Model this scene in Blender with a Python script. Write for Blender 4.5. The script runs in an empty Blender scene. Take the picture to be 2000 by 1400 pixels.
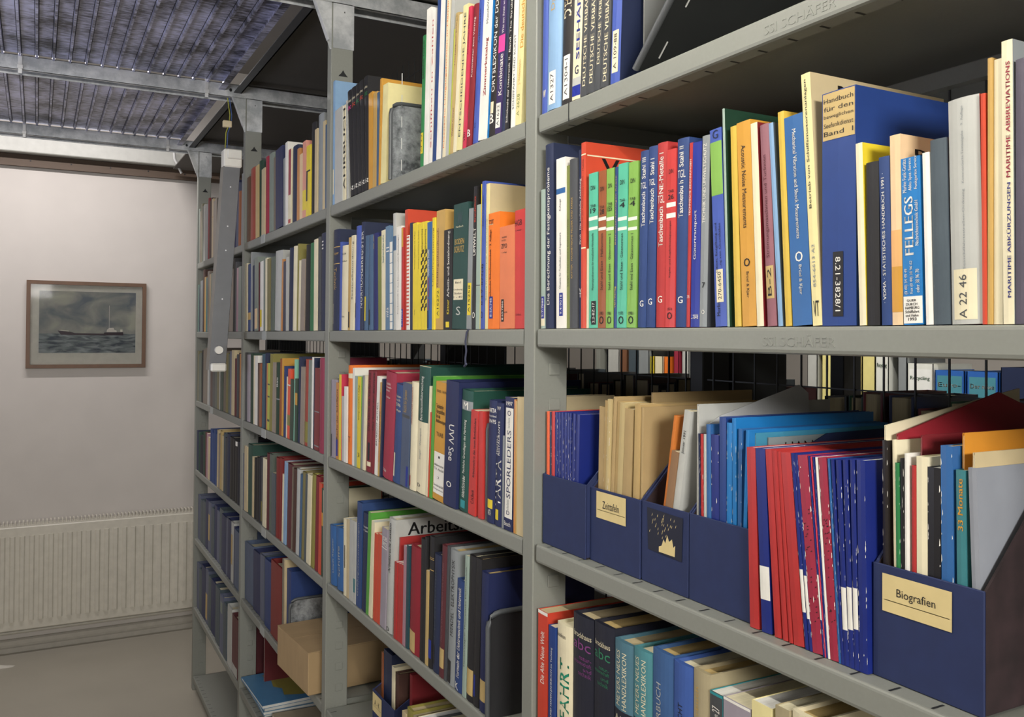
import bpy, math, random
from mathutils import Matrix, Vector
C = bpy.context.scene.collection
# ------------------------------------------------------------------ camera, world, lights, exposure
cam = bpy.data.cameras.new('camera'); camo = bpy.data.objects.new('camera', cam); C.objects.link(camo)
bpy.context.scene.camera = camo
cam.sensor_width = 36.0; cam.lens = 31.03; cam.shift_y = -0.03175; cam.clip_start = 0.02
yaw, pit, rol = map(math.radians, (28.280, 0.7007, 0.4099))
F = Vector((math.sin(yaw)*math.cos(pit), math.cos(yaw)*math.cos(pit), math.sin(pit)))
R0 = Vector((math.cos(yaw), -math.sin(yaw), 0)); U0 = R0.cross(F)
Rr = R0*math.cos(rol) + U0*math.sin(rol); Uu = -R0*math.sin(rol) + U0*math.cos(rol)
camo.matrix_world = Matrix(((Rr.x, Uu.x, -F.x, -0.6186), (Rr.y, Uu.y, -F.y, 0), (Rr.z, Uu.z, -F.z, 1.56), (0, 0, 0, 1)))
bpy.context.scene.cycles.diffuse_bounces = 2
vs = bpy.context.scene.view_settings
vs.view_transform = 'Standard'; vs.look = 'None'; vs.gamma = 1; vs.use_curve_mapping = False; vs.exposure = -0.12
w = bpy.data.worlds.new('room_air'); bpy.context.scene.world = w; w.use_nodes = True
w.node_tree.nodes['Background'].inputs[0].default_value = (0.8, 0.85, 1, 1)
w.node_tree.nodes['Background'].inputs[1].default_value = 0.02
def area(name, loc, sx, sy, power, col, rot=(0, 0, 0)):
    l = bpy.data.lights.new(name, 'AREA'); l.shape = 'RECTANGLE'; l.size = sx; l.size_y = sy; l.energy = power; l.color = col
    o = bpy.data.objects.new(name, l); C.objects.link(o); o.location = loc; o.rotation_euler = rot
    return o
AISLE_LAMP = 100.0            # radiance of the tube in the aisle lamp, built further down
area('wall_end_tube_light', (-0.7, 4.30, 2.75), 1.2, 0.05, 20, (1, 0.95, 0.95))
area('side_window_light', (-1.75, 2.35, 1.5), 0.7, 0.7, 15, (0.80, 0.83, 1.0), (math.radians(180-42), 0, math.radians(-90)))  # unseen fill added below the deck, aimed up to brighten its underside
area('entrance_light', (-0.9, -2.3, 2.2), 0.9, 0.4, 98, (1.0, 0.97, 0.93), (math.radians(80), 0, math.radians(-10)))  # added behind the camera to brighten faces turned that way
area('next_aisle_tube_light', (1.15, 2.2, 2.30), 0.05, 3.0, 34, (1, 0.95, 0.88))
# ------------------------------------------------------------------ materials
def s2l(v):
    v /= 255.0
    return v/12.92 if v <= 0.04045 else ((v+0.055)/1.055)**2.4
def hexc(h):
    return tuple(s2l(int(h[i:i+2], 16)) for i in (0, 2, 4)) + (1,)
PAL = dict(ink='1a1a1c', white='efece2', cream='e9dfbd', paleyellow='e8dca0', beige='c9b78f', beige2='a89c7c', tan='c2a86e', tan2='c49f5a',
 manila='ad9467', manila2='b89c68', manila3='bca878', peach='e6c79c', peach2='e6b070', grey='8b9091', lgrey='b9bab4', dgrey='45474a', slate='46525a',
 slateblue='4c5a74', slateblue2='5a6076', greygreen='808a80', greygreen2='5b645a', taupe='74695c', taupe2='96897c', black='1d1c1e', black2='231e1c', black3='1c1e2c',
 brown='7b5238', brown2='96552e', brown3='4a3028', brown4='8a6a4c', brick='a04436', navy='1f2947', navy2='1a2450', darkroyal='1b2160', blue='263f74', blue2='1f3c7c', blue3='2b4678',
 blue4='3b5aa0', blue5='22396e', royal='1e2f8e', royal2='192874', midblue='2f629c', midblue2='1f78bc', skyblue='86a9cc', steelblue='44607f', steelblue2='5d7f9c',
 steelblue3='3a5c8c', steelblue4='3e5a68', violetblue='4258a8', violet='30327c', teal='3a7a80', teal2='2f8f96', teal3='1f4650', teal4='4c7484', teal5='4c8890',
 mint='58b898', mint2='8cc8b0', lime='82b050', lime2='b4bc48', green='2c7a44', green3='56a03c', green4='0f8c6c', green5='2f7a58', green6='2e6c44', darkgreen='1c3c2c',
 darkgreen2='21443f', darkgreen3='14473c', darkgreen4='20463a', palegreen='9db0a4', palegreen2='6f8a80', olive='77803a', olive2='757258', olive3='7c7448', olive4='8c8440', yellow='e8d034', yellow2='d4b448', mustard='cf9838',
 mustard2='d89a30', gold='c8a45c', orange='ee7a24', orange2='c88848', orange3='ee6a3c', orange4='c8742c', redorange='cc4a30', redorange2='c8402c', redorange3='ea5636',
 salmon='dc7c52', salmon2='e09a84', red='b03230', red2='c63c38', crimson='9c2a40', crimson2='8e3048', darkred='7c1e26', darkred2='8a1c2a', darkred3='7c201e', maroon='5a262c',
 mauve='8f5f68', pink='e04a9a', pinkred='cc3a54', pinkgrey='a8808c', purple='3c2e5c', purple2='7c3c78', purplegrey='56505e', mauvegrey='9c949e', plastic='8c9098')
MATS = {}
def nodes(name):
    m = bpy.data.materials.new(name); m.use_nodes = True
    return m, m.node_tree.nodes, m.node_tree.links, m.node_tree.nodes['Principled BSDF']
def mat(key, rough=0.5, metal=0.0, var=0.07, scale=30.0, bump=0.0, name=None, stretch=(1, 1, 1), spec=0.5):
    k = (key, rough, metal, name)
    if k in MATS: return MATS[k]
    m, n, l, b = nodes(name or 'surface_%s' % key)
    c = hexc(PAL.get(key, key))
    tc = n.new('ShaderNodeTexCoord'); mp = n.new('ShaderNodeMapping'); mp.inputs['Scale'].default_value = stretch
    nz = n.new('ShaderNodeTexNoise'); nz.inputs['Scale'].default_value = scale; nz.inputs['Detail'].default_value = 5
    mx = n.new('ShaderNodeMix'); mx.data_type = 'RGBA'
    l.new(tc.outputs['Object'], mp.inputs[0]); l.new(mp.outputs[0], nz.inputs['Vector']); l.new(nz.outputs['Fac'], mx.inputs['Factor'])
    mx.inputs[6].default_value = tuple(min(1, x*(1-var*2)) for x in c[:3]) + (1,)
    mx.inputs[7].default_value = tuple(min(1, x*(1+var*2)) for x in c[:3]) + (1,)
    l.new(mx.outputs[2], b.inputs['Base Color'])
    b.inputs['Roughness'].default_value = rough; b.inputs['Metallic'].default_value = metal; b.inputs['Specular IOR Level'].default_value = spec
    if bump:
        bp = n.new('ShaderNodeBump'); bp.inputs['Strength'].default_value = bump; bp.inputs['Distance'].default_value = 0.002
        l.new(nz.outputs['Fac'], bp.inputs['Height']); l.new(bp.outputs[0], b.inputs['Normal'])
    MATS[k] = m
    return m
def paper_mat(key):
    k = ('paper', key)
    if k in MATS: return MATS[k]
    m, n, l, b = nodes('page_edges_%s' % key)
    c = hexc(PAL.get(key, key)); tc = n.new('ShaderNodeTexCoord'); mp = n.new('ShaderNodeMapping'); mp.inputs['Scale'].default_value = (6, 1400, 6)
    nz = n.new('ShaderNodeTexNoise'); nz.inputs['Scale'].default_value = 1; nz.inputs['Detail'].default_value = 3
    mx = n.new('ShaderNodeMix'); mx.data_type = 'RGBA'
    l.new(tc.outputs['Object'], mp.inputs[0]); l.new(mp.outputs[0], nz.inputs['Vector']); l.new(nz.outputs['Fac'], mx.inputs['Factor'])
    mx.inputs[6].default_value = tuple(x*.62 for x in c[:3]) + (1,); mx.inputs[7].default_value = tuple(min(1, x*1.25) for x in c[:3]) + (1,)
    l.new(mx.outputs[2], b.inputs['Base Color']); b.inputs['Roughness'].default_value = 0.9
    MATS[k] = m
    return m
def galv_mat(name, base, blotch, rough, sc=(60, 14, 60), metal=0.75):
    k = ('galv', name)
    if k in MATS: return MATS[k]
    m, n, l, b = nodes(name)
    tc = n.new('ShaderNodeTexCoord'); mp = n.new('ShaderNodeMapping'); mp.inputs['Scale'].default_value = sc
    nz = n.new('ShaderNodeTexNoise'); nz.inputs['Scale'].default_value = 1; nz.inputs['Detail'].default_value = 8; nz.inputs['Roughness'].default_value = .7
    n2 = n.new('ShaderNodeTexNoise'); n2.inputs['Scale'].default_value = 7; n2.inputs['Detail'].default_value = 4
    rp = n.new('ShaderNodeValToRGB'); rp.color_ramp.elements[0].position = 0.42; rp.color_ramp.elements[1].position = 0.58
    rp.color_ramp.elements[0].color = hexc(blotch); rp.color_ramp.elements[1].color = hexc(base)
    ad = n.new('ShaderNodeMath'); ad.operation = 'ADD'; ml = n.new('ShaderNodeMath'); ml.operation = 'MULTIPLY'; ml.inputs[1].default_value = .5
    l.new(tc.outputs['Object'], mp.inputs[0]); l.new(mp.outputs[0], nz.inputs['Vector']); l.new(tc.outputs['Object'], n2.inputs['Vector'])
    l.new(nz.outputs['Fac'], ad.inputs[0]); l.new(n2.outputs['Fac'], ad.inputs[1]); l.new(ad.outputs[0], ml.inputs[0]); l.new(ml.outputs[0], rp.inputs[0])
    l.new(rp.outputs[0], b.inputs['Base Color']); b.inputs['Roughness'].default_value = rough; b.inputs['Metallic'].default_value = metal
    bp = n.new('ShaderNodeBump'); bp.inputs['Strength'].default_value = .5; bp.inputs['Distance'].default_value = .002
    l.new(nz.outputs['Fac'], bp.inputs['Height']); l.new(bp.outputs[0], b.inputs['Normal'])
    MATS[k] = m
    return m
# ------------------------------------------------------------------ mesh helpers
class MB:
    def __init__(s): s.v = []; s.f = []; s.m = []; s.mats = []; s.sm = []
    def mi(s, m):
        if m not in s.mats: s.mats.append(m)
        return s.mats.index(m)
    def poly(s, pts, m, smooth=False):
        i = len(s.v); s.v += [tuple(p) for p in pts]; s.f.append(tuple(range(i, i+len(pts)))); s.m.append(s.mi(m)); s.sm.append(smooth)
    def mesh(s, vs, fs, m, smooth=False):
        i = len(s.v); s.v += [tuple(p) for p in vs]; k = s.mi(m)
        for f in fs: s.f.append(tuple(i+a for a in f)); s.m.append(k); s.sm.append(smooth)
    def box(s, a, b, m, bev=0.0):
        x0, y0, z0 = (min(a[i], b[i]) for i in range(3)); x1, y1, z1 = (max(a[i], b[i]) for i in range(3))
        if bev <= 0:
            vs = [(x, y, z) for x in (x0, x1) for y in (y0, y1) for z in (z0, z1)]
            s.mesh(vs, [(0, 1, 3, 2), (4, 6, 7, 5), (0, 4, 5, 1), (2, 3, 7, 6), (0, 2, 6, 4), (1, 5, 7, 3)], m); return
        e = bev; pts = {}; vs = []
        for i, x in enumerate((x0, x1)):
            for j, y in enumerate((y0, y1)):
                for k, z in enumerate((z0, z1)):
                    sx, sy, sz = (1, -1)[i], (1, -1)[j], (1, -1)[k]
                    for ax, p in enumerate(((x, y+sy*e, z+sz*e), (x+sx*e, y, z+sz*e), (x+sx*e, y+sy*e, z))):
                        pts[(i, j, k, ax)] = len(vs); vs.append(p)
        P = pts; fs = []
        for i in (0, 1):
            fs.append([P[(i, 0, 0, 0)], P[(i, 0, 1, 0)], P[(i, 1, 1, 0)], P[(i, 1, 0, 0)]]); fs.append([P[(0, i, 0, 1)], P[(1, i, 0, 1)], P[(1, i, 1, 1)], P[(0, i, 1, 1)]])
            fs.append([P[(0, 0, i, 2)], P[(0, 1, i, 2)], P[(1, 1, i, 2)], P[(1, 0, i, 2)]])
        for a in (0, 1):
            for b_ in (0, 1):
                fs.append([P[(a, b_, 0, 0)], P[(a, b_, 1, 0)], P[(a, b_, 1, 1)], P[(a, b_, 0, 1)]])
                fs.append([P[(a, 0, b_, 0)], P[(a, 1, b_, 0)], P[(a, 1, b_, 2)], P[(a, 0, b_, 2)]])
                fs.append([P[(0, a, b_, 1)], P[(1, a, b_, 1)], P[(1, a, b_, 2)], P[(0, a, b_, 2)]])
        for i in (0, 1):
            for j in (0, 1):
                for k in (0, 1): fs.append([P[(i, j, k, 0)], P[(i, j, k, 1)], P[(i, j, k, 2)]])
        s.mesh(vs, fs, m)
    def prism(s, prof, a, b, m, axis='y', smooth=False, caps=True):
        """extrude a closed 2D profile along an axis; prof in the two other axes' order"""
        def p3(p, t): return {'y': (p[0], t, p[1]), 'x': (t, p[0], p[1]), 'z': (p[0], p[1], t)}[axis]
        n = len(prof); vs = [p3(p, a) for p in prof] + [p3(p, b) for p in prof]
        s.mesh(vs, [(i, (i+1) % n, n+(i+1) % n, n+i) for i in range(n)], m, smooth)
        if caps: s.mesh(vs, [tuple(range(n)), tuple(range(2*n-1, n-1, -1))], m)
    def tube(s, pts, r, m, seg=8):
        pts = [Vector(p) for p in pts]; rings = []
        for i, p in enumerate(pts):
            d = (pts[min(i+1, len(pts)-1)] - pts[max(i-1, 0)]).normalized()
            u = d.orthogonal().normalized() if abs(d.z) > .9 else d.cross(Vector((0, 0, 1))).normalized(); w_ = d.cross(u)
            rings.append([tuple(p + (u*math.cos(2*math.pi*k/seg) + w_*math.sin(2*math.pi*k/seg))*r) for k in range(seg)])
        vs = [q for r_ in rings for q in r_]; fs = []
        for i in range(len(pts)-1):
            for k in range(seg): fs.append((i*seg+k, i*seg+(k+1) % seg, (i+1)*seg+(k+1) % seg, (i+1)*seg+k))
        s.mesh(vs, fs, m, True); s.mesh(rings[0], [tuple(range(seg))], m); s.mesh(rings[-1], [tuple(range(seg))], m)
    def build(s, name, parent=None, fix=True):
        me = bpy.data.meshes.new(name); me.from_pydata(s.v, [], s.f)
        for m in s.mats: me.materials.append(m)
        for p, k, sm in zip(me.polygons, s.m, s.sm): p.material_index = k; p.use_smooth = sm
        if fix:
            import bmesh
            b = bmesh.new(); b.from_mesh(me); bmesh.ops.recalc_face_normals(b, faces=b.faces); b.to_mesh(me); b.free()
        o = bpy.data.objects.new(name, me); C.objects.link(o)
        if parent: o.parent = parent
        return o
def tag(o, label=None, cat=None, group=None, kind=None):
    for k, v in (('label', label), ('category', cat), ('group', group), ('kind', kind)):
        if v: o[k] = v
    return o
def empty(name, loc, rot=(0, 0, 0)):
    o = bpy.data.objects.new(name, None); C.objects.link(o); o.location = loc; o.rotation_euler = rot; o.empty_display_size = .05
    return o
# text glyph meshes
TC = {}
def glyphs(t, bold=0):
    k = (t, bold)
    if k in TC: return TC[k]
    cu = bpy.data.curves.new('lettering', 'FONT'); cu.body = t; cu.size = 1; cu.resolution_u = 2; cu.offset = 0.0
    o = bpy.data.objects.new('lettering', cu); C.objects.link(o)
    dg = bpy.context.evaluated_depsgraph_get(); me = bpy.data.meshes.new_from_object(o.evaluated_get(dg))
    vs = [v.co.copy() for v in me.vertices]; fs = [tuple(p.vertices) for p in me.polygons]
    if bold and vs:
        n = len(vs); vs = [Vector((v.x-.016, v.y, 0)) for v in vs] + [Vector((v.x+.016, v.y, 0)) for v in vs] + vs; fs = fs + [tuple(i+n for i in f) for f in fs] + [tuple(i+2*n for i in f) for f in fs]
    bpy.data.objects.remove(o); bpy.data.curves.remove(cu); bpy.data.meshes.remove(me)
    if vs:
        x0 = min(v.x for v in vs); x1 = max(v.x for v in vs); y0 = min(v.y for v in vs); y1 = max(v.y for v in vs)
        vs = [((v.x-x0)/max(x1-x0, 1e-6), (v.y-y0)/max(y1-y0, 1e-6)) for v in vs]
    TC[k] = (vs, fs)
    return TC[k]
def put_text(mb, t, m, fn, a0, a1, z0, z1, d, bold=0):
    """fn(a, z) -> 3D point; a runs left to right (0..1), z is a height fraction; d: u reads up, d reads down, h level"""
    vs, fs = glyphs(t, bold)
    if not vs: return
    out = []
    for x, y in vs:
        if d == 'u': a, z = a1-y*(a1-a0), z0+x*(z1-z0)
        elif d == 'd': a, z = a0+y*(a1-a0), z1-x*(z1-z0)
        else: a, z = a0+x*(a1-a0), z0+y*(z1-z0)
        out.append(fn(a, z))
    mb.mesh(out, fs, m)
def light_col(k):
    c = hexc(PAL.get(k, k)); return c[0]*.3+c[1]*.6+c[2]*.1 > .22
rnd = random.Random(7)
ROUGH = dict(p=.42, h=.55, b=.38, e=.75, r=.5)
KN = dict(p='paperback_book', h='hardback_book', b='brochure', e='paper_folder', r='ring_binder'); KC = dict(p='book', h='book', b='brochure', e='folder', r='binder')
def volume(yl, w, h, lean, col, kind, x, z, label, group, o):
    """one book, brochure, folder or binder standing on z with its spine towards the aisle; yl = far edge of the spine (metres)"""
    d = o.get('d', 0)/1000 or min(.25, h*(.7 if kind != 'e' else .78)); a = math.radians(lean); right = a >= 0
    root = empty(KN[kind], (x, yl - (w*math.cos(a) if right else 0), z), (a, 0, 0))
    tag(root, label, KC[kind], group)
    Y0 = w if right else 0.0                                      # local y of the far edge
    t = dict(p=.0006, h=.0024, b=.0004, e=.0008, r=.003)[kind]; t = min(t, w*.25); bul = min(.0035, w*.09) if kind == 'h' else (.0008 if kind == 'r' else min(.0004, w*.1))
    sx = lambda u: bul*(2*u-1)**2
    cov = mat(o.get('cov', col), ROUGH[kind]); sp = mat(col, ROUGH[kind]); mb = MB()
    N = 7 if kind == 'h' else 3
    us = [i/(N-1) for i in range(N)]
    outer = [(sx(u), Y0-u*w) for u in us]
    n = len(outer)
    for i in range(n-1):
        p, q = outer[i], outer[i+1]
        mb.poly([(p[0], p[1], 0), (q[0], q[1], 0), (q[0], q[1], h), (p[0], p[1], h)], sp, kind == 'h')
    for s_, yy in ((1, Y0), (-1, Y0-w)):                           # two boards
        yi = yy - s_*t
        mb.mesh([(bul, yy, 0), (d, yy, 0), (d, yy, h), (bul, yy, h), (bul+t, yi, 0), (d, yi, 0), (d, yi, h), (bul+t, yi, h)],
                [(0, 1, 2, 3), (4, 7, 6, 5), (1, 5, 6, 2), (3, 2, 6, 7), (0, 4, 5, 1)], cov)
    for zz in (0, h):                                            # turned-in spine edge
        mb.poly([(p[0], p[1], zz) for p in outer] + [(bul+t*1.5, Y0-w+t, zz), (bul+t*1.5, Y0-t, zz)], sp)
    sf = lambda off: (lambda u, zf: (sx(u)-off, Y0-u*w, zf*h))
    def patch(mbx, u0, u1, z0, z1, m, off=.00015):
        k = 6 if kind == 'h' else 3; f = sf(off)
        for i in range(k):
            ua, ub = u0+(u1-u0)*i/k, u0+(u1-u0)*(i+1)/k
            mbx.poly([f(ua, z0), f(ub, z0), f(ub, z1), f(ua, z1)], m, kind == 'h')
    for b in o.get('bd', []):
        patch(mb, b[3] if len(b) > 3 else 0, b[4] if len(b) > 4 else 1, max(b[0], .001), min(b[1], .999), mat(b[2], ROUGH[kind]))
    nf = lambda off: (lambda s_, zf: (bul+.002+s_*(d-bul-.004), Y0-w-off, zf*h))
    for b in o.get('sb', []):
        f = nf(.00015); mb.poly([f(b[0], b[2]), f(b[1], b[2]), f(b[1], b[3]), f(b[0], b[3])], mat(b[4], ROUGH[kind]))
    if o.get('wn'):                                              # scuffed white edges of the spine
        f = sf(.0002); wm = mat('white', .8)
        for k in range(26):
            u = rnd.choice((.02, .04, .93, .96, rnd.uniform(.1, .9) if rnd.random() < .25 else .03)); zc = rnd.uniform(.02, .96); zl = rnd.uniform(.006, .035); du = rnd.uniform(.04, .11)
            mb.poly([f(max(u-du*.3, 0), zc), f(min(u+du*.7, 1), zc+zl*.3), f(min(u+du*.4, 1), zc+zl*.8), f(max(u-du*.1, 0), zc+zl)], wm)
    if o.get('ink'):
        f = sf(.0003); wm = mat('black', .6)
        for k in range(22):
            u = rnd.uniform(.1, .8); zc = rnd.uniform(.15, .75); mb.poly([f(u, zc), f(u+.15, zc+.004), f(u+.16, zc+.010), f(u+.02, zc+.004)], wm)
    if o.get('hz'):
        f = sf(.0002); bk = mat('ink', .5); z0, z1 = .17, .74; k = 8
        for i in range(k):
            za = z0+(z1-z0)*i/k; st = (z1-z0)/k*.52
            mb.poly([f(.05, za), f(.5, za+st*.25), f(.5, za+st*1.25), f(.05, za+st)], bk); mb.poly([f(.5, za+st*.8), f(.95, za+st*1.05), f(.95, za+st*2.05), f(.5, za+st*1.8)], bk)
    cvo = mb.build('cover', root)
    pk = MB(); ink_ = .004 if kind == 'h' and h > .1 else .0006; pg = o.get('pg') or {'h': 'cream', 'p': 'paleyellow', 'b': 'white', 'e': 'cream', 'r': 'cream'}[kind]
    y0, y1 = Y0-w+t*1.05, Y0-t*1.05
    if kind == 'p': pg = rnd.choice(('cream', 'cream', 'white', 'beige'))
    if kind == 'h': pg = rnd.choice(('cream', 'beige', 'tan', 'cream'))
    if kind == 'r': ink_ = .012; y0, y1 = Y0-w+t*2, Y0-t*5
    if y1 > y0+.0002: pk.box((bul+t*1.6, y0, ink_), (d-(.004 if kind != 'b' else .001), y1, h-ink_-(.0003)), paper_mat(pg)); pk.build('page_block', root)
    for q in o.get('t', []):
        tx = MB(); put_text(tx, q[0], mat(q[5], .6), sf(.0004), q[1], q[2], q[3], q[4], q[6], len(q) > 7); tx.build('lettering', cvo, fix=False)
    for q in o.get('st', []):
        tx = MB(); put_text(tx, q[0], mat(q[5], .6), nf(.0004), q[1], q[2], q[3], q[4], 'h', 1); tx.build('lettering', cvo, fix=False)
    for q in o.get('lb', []):
        lb = MB(); patch(lb, q[0], q[1], q[2], q[3], mat(q[4], .6), .0003); s = q[5] if len(q) > 5 else ''; tm = mat('ink' if light_col(q[4]) else 'white', .6)
        du, dz = q[1]-q[0], q[3]-q[2]; lo_ = lb.build('label', root, fix=False); lb = MB()
        if isinstance(s, list):
            k = len(s)
            for i, ln in enumerate(s):
                if ln: zc = q[3]-dz*(.06+.88*(i+.85)/k); c_ = (q[0]+q[1])/2; hw = min(.46, .075*len(ln)/max(.5, 1))*du; put_text(lb, ln, tm, sf(.0005), c_-hw, c_+hw, zc, zc+dz*.5/k, 'h')
        elif s:
            dr = q[6] if len(q) > 6 else ('u' if dz*h > du*w*1.2 else 'h')
            put_text(lb, s, tm, sf(.0005), q[0]+du*.25, q[1]-du*.25, q[2]+dz*.08, q[3]-dz*.08, dr)
        if lb.v: lb.build('lettering', lo_, fix=False)
    if o.get('ph'):                                              # punched hole with a dark rim near the spine edge
        hb = MB(); f = nf(.0004); cx, cz, r_ = .16, .55, .0035
        hb.poly([(f(cx, 0)[0]+r_*math.cos(2*math.pi*k/12), f(0, 0)[1], cz*h+r_*1.3*math.sin(2*math.pi*k/12)) for k in range(12)], mat('black', .8)); hb.build('punched_hole', cvo, fix=False)
    return root
# ------------------------------------------------------------------ the room
Y1 = 1.0734; LEV = [1.8725 - .3013*k for k in range(7)]
def plaster(name, key, scale=7, var=.03, rough=.85, bump=.08): return mat(key, rough, 0, var, scale, bump, name)
def struct(name, a, b, m):
    q = MB(); q.box(a, b, m); o = q.build(name); return tag(o, kind='structure')
wallm = plaster('plaster_wall', 'c9c3bc')
fm = mat('a8a294', .32, 0, .06, 3.0, .03, 'grey_linoleum', spec=.4)
struct('floor', (-2.3, -2.6, -.05), (3.3, 5.2, 0), fm)
struct('wall_back', (-2.3, 4.98, 0), (3.3, 5.1, 3.0), wallm)
struct('wall_left', (-2.4, -2.6, 0), (-2.3, 5.1, 3.0), wallm)
struct('wall_right', (3.3, -2.6, 0), (3.4, 5.1, 3.0), wallm)
struct('wall_front', (-2.3, -2.7, 0), (3.3, -2.6, 3.0), wallm)
struct('ceiling', (-2.4, -2.7, 3.0), (3.4, 5.2, 3.1), plaster('plaster_ceiling', 'aaa6a0'))
q = MB(); bm_ = mat('b4afa4', .5, name='painted_skirting')
q.prism([(4.98, 0), (4.962, 0), (4.962, .022), (4.97, .027), (4.97, .034), (4.958, .038), (4.958, .058), (4.966, .064), (4.98, .064)], -2.3, 3.3, bm_, 'x')
tag(q.build('baseboard_back'), kind='structure')
# beam and rail high on the end wall
q = MB(); wm = mat('c8c8c0', .4, name='cream_enamel'); q.box((-2.28, 4.90, 2.442), (.72, 4.965, 2.54), wm, .004); b = q.build('wall_beam')
tag(b, 'cream painted flat steel beam running along the top of the end wall', 'beam')
q = MB(); rm = mat('5a4a3c', .6, name='brown_wood_rail', stretch=(.3, 6, 6)); q.box((-2.28, 4.955, 2.382), (.72, 4.979, 2.441), rm)
for i in range(16): q.box((-2.1+i*.18, 4.953, 2.408), (-2.094+i*.18, 4.956, 2.414), mat('ink'))
tag(q.build('wall_rail'), 'brown wooden rail with screw holes, right below the cream beam on the end wall', 'rail')
q = MB(); q.tube([(-.005, 4.86, 2.52), (.0, 4.86, 2.47), (.02, 4.862, 2.43), (.035, 4.865, 2.40)], .007, mat('d8d8d4', .4)); tag(q.build('cable_tail'), 'short white cable end drooping before the cream beam at the end wall', 'cable')
# ------------------------------------------------------------------ picture
pr = empty('framed_picture', (-.393, 4.979, 1.605)); tag(pr, 'seascape of a dark cargo ship in a thin brown frame hanging on the end wall', 'picture')
W2, H2 = .274, .218; wood = mat('5e4028', .45, 0, .15, 30, name='walnut_frame', stretch=(1, 1, .2))
q = MB()
for s in (-1, 1):
    q.prism([(-W2, s*H2), (W2, s*H2), (W2-.018, s*(H2-.018)), (-W2+.018, s*(H2-.018))], -.022, 0, wood, 'y')
    q.prism([(s*W2, -H2), (s*W2, H2), (s*(W2-.018), H2-.018), (s*(W2-.018), -H2+.018)], -.022, 0, wood, 'y')
q.build('frame', pr)
q = MB(); q.box((-W2+.017, -.008, -H2+.017), (W2-.017, -.004, H2-.017), mat('c8c6b8', .8)); q.build('mat_board', pr)
def sea():
    m, n, l, b_ = nodes('painted_sea_and_sky'); tc = n.new('ShaderNodeTexCoord'); sp_ = n.new('ShaderNodeSeparateXYZ'); l.new(tc.outputs['Object'], sp_.inputs[0])
    def nzr(sc, scale, c0, c1, p0=.35, p1=.68):
        mp = n.new('ShaderNodeMapping'); mp.inputs['Scale'].default_value = sc; l.new(tc.outputs['Object'], mp.inputs[0])
        z = n.new('ShaderNodeTexNoise'); z.inputs['Scale'].default_value = scale; z.inputs['Detail'].default_value = 5; z.inputs['Distortion'].default_value = .6; l.new(mp.outputs[0], z.inputs['Vector'])
        r = n.new('ShaderNodeValToRGB'); r.color_ramp.elements[0].position = p0; r.color_ramp.elements[1].position = p1
        r.color_ramp.elements[0].color = hexc(c0); r.color_ramp.elements[1].color = hexc(c1); l.new(z.outputs['Fac'], r.inputs[0]); return r
    sky_ = nzr((1, 1, 1.6), 7, '5c646c', 'a4a494'); wv = nzr((1, 1, 4), 16, '3c454c', '8e9694')
    lt = n.new('ShaderNodeMath'); lt.operation = 'LESS_THAN'; lt.inputs[1].default_value = -.045; l.new(sp_.outputs[2], lt.inputs[0])
    mx = n.new('ShaderNodeMix'); mx.data_type = 'RGBA'; l.new(lt.outputs[0], mx.inputs['Factor']); l.new(sky_.outputs[0], mx.inputs[6]); l.new(wv.outputs[0], mx.inputs[7])
    l.new(mx.outputs[2], b_.inputs['Base Color']); b_.inputs['Roughness'].default_value = .7; return m
q = MB(); q.box((-.218, -.0095, -.142), (.225, -.0081, .168), sea())
hull = mat('3c3036', .7); wht = mat('d0ccc0', .7)
f = lambda x, z, d=.0098: (x, -d, z)
q.poly([f(-.135, -.030), f(-.075, -.036), (-.06, -.0098, -.042), f(.075, -.044), f(.078, -.038), f(.166, -.036), f(.168, -.052), f(.0, -.052), f(-.12, -.051)], hull)
q.poly([f(.088, -.036, .0099), f(.09, -.024, .0099), f(.10, -.014, .0099), f(.12, -.013, .0099), f(.125, -.024, .0099), f(.135, -.027, .0099), f(.135, -.036, .0099)], wht)
q.poly([f(.152, -.034, .0099), f(.152, -.022, .0099), f(.163, -.022, .0099), f(.163, -.034, .0099)], wht)
q.poly([f(.099, -.02, .0099), f(.099, .1, .0099), f(.1005, .1, .0099), f(.1005, -.02, .0099)], wht); q.poly([f(-.13, -.029, .0099), f(-.085, -.034, .0099), f(-.085, -.031, .0099), f(-.12, -.026, .0099)], wht)
q.build('print', pr)
gm, gn, gl, gb = nodes('picture_glass'); gb.inputs['Base Color'].default_value = (1, 1, 1, 1); gb.inputs['Roughness'].default_value = .04; gb.inputs['Transmission Weight'].default_value = 1; gb.inputs['IOR'].default_value = 1.12
q = MB(); q.box((-W2+.017, -.0125, -H2+.017), (W2-.017, -.0115, H2-.017), gm); q.build('glass', pr)
# ------------------------------------------------------------------ radiator
ra = empty('radiator', (-.45, 4.92, .12)); tag(ra, 'white ribbed panel radiator with a finned top grille under the ship picture', 'radiator')
rdm = mat('cfcabc', .42, name='radiator_enamel'); q = MB(); L0, L1, Ht = -1.3, .8, .50
q.box((L0, -.012, 0), (L1, .03, Ht), rdm, .004)
k = 0; x = L0+.03
while x < L1-.03:
    q.prism([(x, -.012), (x+.006, -.018), (x+.020, -.018), (x+.026, -.012)], .045, Ht-.045, rdm, 'z'); x += .0415
q.build('front_panel', ra)
q = MB(); q.box((L0, -.008, Ht), (L1, .055, Ht+.006), rdm); x = L0+.01
while x < L1-.01: q.box((x, -.004, Ht+.006), (x+.007, .05, Ht+.022), rdm); x += .017
q.build('top_grille', ra)
for xx in (-.9, .5):
    q = MB(); q.box((xx, .03, .1), (xx+.03, .055, .4), rdm); q.build('wall_bracket', ra)
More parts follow.
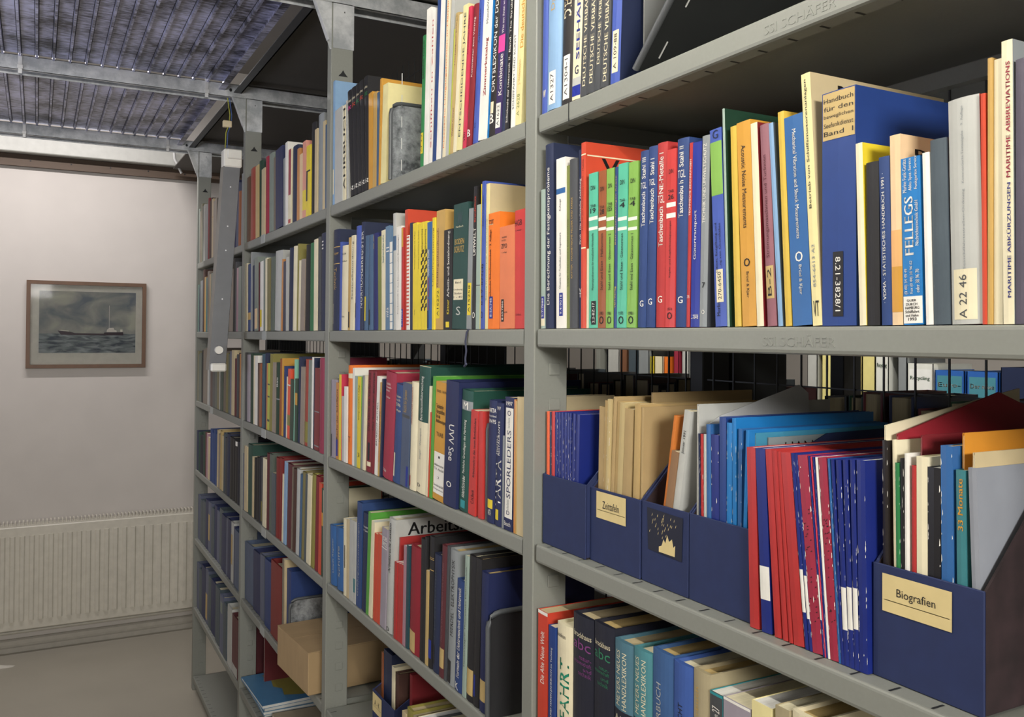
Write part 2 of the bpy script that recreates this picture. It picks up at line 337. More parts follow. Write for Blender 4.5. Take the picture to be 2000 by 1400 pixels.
q = MB(); pm = mat('c4bfb2', .4); q.tube([(-2.25, 4.965, .098), (.9, 4.965, .098)], .009, pm); tag(q.build('heating_pipe'), 'thin cream heating pipe running just above the skirting under the radiator', 'pipe')
q = MB(); q.mesh([(-.80, 4.755, 0), (-.70, 4.75, 0), (-.69, 4.77, 0), (-.72, 4.785, 0), (-.79, 4.78, 0), (-.75, 4.768, .012)], [(0, 1, 5), (1, 2, 5), (2, 3, 5), (3, 4, 5), (4, 0, 5), (4, 3, 2, 1, 0)], mat('c8c4b8', .9))
tag(q.build('plaster_crumb'), 'small crumb of whitish plaster lying on the floor before the radiator', 'debris')
# ------------------------------------------------------------------ shelving racks
paint = mat('868880', .5, 0, .03, 220, .03, 'grey_powder_coat'); dark = mat('16181a', .7); galv = galv_mat('galvanised_steel', 'd4d6d6', 'a4a8aa', .42, (25, 25, 25), .3)
def board_mesh(ln, emboss=0, dep=.3):
    q = MB(); p = [(.0, -.0215), (.0, -.0035), (.0004, -.0016), (.0016, -.0004), (.0035, 0), (dep-.003, 0), (dep, -.003), (dep, -.0258), (dep-.015, -.0258), (dep-.015, -.0246), (dep-.0012, -.0246), (dep-.0012, -.0012),
         (.0012, -.0012), (.0012, -.0243), (.022, -.0243), (.022, -.0258), (.0035, -.0258), (.0010, -.0244)]
    n = len(p); vs = [(a, 0, b) for a, b in p] + [(a, ln, b) for a, b in p]
    for i in range(n): q.mesh([vs[i], vs[(i+1) % n], vs[n+(i+1) % n], vs[n+i]], [(0, 1, 2, 3)], paint)
    q.box((.001, 0, -.0245), (dep-.001, .0012, -.001), paint); q.box((.001, ln-.0012, -.0245), (dep-.001, ln, -.001), paint)
    y = .025
    while y < ln-.02:
        q.poly([(.0045, y, .0002), (.019, y, .0002), (.019, y+.0025, .0002), (.0045, y+.0025, .0002)], dark); q.poly([(.010, y, -.0259), (.0225, y, -.0259), (.0225, y+.0035, -.0259), (.010, y+.0035, -.0259)], dark); y += .0396
    if emboss:
        vs, fs = glyphs('SSI SCHÄFER', 0); y0 = ln-.4357-.0005
        for dx in (-.0005,): q.mesh([(dx, y0-x*.088, -.0185+z*.011) for x, z in vs], fs, paint)
        ed = {}
        for fc in fs:
            for i in range(len(fc)):
                e = (fc[i], fc[(i+1) % len(fc)]); k2 = tuple(sorted(e)); ed[k2] = ed.get(k2, 0)+1
        for (a, b), c in ed.items():
            if c == 1:
                A, B = vs[a], vs[b]; q.poly([(-.0005, y0-A[0]*.088, -.0185+A[1]*.011), (-.0005, y0-B[0]*.088, -.0185+B[1]*.011), (0, y0-B[0]*.088, -.0185+B[1]*.011), (0, y0-A[0]*.088, -.0185+A[1]*.011)], paint)
    return q
shade_paint = mat('2c2e2e', .6, name='dark_rack_paint')  # rack grey darkened: shade at the rear put into the colour
def upright(root, x0, x1, y, front, m_=None):
    q = MB(); q.box((x0, y, .0), (x1, y+.0305, 2.37), m_ or paint, .0015)
    if front:                                                     # hook tabs punched in both side faces, a slot near the top
        z = .10
        while z < 2.15:
            for yy, s in ((y, -1), (y+.0305, 1)):
                q.box((x0+.024, yy, z), (x0+.042, yy+s*.0022, z+.017), paint, .0009)
            z += .0502
        q.poly([(x0+.018, y-.0003, 2.19), (x0+.042, y-.0003, 2.19), (x0+.034, y-.0003, 2.199), (x0+.03, y-.0003, 2.206), (x0+.026, y-.0003, 2.199)], dark)
    q.build('upright', root)
def grid(root, x, y0, y1, z0, z1):
    q = MB(); gm_ = mat('2c2e2e', .5, .3); y = y0
    while y < y1: q.box((x, y, z0), (x+.002, y+.002, z1), gm_); y += .0445
    z = z0
    while z < z1: q.box((x+.002, y0, z), (x+.004, y1, z+.002), gm_); z += .0445*2
    q.build('wire_grid', root)
rk = empty('shelving_rack', (0, Y1, 0)); tag(rk, 'long grey steel shelving rack of four bays holding the books along the aisle', 'shelf rack')
def yy(v_): return v_ - Y1
for k in range(-1, 4):
    y = yy(Y1 + k + .0095) if k >= 0 else yy(Y1 - .9595 - .031)
    upright(rk, 0, .055, y, True); upright(rk, .306, .361, y, False, shade_paint)
    q = MB()
    q.box((.004, y-.0016, 2.257), (.056, y-.0001, 2.366), galv); q.prism([(-.046, 2.366), (.0, 2.366), (.0, 2.252), (-.004, 2.252), (-.010, 2.27)], y-.0018, y+.0005, galv, 'y')
    q.prism([(-.046, 2.366), (-.0475, 2.366), (-.0115, 2.27), (-.010, 2.27)], y-.018, y+.0005, galv, 'y'); q.poly([(.03, y-.002, 2.345), (.034, y-.002, 2.345), (.032, y-.002, 2.35)], dark)
    q.build('gusset_bracket', rk)
bmesh_ = {}
for k in range(4):
    for li, z in enumerate(LEV):
        em = 1 if k == 0 and li < 2 else 0
        if em not in bmesh_:
            o = board_mesh(.9595, em).build('shelf_board', rk, fix=False); bmesh_[em] = o
        else: o = bmesh_[em].copy(); C.objects.link(o)
        o.location = (0, yy(Y1 + k - .9595), z)
for k in range(4): grid(rk, .3015, yy(Y1+k-.955), yy(Y1+k-.004), .07, 2.34)
for (bay, li, y) in ((3, 0, 2.767), (3, 1, 2.739), (3, 2, 2.732), (3, 3, 2.718), (3, 4, 2.724), (4, 2, 3.649)):
    q = MB(); z = LEV[li]; q.box((-.0012, yy(y), z-.0262), (.0, yy(y+.055), z+.0008), mat('a4a8a4', .5)); q.build('joint_plate', rk)
q = MB(); z = LEV[0]; q.box((-.0006, yy(.994), z-.0258), (.0002, yy(.9955), z), dark); q.build('joint_seam', rk)
# rack standing back to back behind it
r2 = empty('shelving_rack', (.367, Y1, 0)); tag(r2, 'dark grey steel shelving rack standing back to back behind the wire grid', 'shelf rack')
for k in range(-1, 4):
    y = yy(Y1 + k + .0095) if k >= 0 else yy(Y1 - .9595 - .031)
    upright(r2, .0, .12, y, False, shade_paint); upright(r2, .255, .30, y, False, shade_paint)
pk_ = paint; paint = shade_paint; dbo = board_mesh(.9595, 0).build('shelf_board', r2, fix=False); dbo.location = (0, yy(Y1 - .9595), LEV[0]); paint = pk_
for k in range(4):
    for li, z in enumerate(LEV):
        if k == 0 and li == 0: continue
        o = dbo.copy(); C.objects.link(o); o.parent = r2; o.location = (0, yy(Y1 + k - .9595), z)
r3 = empty('shelving_rack', (1.56, Y1, 0)); tag(r3, 'far grey shelving rack glimpsed across the next aisle below the eye-level shelf', 'shelf rack')
for k in range(-1, 3):
    upright(r3, .0, .055, yy(Y1+k+.0095+.15), False)
for k in range(-1, 3):
    for z in (LEV[1], LEV[2], LEV[3]):
        o = bmesh_[0].copy(); C.objects.link(o); o.parent = r3; o.location = (0, yy(Y1 + k - .9595+1.14), z)
# ------------------------------------------------------------------ deck over the aisle: cross beams, ribbed panels, clips, side rails
deckm = galv_mat('weathered_galvanised_deck', 'c6c8e4', '34353f', .36, (26, 95, 26), .35); dull = mat('4e4a44', .7, 0, .05, 9, 0, 'dull_deck_underside'); drk = mat('4c4e50', .5, .3)  # galvanised blotches, with bluish reflected light put into the deck colour
bl = ['galvanised cross beam above the second upright, nearest in view', 'bright galvanised cross beam above the third upright, with two spring clips', 'dull galvanised cross beam above the last upright, before the end wall']
for k in (1, 2, 3):
    y = Y1 + k + .0095; b = empty('cross_beam', (-.6, y, 2.366)); tag(b, bl[k-1], 'beam', 'cross beams under the deck')
    q = MB(); q.box((-1.3, 0, 0), (1.28, .0016, .045), galv); q.box((-1.3, 0, .0434), (1.28, .05, .045), galv); q.box((-1.3, .048, -.004), (1.28, .05, .045), galv); q.box((-1.3, .0, .0), (1.28, .012, .0014), galv)
    for xx in (-.165, -.35, .55): q.poly([(xx+.005*math.cos(t*.785), -.0003, .024+.006*math.sin(t*.785)) for t in range(8)], dark)
    q.build('channel', b)
    for xx in (-.074, .472):
        q = MB(); ck = mat('e4e4e0', .3, .3); q.box((xx-.006, -.003, -.012), (xx+.006, -.0005, .066), ck, .001); q.box((xx-.008, -.009, .002), (xx+.008, -.003, .014), ck, .001); q.build('spring_clip', b)
pl = ['ribbed galvanised deck panel overhead between the two nearest cross beams, speckled violet-blue', 'darker ribbed galvanised deck panel overhead between the bright and the dull cross beam']
for k in (1, 2):
    y0 = Y1 + k + .06; p = empty('ribbed_decking', (-.07, y0, 2.412)); tag(p, pl[k-1], 'deck panel', 'deck panels over the aisle')
    q = MB(); q.box((-1.65, 0, .004), (0, .95, .006), deckm); x = -.06
    while x > -1.6:
        q.prism([(x, .004), (x+.009, .004), (x+.0075, -.006), (x+.0015, -.006)], 0, .95, drk if 0 else deckm, 'y'); q.box((x-.0015, 0, .0036), (x, .95, .004), dark); q.box((x+.009, 0, .0036), (x+.0105, .95, .004), dark); x -= .0458
    q.build('ribbed_sheet', p)
    q = MB(); q.box((-.006, -.008, -.024), (0, .96, .008), deckm); q.box((-.02, -.008, -.026), (0, .96, -.0235), deckm); q.build('edge_flange', p)
    q = MB(); q.box((.052, -.05, -.030), (.056, .95, .004), galv); q.box((.030, -.05, -.030), (.056, .95, -.0275), drk); tag(q.build('deck_rail'), ['grey steel rail along the deck edge above the third bay', 'grey steel rail along the deck edge above the fourth bay'][k-1], 'rail', 'rails along the deck edge').location = (-.07, y0, 2.412)
q = MB(); q.box((-.002, .1, 2.424), (1.3, 4.9, 2.43), dull)
for i in range(4): q.box((-.001, Y1+i-.01, 2.412), (1.29, Y1+i+.0, 2.424), dull)
tag(q.build('deck_sheet'), 'dull brown-grey deck plate covering the top of the shelving racks', 'deck panel')
# lamp of the aisle (hangs under the deck, before the second upright)
lf = empty('tube_lamp', (-.62, .75, 2.29)); tag(lf, 'long white fluorescent batten lamp hanging over the aisle', 'lamp')
q = MB(); q.box((-.03, -.62, .01), (.03, .62, .05), mat('e0e0dc', .4), .003); q.build('housing', lf)
tem, tn_, tl_, tb_ = nodes('lit_tube'); tb_.inputs['Emission Color'].default_value = (1, .95, .86, 1); tb_.inputs['Emission Strength'].default_value = AISLE_LAMP; tb_.inputs['Base Color'].default_value = (1, 1, 1, 1)
q = MB(); q.tube([(0, -.59, -.006), (0, .59, -.006)], .013, tem, 8); q.build('tube', lf)
# ------------------------------------------------------------------ hanging lamp tray in the farthest bay
lt = empty('lamp_tray', (-.055, 3.0, 2.175)); tag(lt, 'grey sheet-metal lamp tray hanging upright by wires before the farthest bay', 'lamp tray')
tm_ = mat('6c6e70', .45, .2); tray_lit = mat('8e8a80', .5)  # tray metal; left flange lighter, light falling on it put into the colour
def sk(x, z): return x - (.043*(-z)/.72)
q = MB()
for (xa, ya), (xb, yb_), m_ in (((-.026, 0), (.026, 0), tm_), ((-.026, 0), (-.028, .045), tray_lit), ((.026, 0), (.028, .045), tm_)):
    q.mesh([(sk(xa, -.06), ya, -.06), (sk(xb, -.06), yb_, -.06), (sk(xb, -.73), yb_, -.73), (sk(xa, -.73), ya, -.73), (sk(xa, -.06)+.001, ya+.0015, -.06), (sk(xb, -.06)+.001, yb_+.0015, -.06), (sk(xb, -.73)+.001, yb_+.0015, -.73), (sk(xa, -.73)+.001, ya+.0015, -.73)],
           [(0, 1, 2, 3), (4, 7, 6, 5), (0, 3, 7, 4), (1, 5, 6, 2), (0, 4, 5, 1), (3, 2, 6, 7)], m_)
for zz in (-.13, -.26, -.34, -.50): q.box((sk(.0, zz)-.002, -.002, zz), (sk(.0, zz)+.002, 0, zz+.004), mat('e8e8e8', .3))
q.build('tray', lt)
wp = mat('e6e4da', .4)
q = MB(); q.box((-.03, -.004, -.062), (.028, .05, -.002), wp, .004); q.box((-.02, -.014, -.035), (.026, -.002, -.004), wp, .003); q.build('end_cap', lt)
q = MB(); q.tube([(sk(.0, -.68), -.016, -.665), (sk(.0, -.68), -.002, -.665)], .013, wp, 12); q.build('lamp_socket', lt)
q = MB(); q.box((sk(-.022, -.73), -.022, -.735), (sk(.026, -.73), .01, -.708), wp, .004); q.build('end_cap', lt)
for dx, c_ in ((-.002, '9a9a38'), (.004, '3a5488')):
    q = MB(); q.tube([(-.018+dx, .0, .165), (-.010+dx, .0, .11), (-.012+dx, 0, .08), (-.022+dx, 0, .05), (-.024+dx, 0, .0)], .0018, mat(c_, .5), 6); q.build('wire', lt)
q = MB(); q.box((-.034, -.006, .068), (-.006, .010, .090), mat('d8c8a4', .5), .002); q.build('terminal_block', lt)
# ------------------------------------------------------------------ magazine files
fab = mat('1e2a52', .7, 0, .1, 60, .04, 'blue_book_cloth'); marb = mat('2a1c1e', .8, 0, .5, 40, 0, 'marbled_board'); buff = mat('d8c48c', .8)
def magfile(y1_, y0_, z, label, note=None, worn=False, x=.0015, hf=.105, inner=marb, bx=fab, dp=.25):
    """y1_ far side, y0_ near side"""
    w_ = y1_-y0_; root = empty('magazine_file', (x, y0_, z+.0006)); tag(root, label, 'magazine file', 'blue magazine files')
    q = MB(); t = .0022; q.box((0, 0, 0), (t, w_, hf), bx, .0006); q.box((t, t, 0), (dp, w_-t, t), inner); q.box((dp-t, t, t), (dp, w_-t, .19), bx)
    for a in (0, w_-t):
        pf = [(t, t), (t, hf-.001), (.085, .178), (.11, .188), (dp, .19), (dp, t)]; q.prism(pf, a, a+t, bx if a else (marb if worn == 5 else bx), 'y')
    q.build('box', root)
    for a in (t, w_-t-.0006):
        q = MB(); q.prism([(t, t), (t, hf-.003), (.083, .174), (.11, .185), (dp-t, .187), (dp-t, t)], a, a+.0006, inner, 'y'); q.build('lining', root)
    if note:
        q = MB(); u0, u1, z0, z1, s = note; P = lambda a, zz: (-.0008, w_*(1-a), zz); q.poly([P(u0, z0), P(u1, z0), P(u1, z1), P(u0, z1)], buff)
        q.poly([P(u0+.02, z0+(z1-z0)*.3)[:1] + P(u0+.02, z0+(z1-z0)*.3)[1:], P(u1-.02, z0+(z1-z0)*.3), P(u1-.02, z0+(z1-z0)*.32), P(u0+.02, z0+(z1-z0)*.32)], mat('a8905c', .8))
        put_text(q, s, mat('ink'), lambda a, zz: (-.0011, w_*(1-a), zz), u0+(u1-u0)*.22, u1-(u1-u0)*.22, z0+(z1-z0)*.4, z0+(z1-z0)*.68, 'h'); q.build('name_label', root, fix=False)
    if worn == 3:
        q = MB(); P = lambda a, zz: (-.0007, w_*(1-a), zz); q.poly([P(.16, .040), P(.88, .038), P(.9, .087), P(.13, .089)], mat('161a2c', .6))
        P2 = lambda a, zz: (-.0009, w_*(1-a), zz); q.poly([P2(.40, .041), P2(.74, .041), P2(.75, .054), P2(.71, .051), P2(.68, .060), P2(.62, .056), P2(.58, .063), P2(.54, .053), P2(.5, .057), P2(.46, .049), P2(.40, .047)], buff)
        r_ = random.Random(3)
        for i in range(30): a = r_.gauss(.5, .13); zz = r_.uniform(.056, .082); q.poly([P2(a, zz), P2(a+.012, zz+.001), P2(a+.02, zz+.004), P2(a+.004, zz+.002)], buff)
        q.build('torn_label', root, fix=False)
    return root
zC = LEV[2]
magfile(1.0790, .9685, zC, 'dark blue magazine file without label, packed with thin navy brochures, beside the upright', x=.013, hf=.097)
magfile(.9675, .8600, zC, 'dark blue magazine file labelled Zeittafeln, stuffed with buff folders', (.14, .74, .058, .092, 'Zeittafeln'), x=.020, hf=.095)
magfile(.8590, .7735, zC, 'dark blue magazine file with a torn black label, holding an orange and a white folder', worn=3, x=.022, hf=.095)
magfile(.7725, .6765, zC, 'plain dark blue magazine file holding light blue brochures, beside the loose red ones', x=.0225, hf=.095)
magfile(.5270, .4250, zC, 'dark blue magazine file labelled Biografien at the end of the row', (.1, .74, .058, .090, 'Biografien'), worn=5, x=.022, hf=.097)
magfile(1.83, 1.70, LEV[4], 'dark blue magazine file with a cream label on the low shelf of the second bay', (.02, .45, .085, .125, 'A - K'), x=.03, hf=.13)
# large folders standing at the back inside the files
def sheet(y, x0, x1, z0, z1, th, col, label, name='paper_folder', lean=0, tilt=0, cat='folder', pts=None, txt=None):
    root = empty(name, (x0, y, z0), (math.radians(lean), math.radians(tilt), 0)); tag(root, label, cat)
    q = MB(); pf = pts or [(0, 0), (x1-x0, 0), (x1-x0, z1-z0), (0, z1-z0)]
    q.prism(pf, -th, -th*.7, mat(col, .6), 'y'); q.prism(pf, -th*.3, 0, mat(col, .6), 'y'); q.build('cover', root)
    s = .99; q = MB(); q.prism([(a*s+.0005, b*s) for a, b in pf], -th*.68, -th*.32, mat('white', .8), 'y'); q.build('page_block', root)
    if txt:
        q = MB(); put_text(q, txt[0], mat(txt[1]), lambda a, zf: (a*(x1-x0), -th-.0004, zf*(z1-z0)), txt[2], txt[3], txt[4], txt[5], 'h', 1); q.build('lettering', root, fix=False)
    return root
zb = zC+.0036
sheet(0.8915, .06, .225, zb, zb+.218, .003, 'manila', 'tall buff folder at the back of the Zeittafeln file, farthest from the camera')
sheet(0.7688, .03, .235, zb, zb+.213, .003, 'lgrey', 'large pale grey folder sticking out behind the light blue brochures')
sheet(0.7637, .04, .22, zb, zb+.245, .0012, 'c4c6c6', 'thin grey sheet poking up at an angle behind the blue brochures', cat='sheet', name='loose_sheet', pts=[(0, 0), (.17, 0), (.155, .222), (.14, .232), (.02, .2), (0, .19)])
sheet(0.6845, .035, .23, zb, zb+.189, .002, '3a86a4', 'large teal-blue brochure standing before the grey Hanse Sail programme', 'brochure', cat='brochure')
sheet(0.6814, .05, .20, zb, zb+.184, .0015, '7c8688', 'grey Hanse Sail programme standing behind the loose red brochures', 'brochure', cat='brochure', txt=('HANSE SAIL', 'lgrey', .15, .85, .9, .97))
sheet(0.5228, .031, .22, zb, zb+.225, .002, 'cream', 'large cream folder at the back of the Biografien file', lean=0, pts=[(0, 0), (.19, 0), (.19, .24), (0, .212)])
sheet(0.5136, .035, .235, zb, zb+.24, .002, '9c2430', 'large crimson folder rising obliquely at the back of the Biografien file', pts=[(0, 0), (.2, 0), (.2, .218), (.14, .238), (0, .205)])
sheet(0.4937, .04, .22, zb, zb+.206, .0015, 'darkred', 'dark red folder behind the white and red brochures of the Biografien file')
sheet(0.4528, .036, .235, zb, zb+.212, .002, 'd8902c', 'orange folder sticking up behind the blue book of the Biografien file')
sheet(0.4405, .031, .235, zb, zb+.198, .002, 'beige', 'beige folder behind the clear sleeve in the Biografien file')
# ------------------------------------------------------------------ bookends
def bookend(y, x0, dp, z, h, m, label, lean=0, rim=None, foot=.12, slots=False):
    root = empty('bookend', (x0, y, z+.0006+(.0065 if lean else 0)), (math.radians(lean), 0, 0)); tag(root, label, 'bookend')
    r = .022; pf = [(0, 0), (0, h-r)] + [(r-r*math.cos(t*math.pi/8), h-r+r*math.sin(t*math.pi/8)) for t in range(1, 5)] + [(dp, h), (dp, 0)]
    q = MB(); q.prism(pf, -.002, 0, m, 'y')
    q.build('plate', root)
    q = MB(); k = 5 + 0
    ed = pf[:6]; q.tube([(a, -.001, b) for a, b in ed] + [(dp, -.001, h)], .0042, rim or m, 8); q.build('rim', root)
    q = MB(); q.box((.01, 0, 0), (dp*.8, foot, .0015), m) if not lean else q.box((.01, -.002, 0), (dp*.8, .004, .0025), m); q.build('foot', root)
    if slots:
        q = MB(); sl = mat('d0d0cc', .4)
        for i in range(5): q.box((.022, -.0032, .02+i*.045*h/.16), (.0235, -.0022, .042+i*.045*h/.16), sl)
        q.build('lug', root)
    return root
tex = galv_mat('mottled_grey_sheet', 'a6aaac', '46494c', .45, (45, 45, 45), .2); gpl = mat('55585a', .45, .2)
bookend(1.672, .001, .125, LEV[0], .155, tex, 'mottled grey metal bookend beside the green book, top shelf, second bay', rim=gpl, foot=.004, slots=True)
bookend(1.250, .012, .13, LEV[2], .164, gpl, 'dark grey metal bookend with rounded rim between red and navy guides, third shelf', foot=.004)
bookend(1.222, .0, .14, LEV[3], .163, mat('2c2c2e', .5, .2), 'black metal bookend with grey rim closing the fourth shelf of the second bay', rim=gpl, foot=.004)
bookend(2.432, .002, .12, LEV[4], .165, tex, 'grey metal bookend behind the cardboard box, fifth shelf, third bay', rim=gpl, foot=.004)
bookend(.853, .004, .26, LEV[0], .235, mat('242626', .5, .2), 'large black metal bookend leaning far over beside the blue binder, top shelf', lean=47, rim=gpl, foot=.004, slots=True)
sheet(.872, .03, .25, LEV[0], LEV[0]+.2, .002, '8c8e8c', 'plain grey board standing between the blue binder and the leaning black bookend', cat='board', name='divider_board')
# ------------------------------------------------------------------ cardboard box, flat pile, ribbon
cb = empty('cardboard_box', (-.02, 2.16, LEV[4]+.0006), (0, 0, math.radians(4))); tag(cb, 'brown cardboard box jutting out of the fifth shelf of the third bay', 'box')
kr = mat('a88e68', .8, 0, .06, 14, .03, 'kraft_cardboard', stretch=(1, 4, 1)); q = MB(); q.box((0, 0, .003), (.26, .245, .107), kr, .0015); q.build('body', cb)
q = MB(); q.box((.0, .0, .1072), (.26, .121, .1092), kr); q.box((.0, .1235, .1072), (.26, .245, .1092), kr); q.box((.0, .122, .1072), (.26, .1232, .108), mat('5c4630')); q.build('flap', cb)
q = MB(); q.box((.01, .01, 0), (.25, .235, .003), mat('d8c49c', .8)); q.build('bottom_flap', cb)
def flat(name, x, y, z, dx, dy, h, col, rot, label, spots=None, hard=False):
    root = empty(name, (x, y, z+.0006), (0, 0, math.radians(rot))); tag(root, label, 'book' if hard else 'brochure'); q = MB(); m = mat(col, .4); t = .002 if hard else .0008
    q.box((0, 0, 0), (dx, dy, t), m); q.box((0, 0, h-t), (dx, dy, h), m); q.box((0, dy-t, 0), (dx, dy, h), m)
    if spots: q.mesh([(a*dx, b_*dy, h+.0004) for a, b_ in spots], [tuple(range(len(spots)))], mat('8c8440', .5))
    q.build('cover', root); q = MB(); q.box((.002, .002, t), (dx-.002, dy-t, h-t), mat('dcdcd4', .8)); q.build('page_block', root); return root
zF = LEV[5]
star = [(.28, .92), (.36, .72), (.32, .5), (.42, .4), (.38, .2), (.6, .12), (.95, .1), (.97, .75), (.7, .62), (.55, .8)]
flat('brochure', .02, 2.80, zF, .21, .25, .011, '7c8c98', 0, 'grey-blue brochure, lowest of the pile on the sixth shelf')
flat('brochure', .015, 2.79, zF+.011, .21, .26, .010, '5c8cac', -1, 'light blue brochure inside the pile on the sixth shelf')
flat('brochure', .02, 2.795, zF+.021, .21, .25, .012, 'd8d4cc', 1, 'white-edged brochure right below the topmost blue one')
flat('brochure', .01, 2.785, zF+.033, .22, .27, .010, '4c80a8', 2, 'light blue brochure with a yellow patch on top of the flat pile', star)
flat('book', .02, 2.50, zF, .2, .25, .03, 'a89c84', -3, 'beige book lying flat next to the blue brochure pile', hard=True)
sheet(2.99, .06, .27, zF+.003, zF+.23, .012, '5a1418', 'dark red folder standing at the back of the sixth shelf, third bay')
q = MB(); rb = mat('3a3e52', .6)
pts = [(.002, 1.302, LEV[1]+.001), (-.002, 1.301, LEV[1]-.004), (-.003, 1.304, LEV[1]-.02), (-.003, 1.300, LEV[1]-.035), (-.003, 1.304, LEV[1]-.048), (-.003, 1.302, LEV[1]-.056)]
vs_ = []
for x_, y_, z_ in pts: vs_ += [(x_, y_-.003, z_), (x_, y_+.003, z_), (x_-.0006, y_+.003, z_), (x_-.0006, y_-.003, z_)]
q.mesh(vs_, [(i*4+a, i*4+(a+1) % 4, i*4+4+(a+1) % 4, i*4+4+a) for i in range(5) for a in range(4)], rb); q.tube([(-.004, 1.298, LEV[1]-.056), (-.004, 1.3055, LEV[1]-.060)], .002, rb, 6)
tag(q.build('ribbon_marker'), 'dark knotted ribbon bookmark dangling from the eye-level shelf of the second bay', 'ribbon')
# ------------------------------------------------------------------ books of the back-to-back rack (fore-edges this way) and of the far rack
CN = {}
def back_book(y, w_, h, col, lean, label, grp):
    root = empty('book', (.385+.11, y, LEV[2]+.0006), (math.radians(lean), 0, 0)); tag(root, label, 'book', grp); m = mat(col, .5); q = MB(); t = .0022
    q.box((0, -w_, 0), (.15, -w_+t, h), m); q.box((0, -t, 0), (.15, 0, h), m); q.box((.148, -w_, 0), (.15, 0, h), m); q.build('cover', root)
    q = MB(); q.box((.004, -w_+t, .003), (.148, -t, h-.003), paper_mat('beige2')); q.build('page_block', root)
def far_book(y, w_, h, col, label, text=None, tc_='ink', cover=None):
    root = empty('book', (1.575, y, LEV[2]+.0006)); tag(root, label, 'book', None); q = MB(); m = mat(col, .5); q.box((0, -w_, 0), (.17, -w_+.002, h), m); q.box((0, -.002, 0), (.17, 0, h), m); q.box((0, -w_, 0), (.002, 0, h), m)
    if cover: q.poly([(-.0005, -w_*.92, h*.1), (-.0005, -w_*.08, h*.1), (-.0005, -w_*.08, h*.93), (-.0005, -w_*.92, h*.93)], mat(cover, .5))
    q.build('cover', root); q = MB(); q.box((.003, -w_+.002, .002), (.165, -.002, h-.003), paper_mat('cream')); q.build('page_block', root)
    if text:
        q = MB()
        for i, tl_ in enumerate(text): put_text(q, tl_, mat(tc_), lambda a, zf: (-.0009, -a*w_, zf*h), .12, .88, .78-i*.1, .84-i*.1, 'h', 1)
        q.build('lettering', root, fix=False)
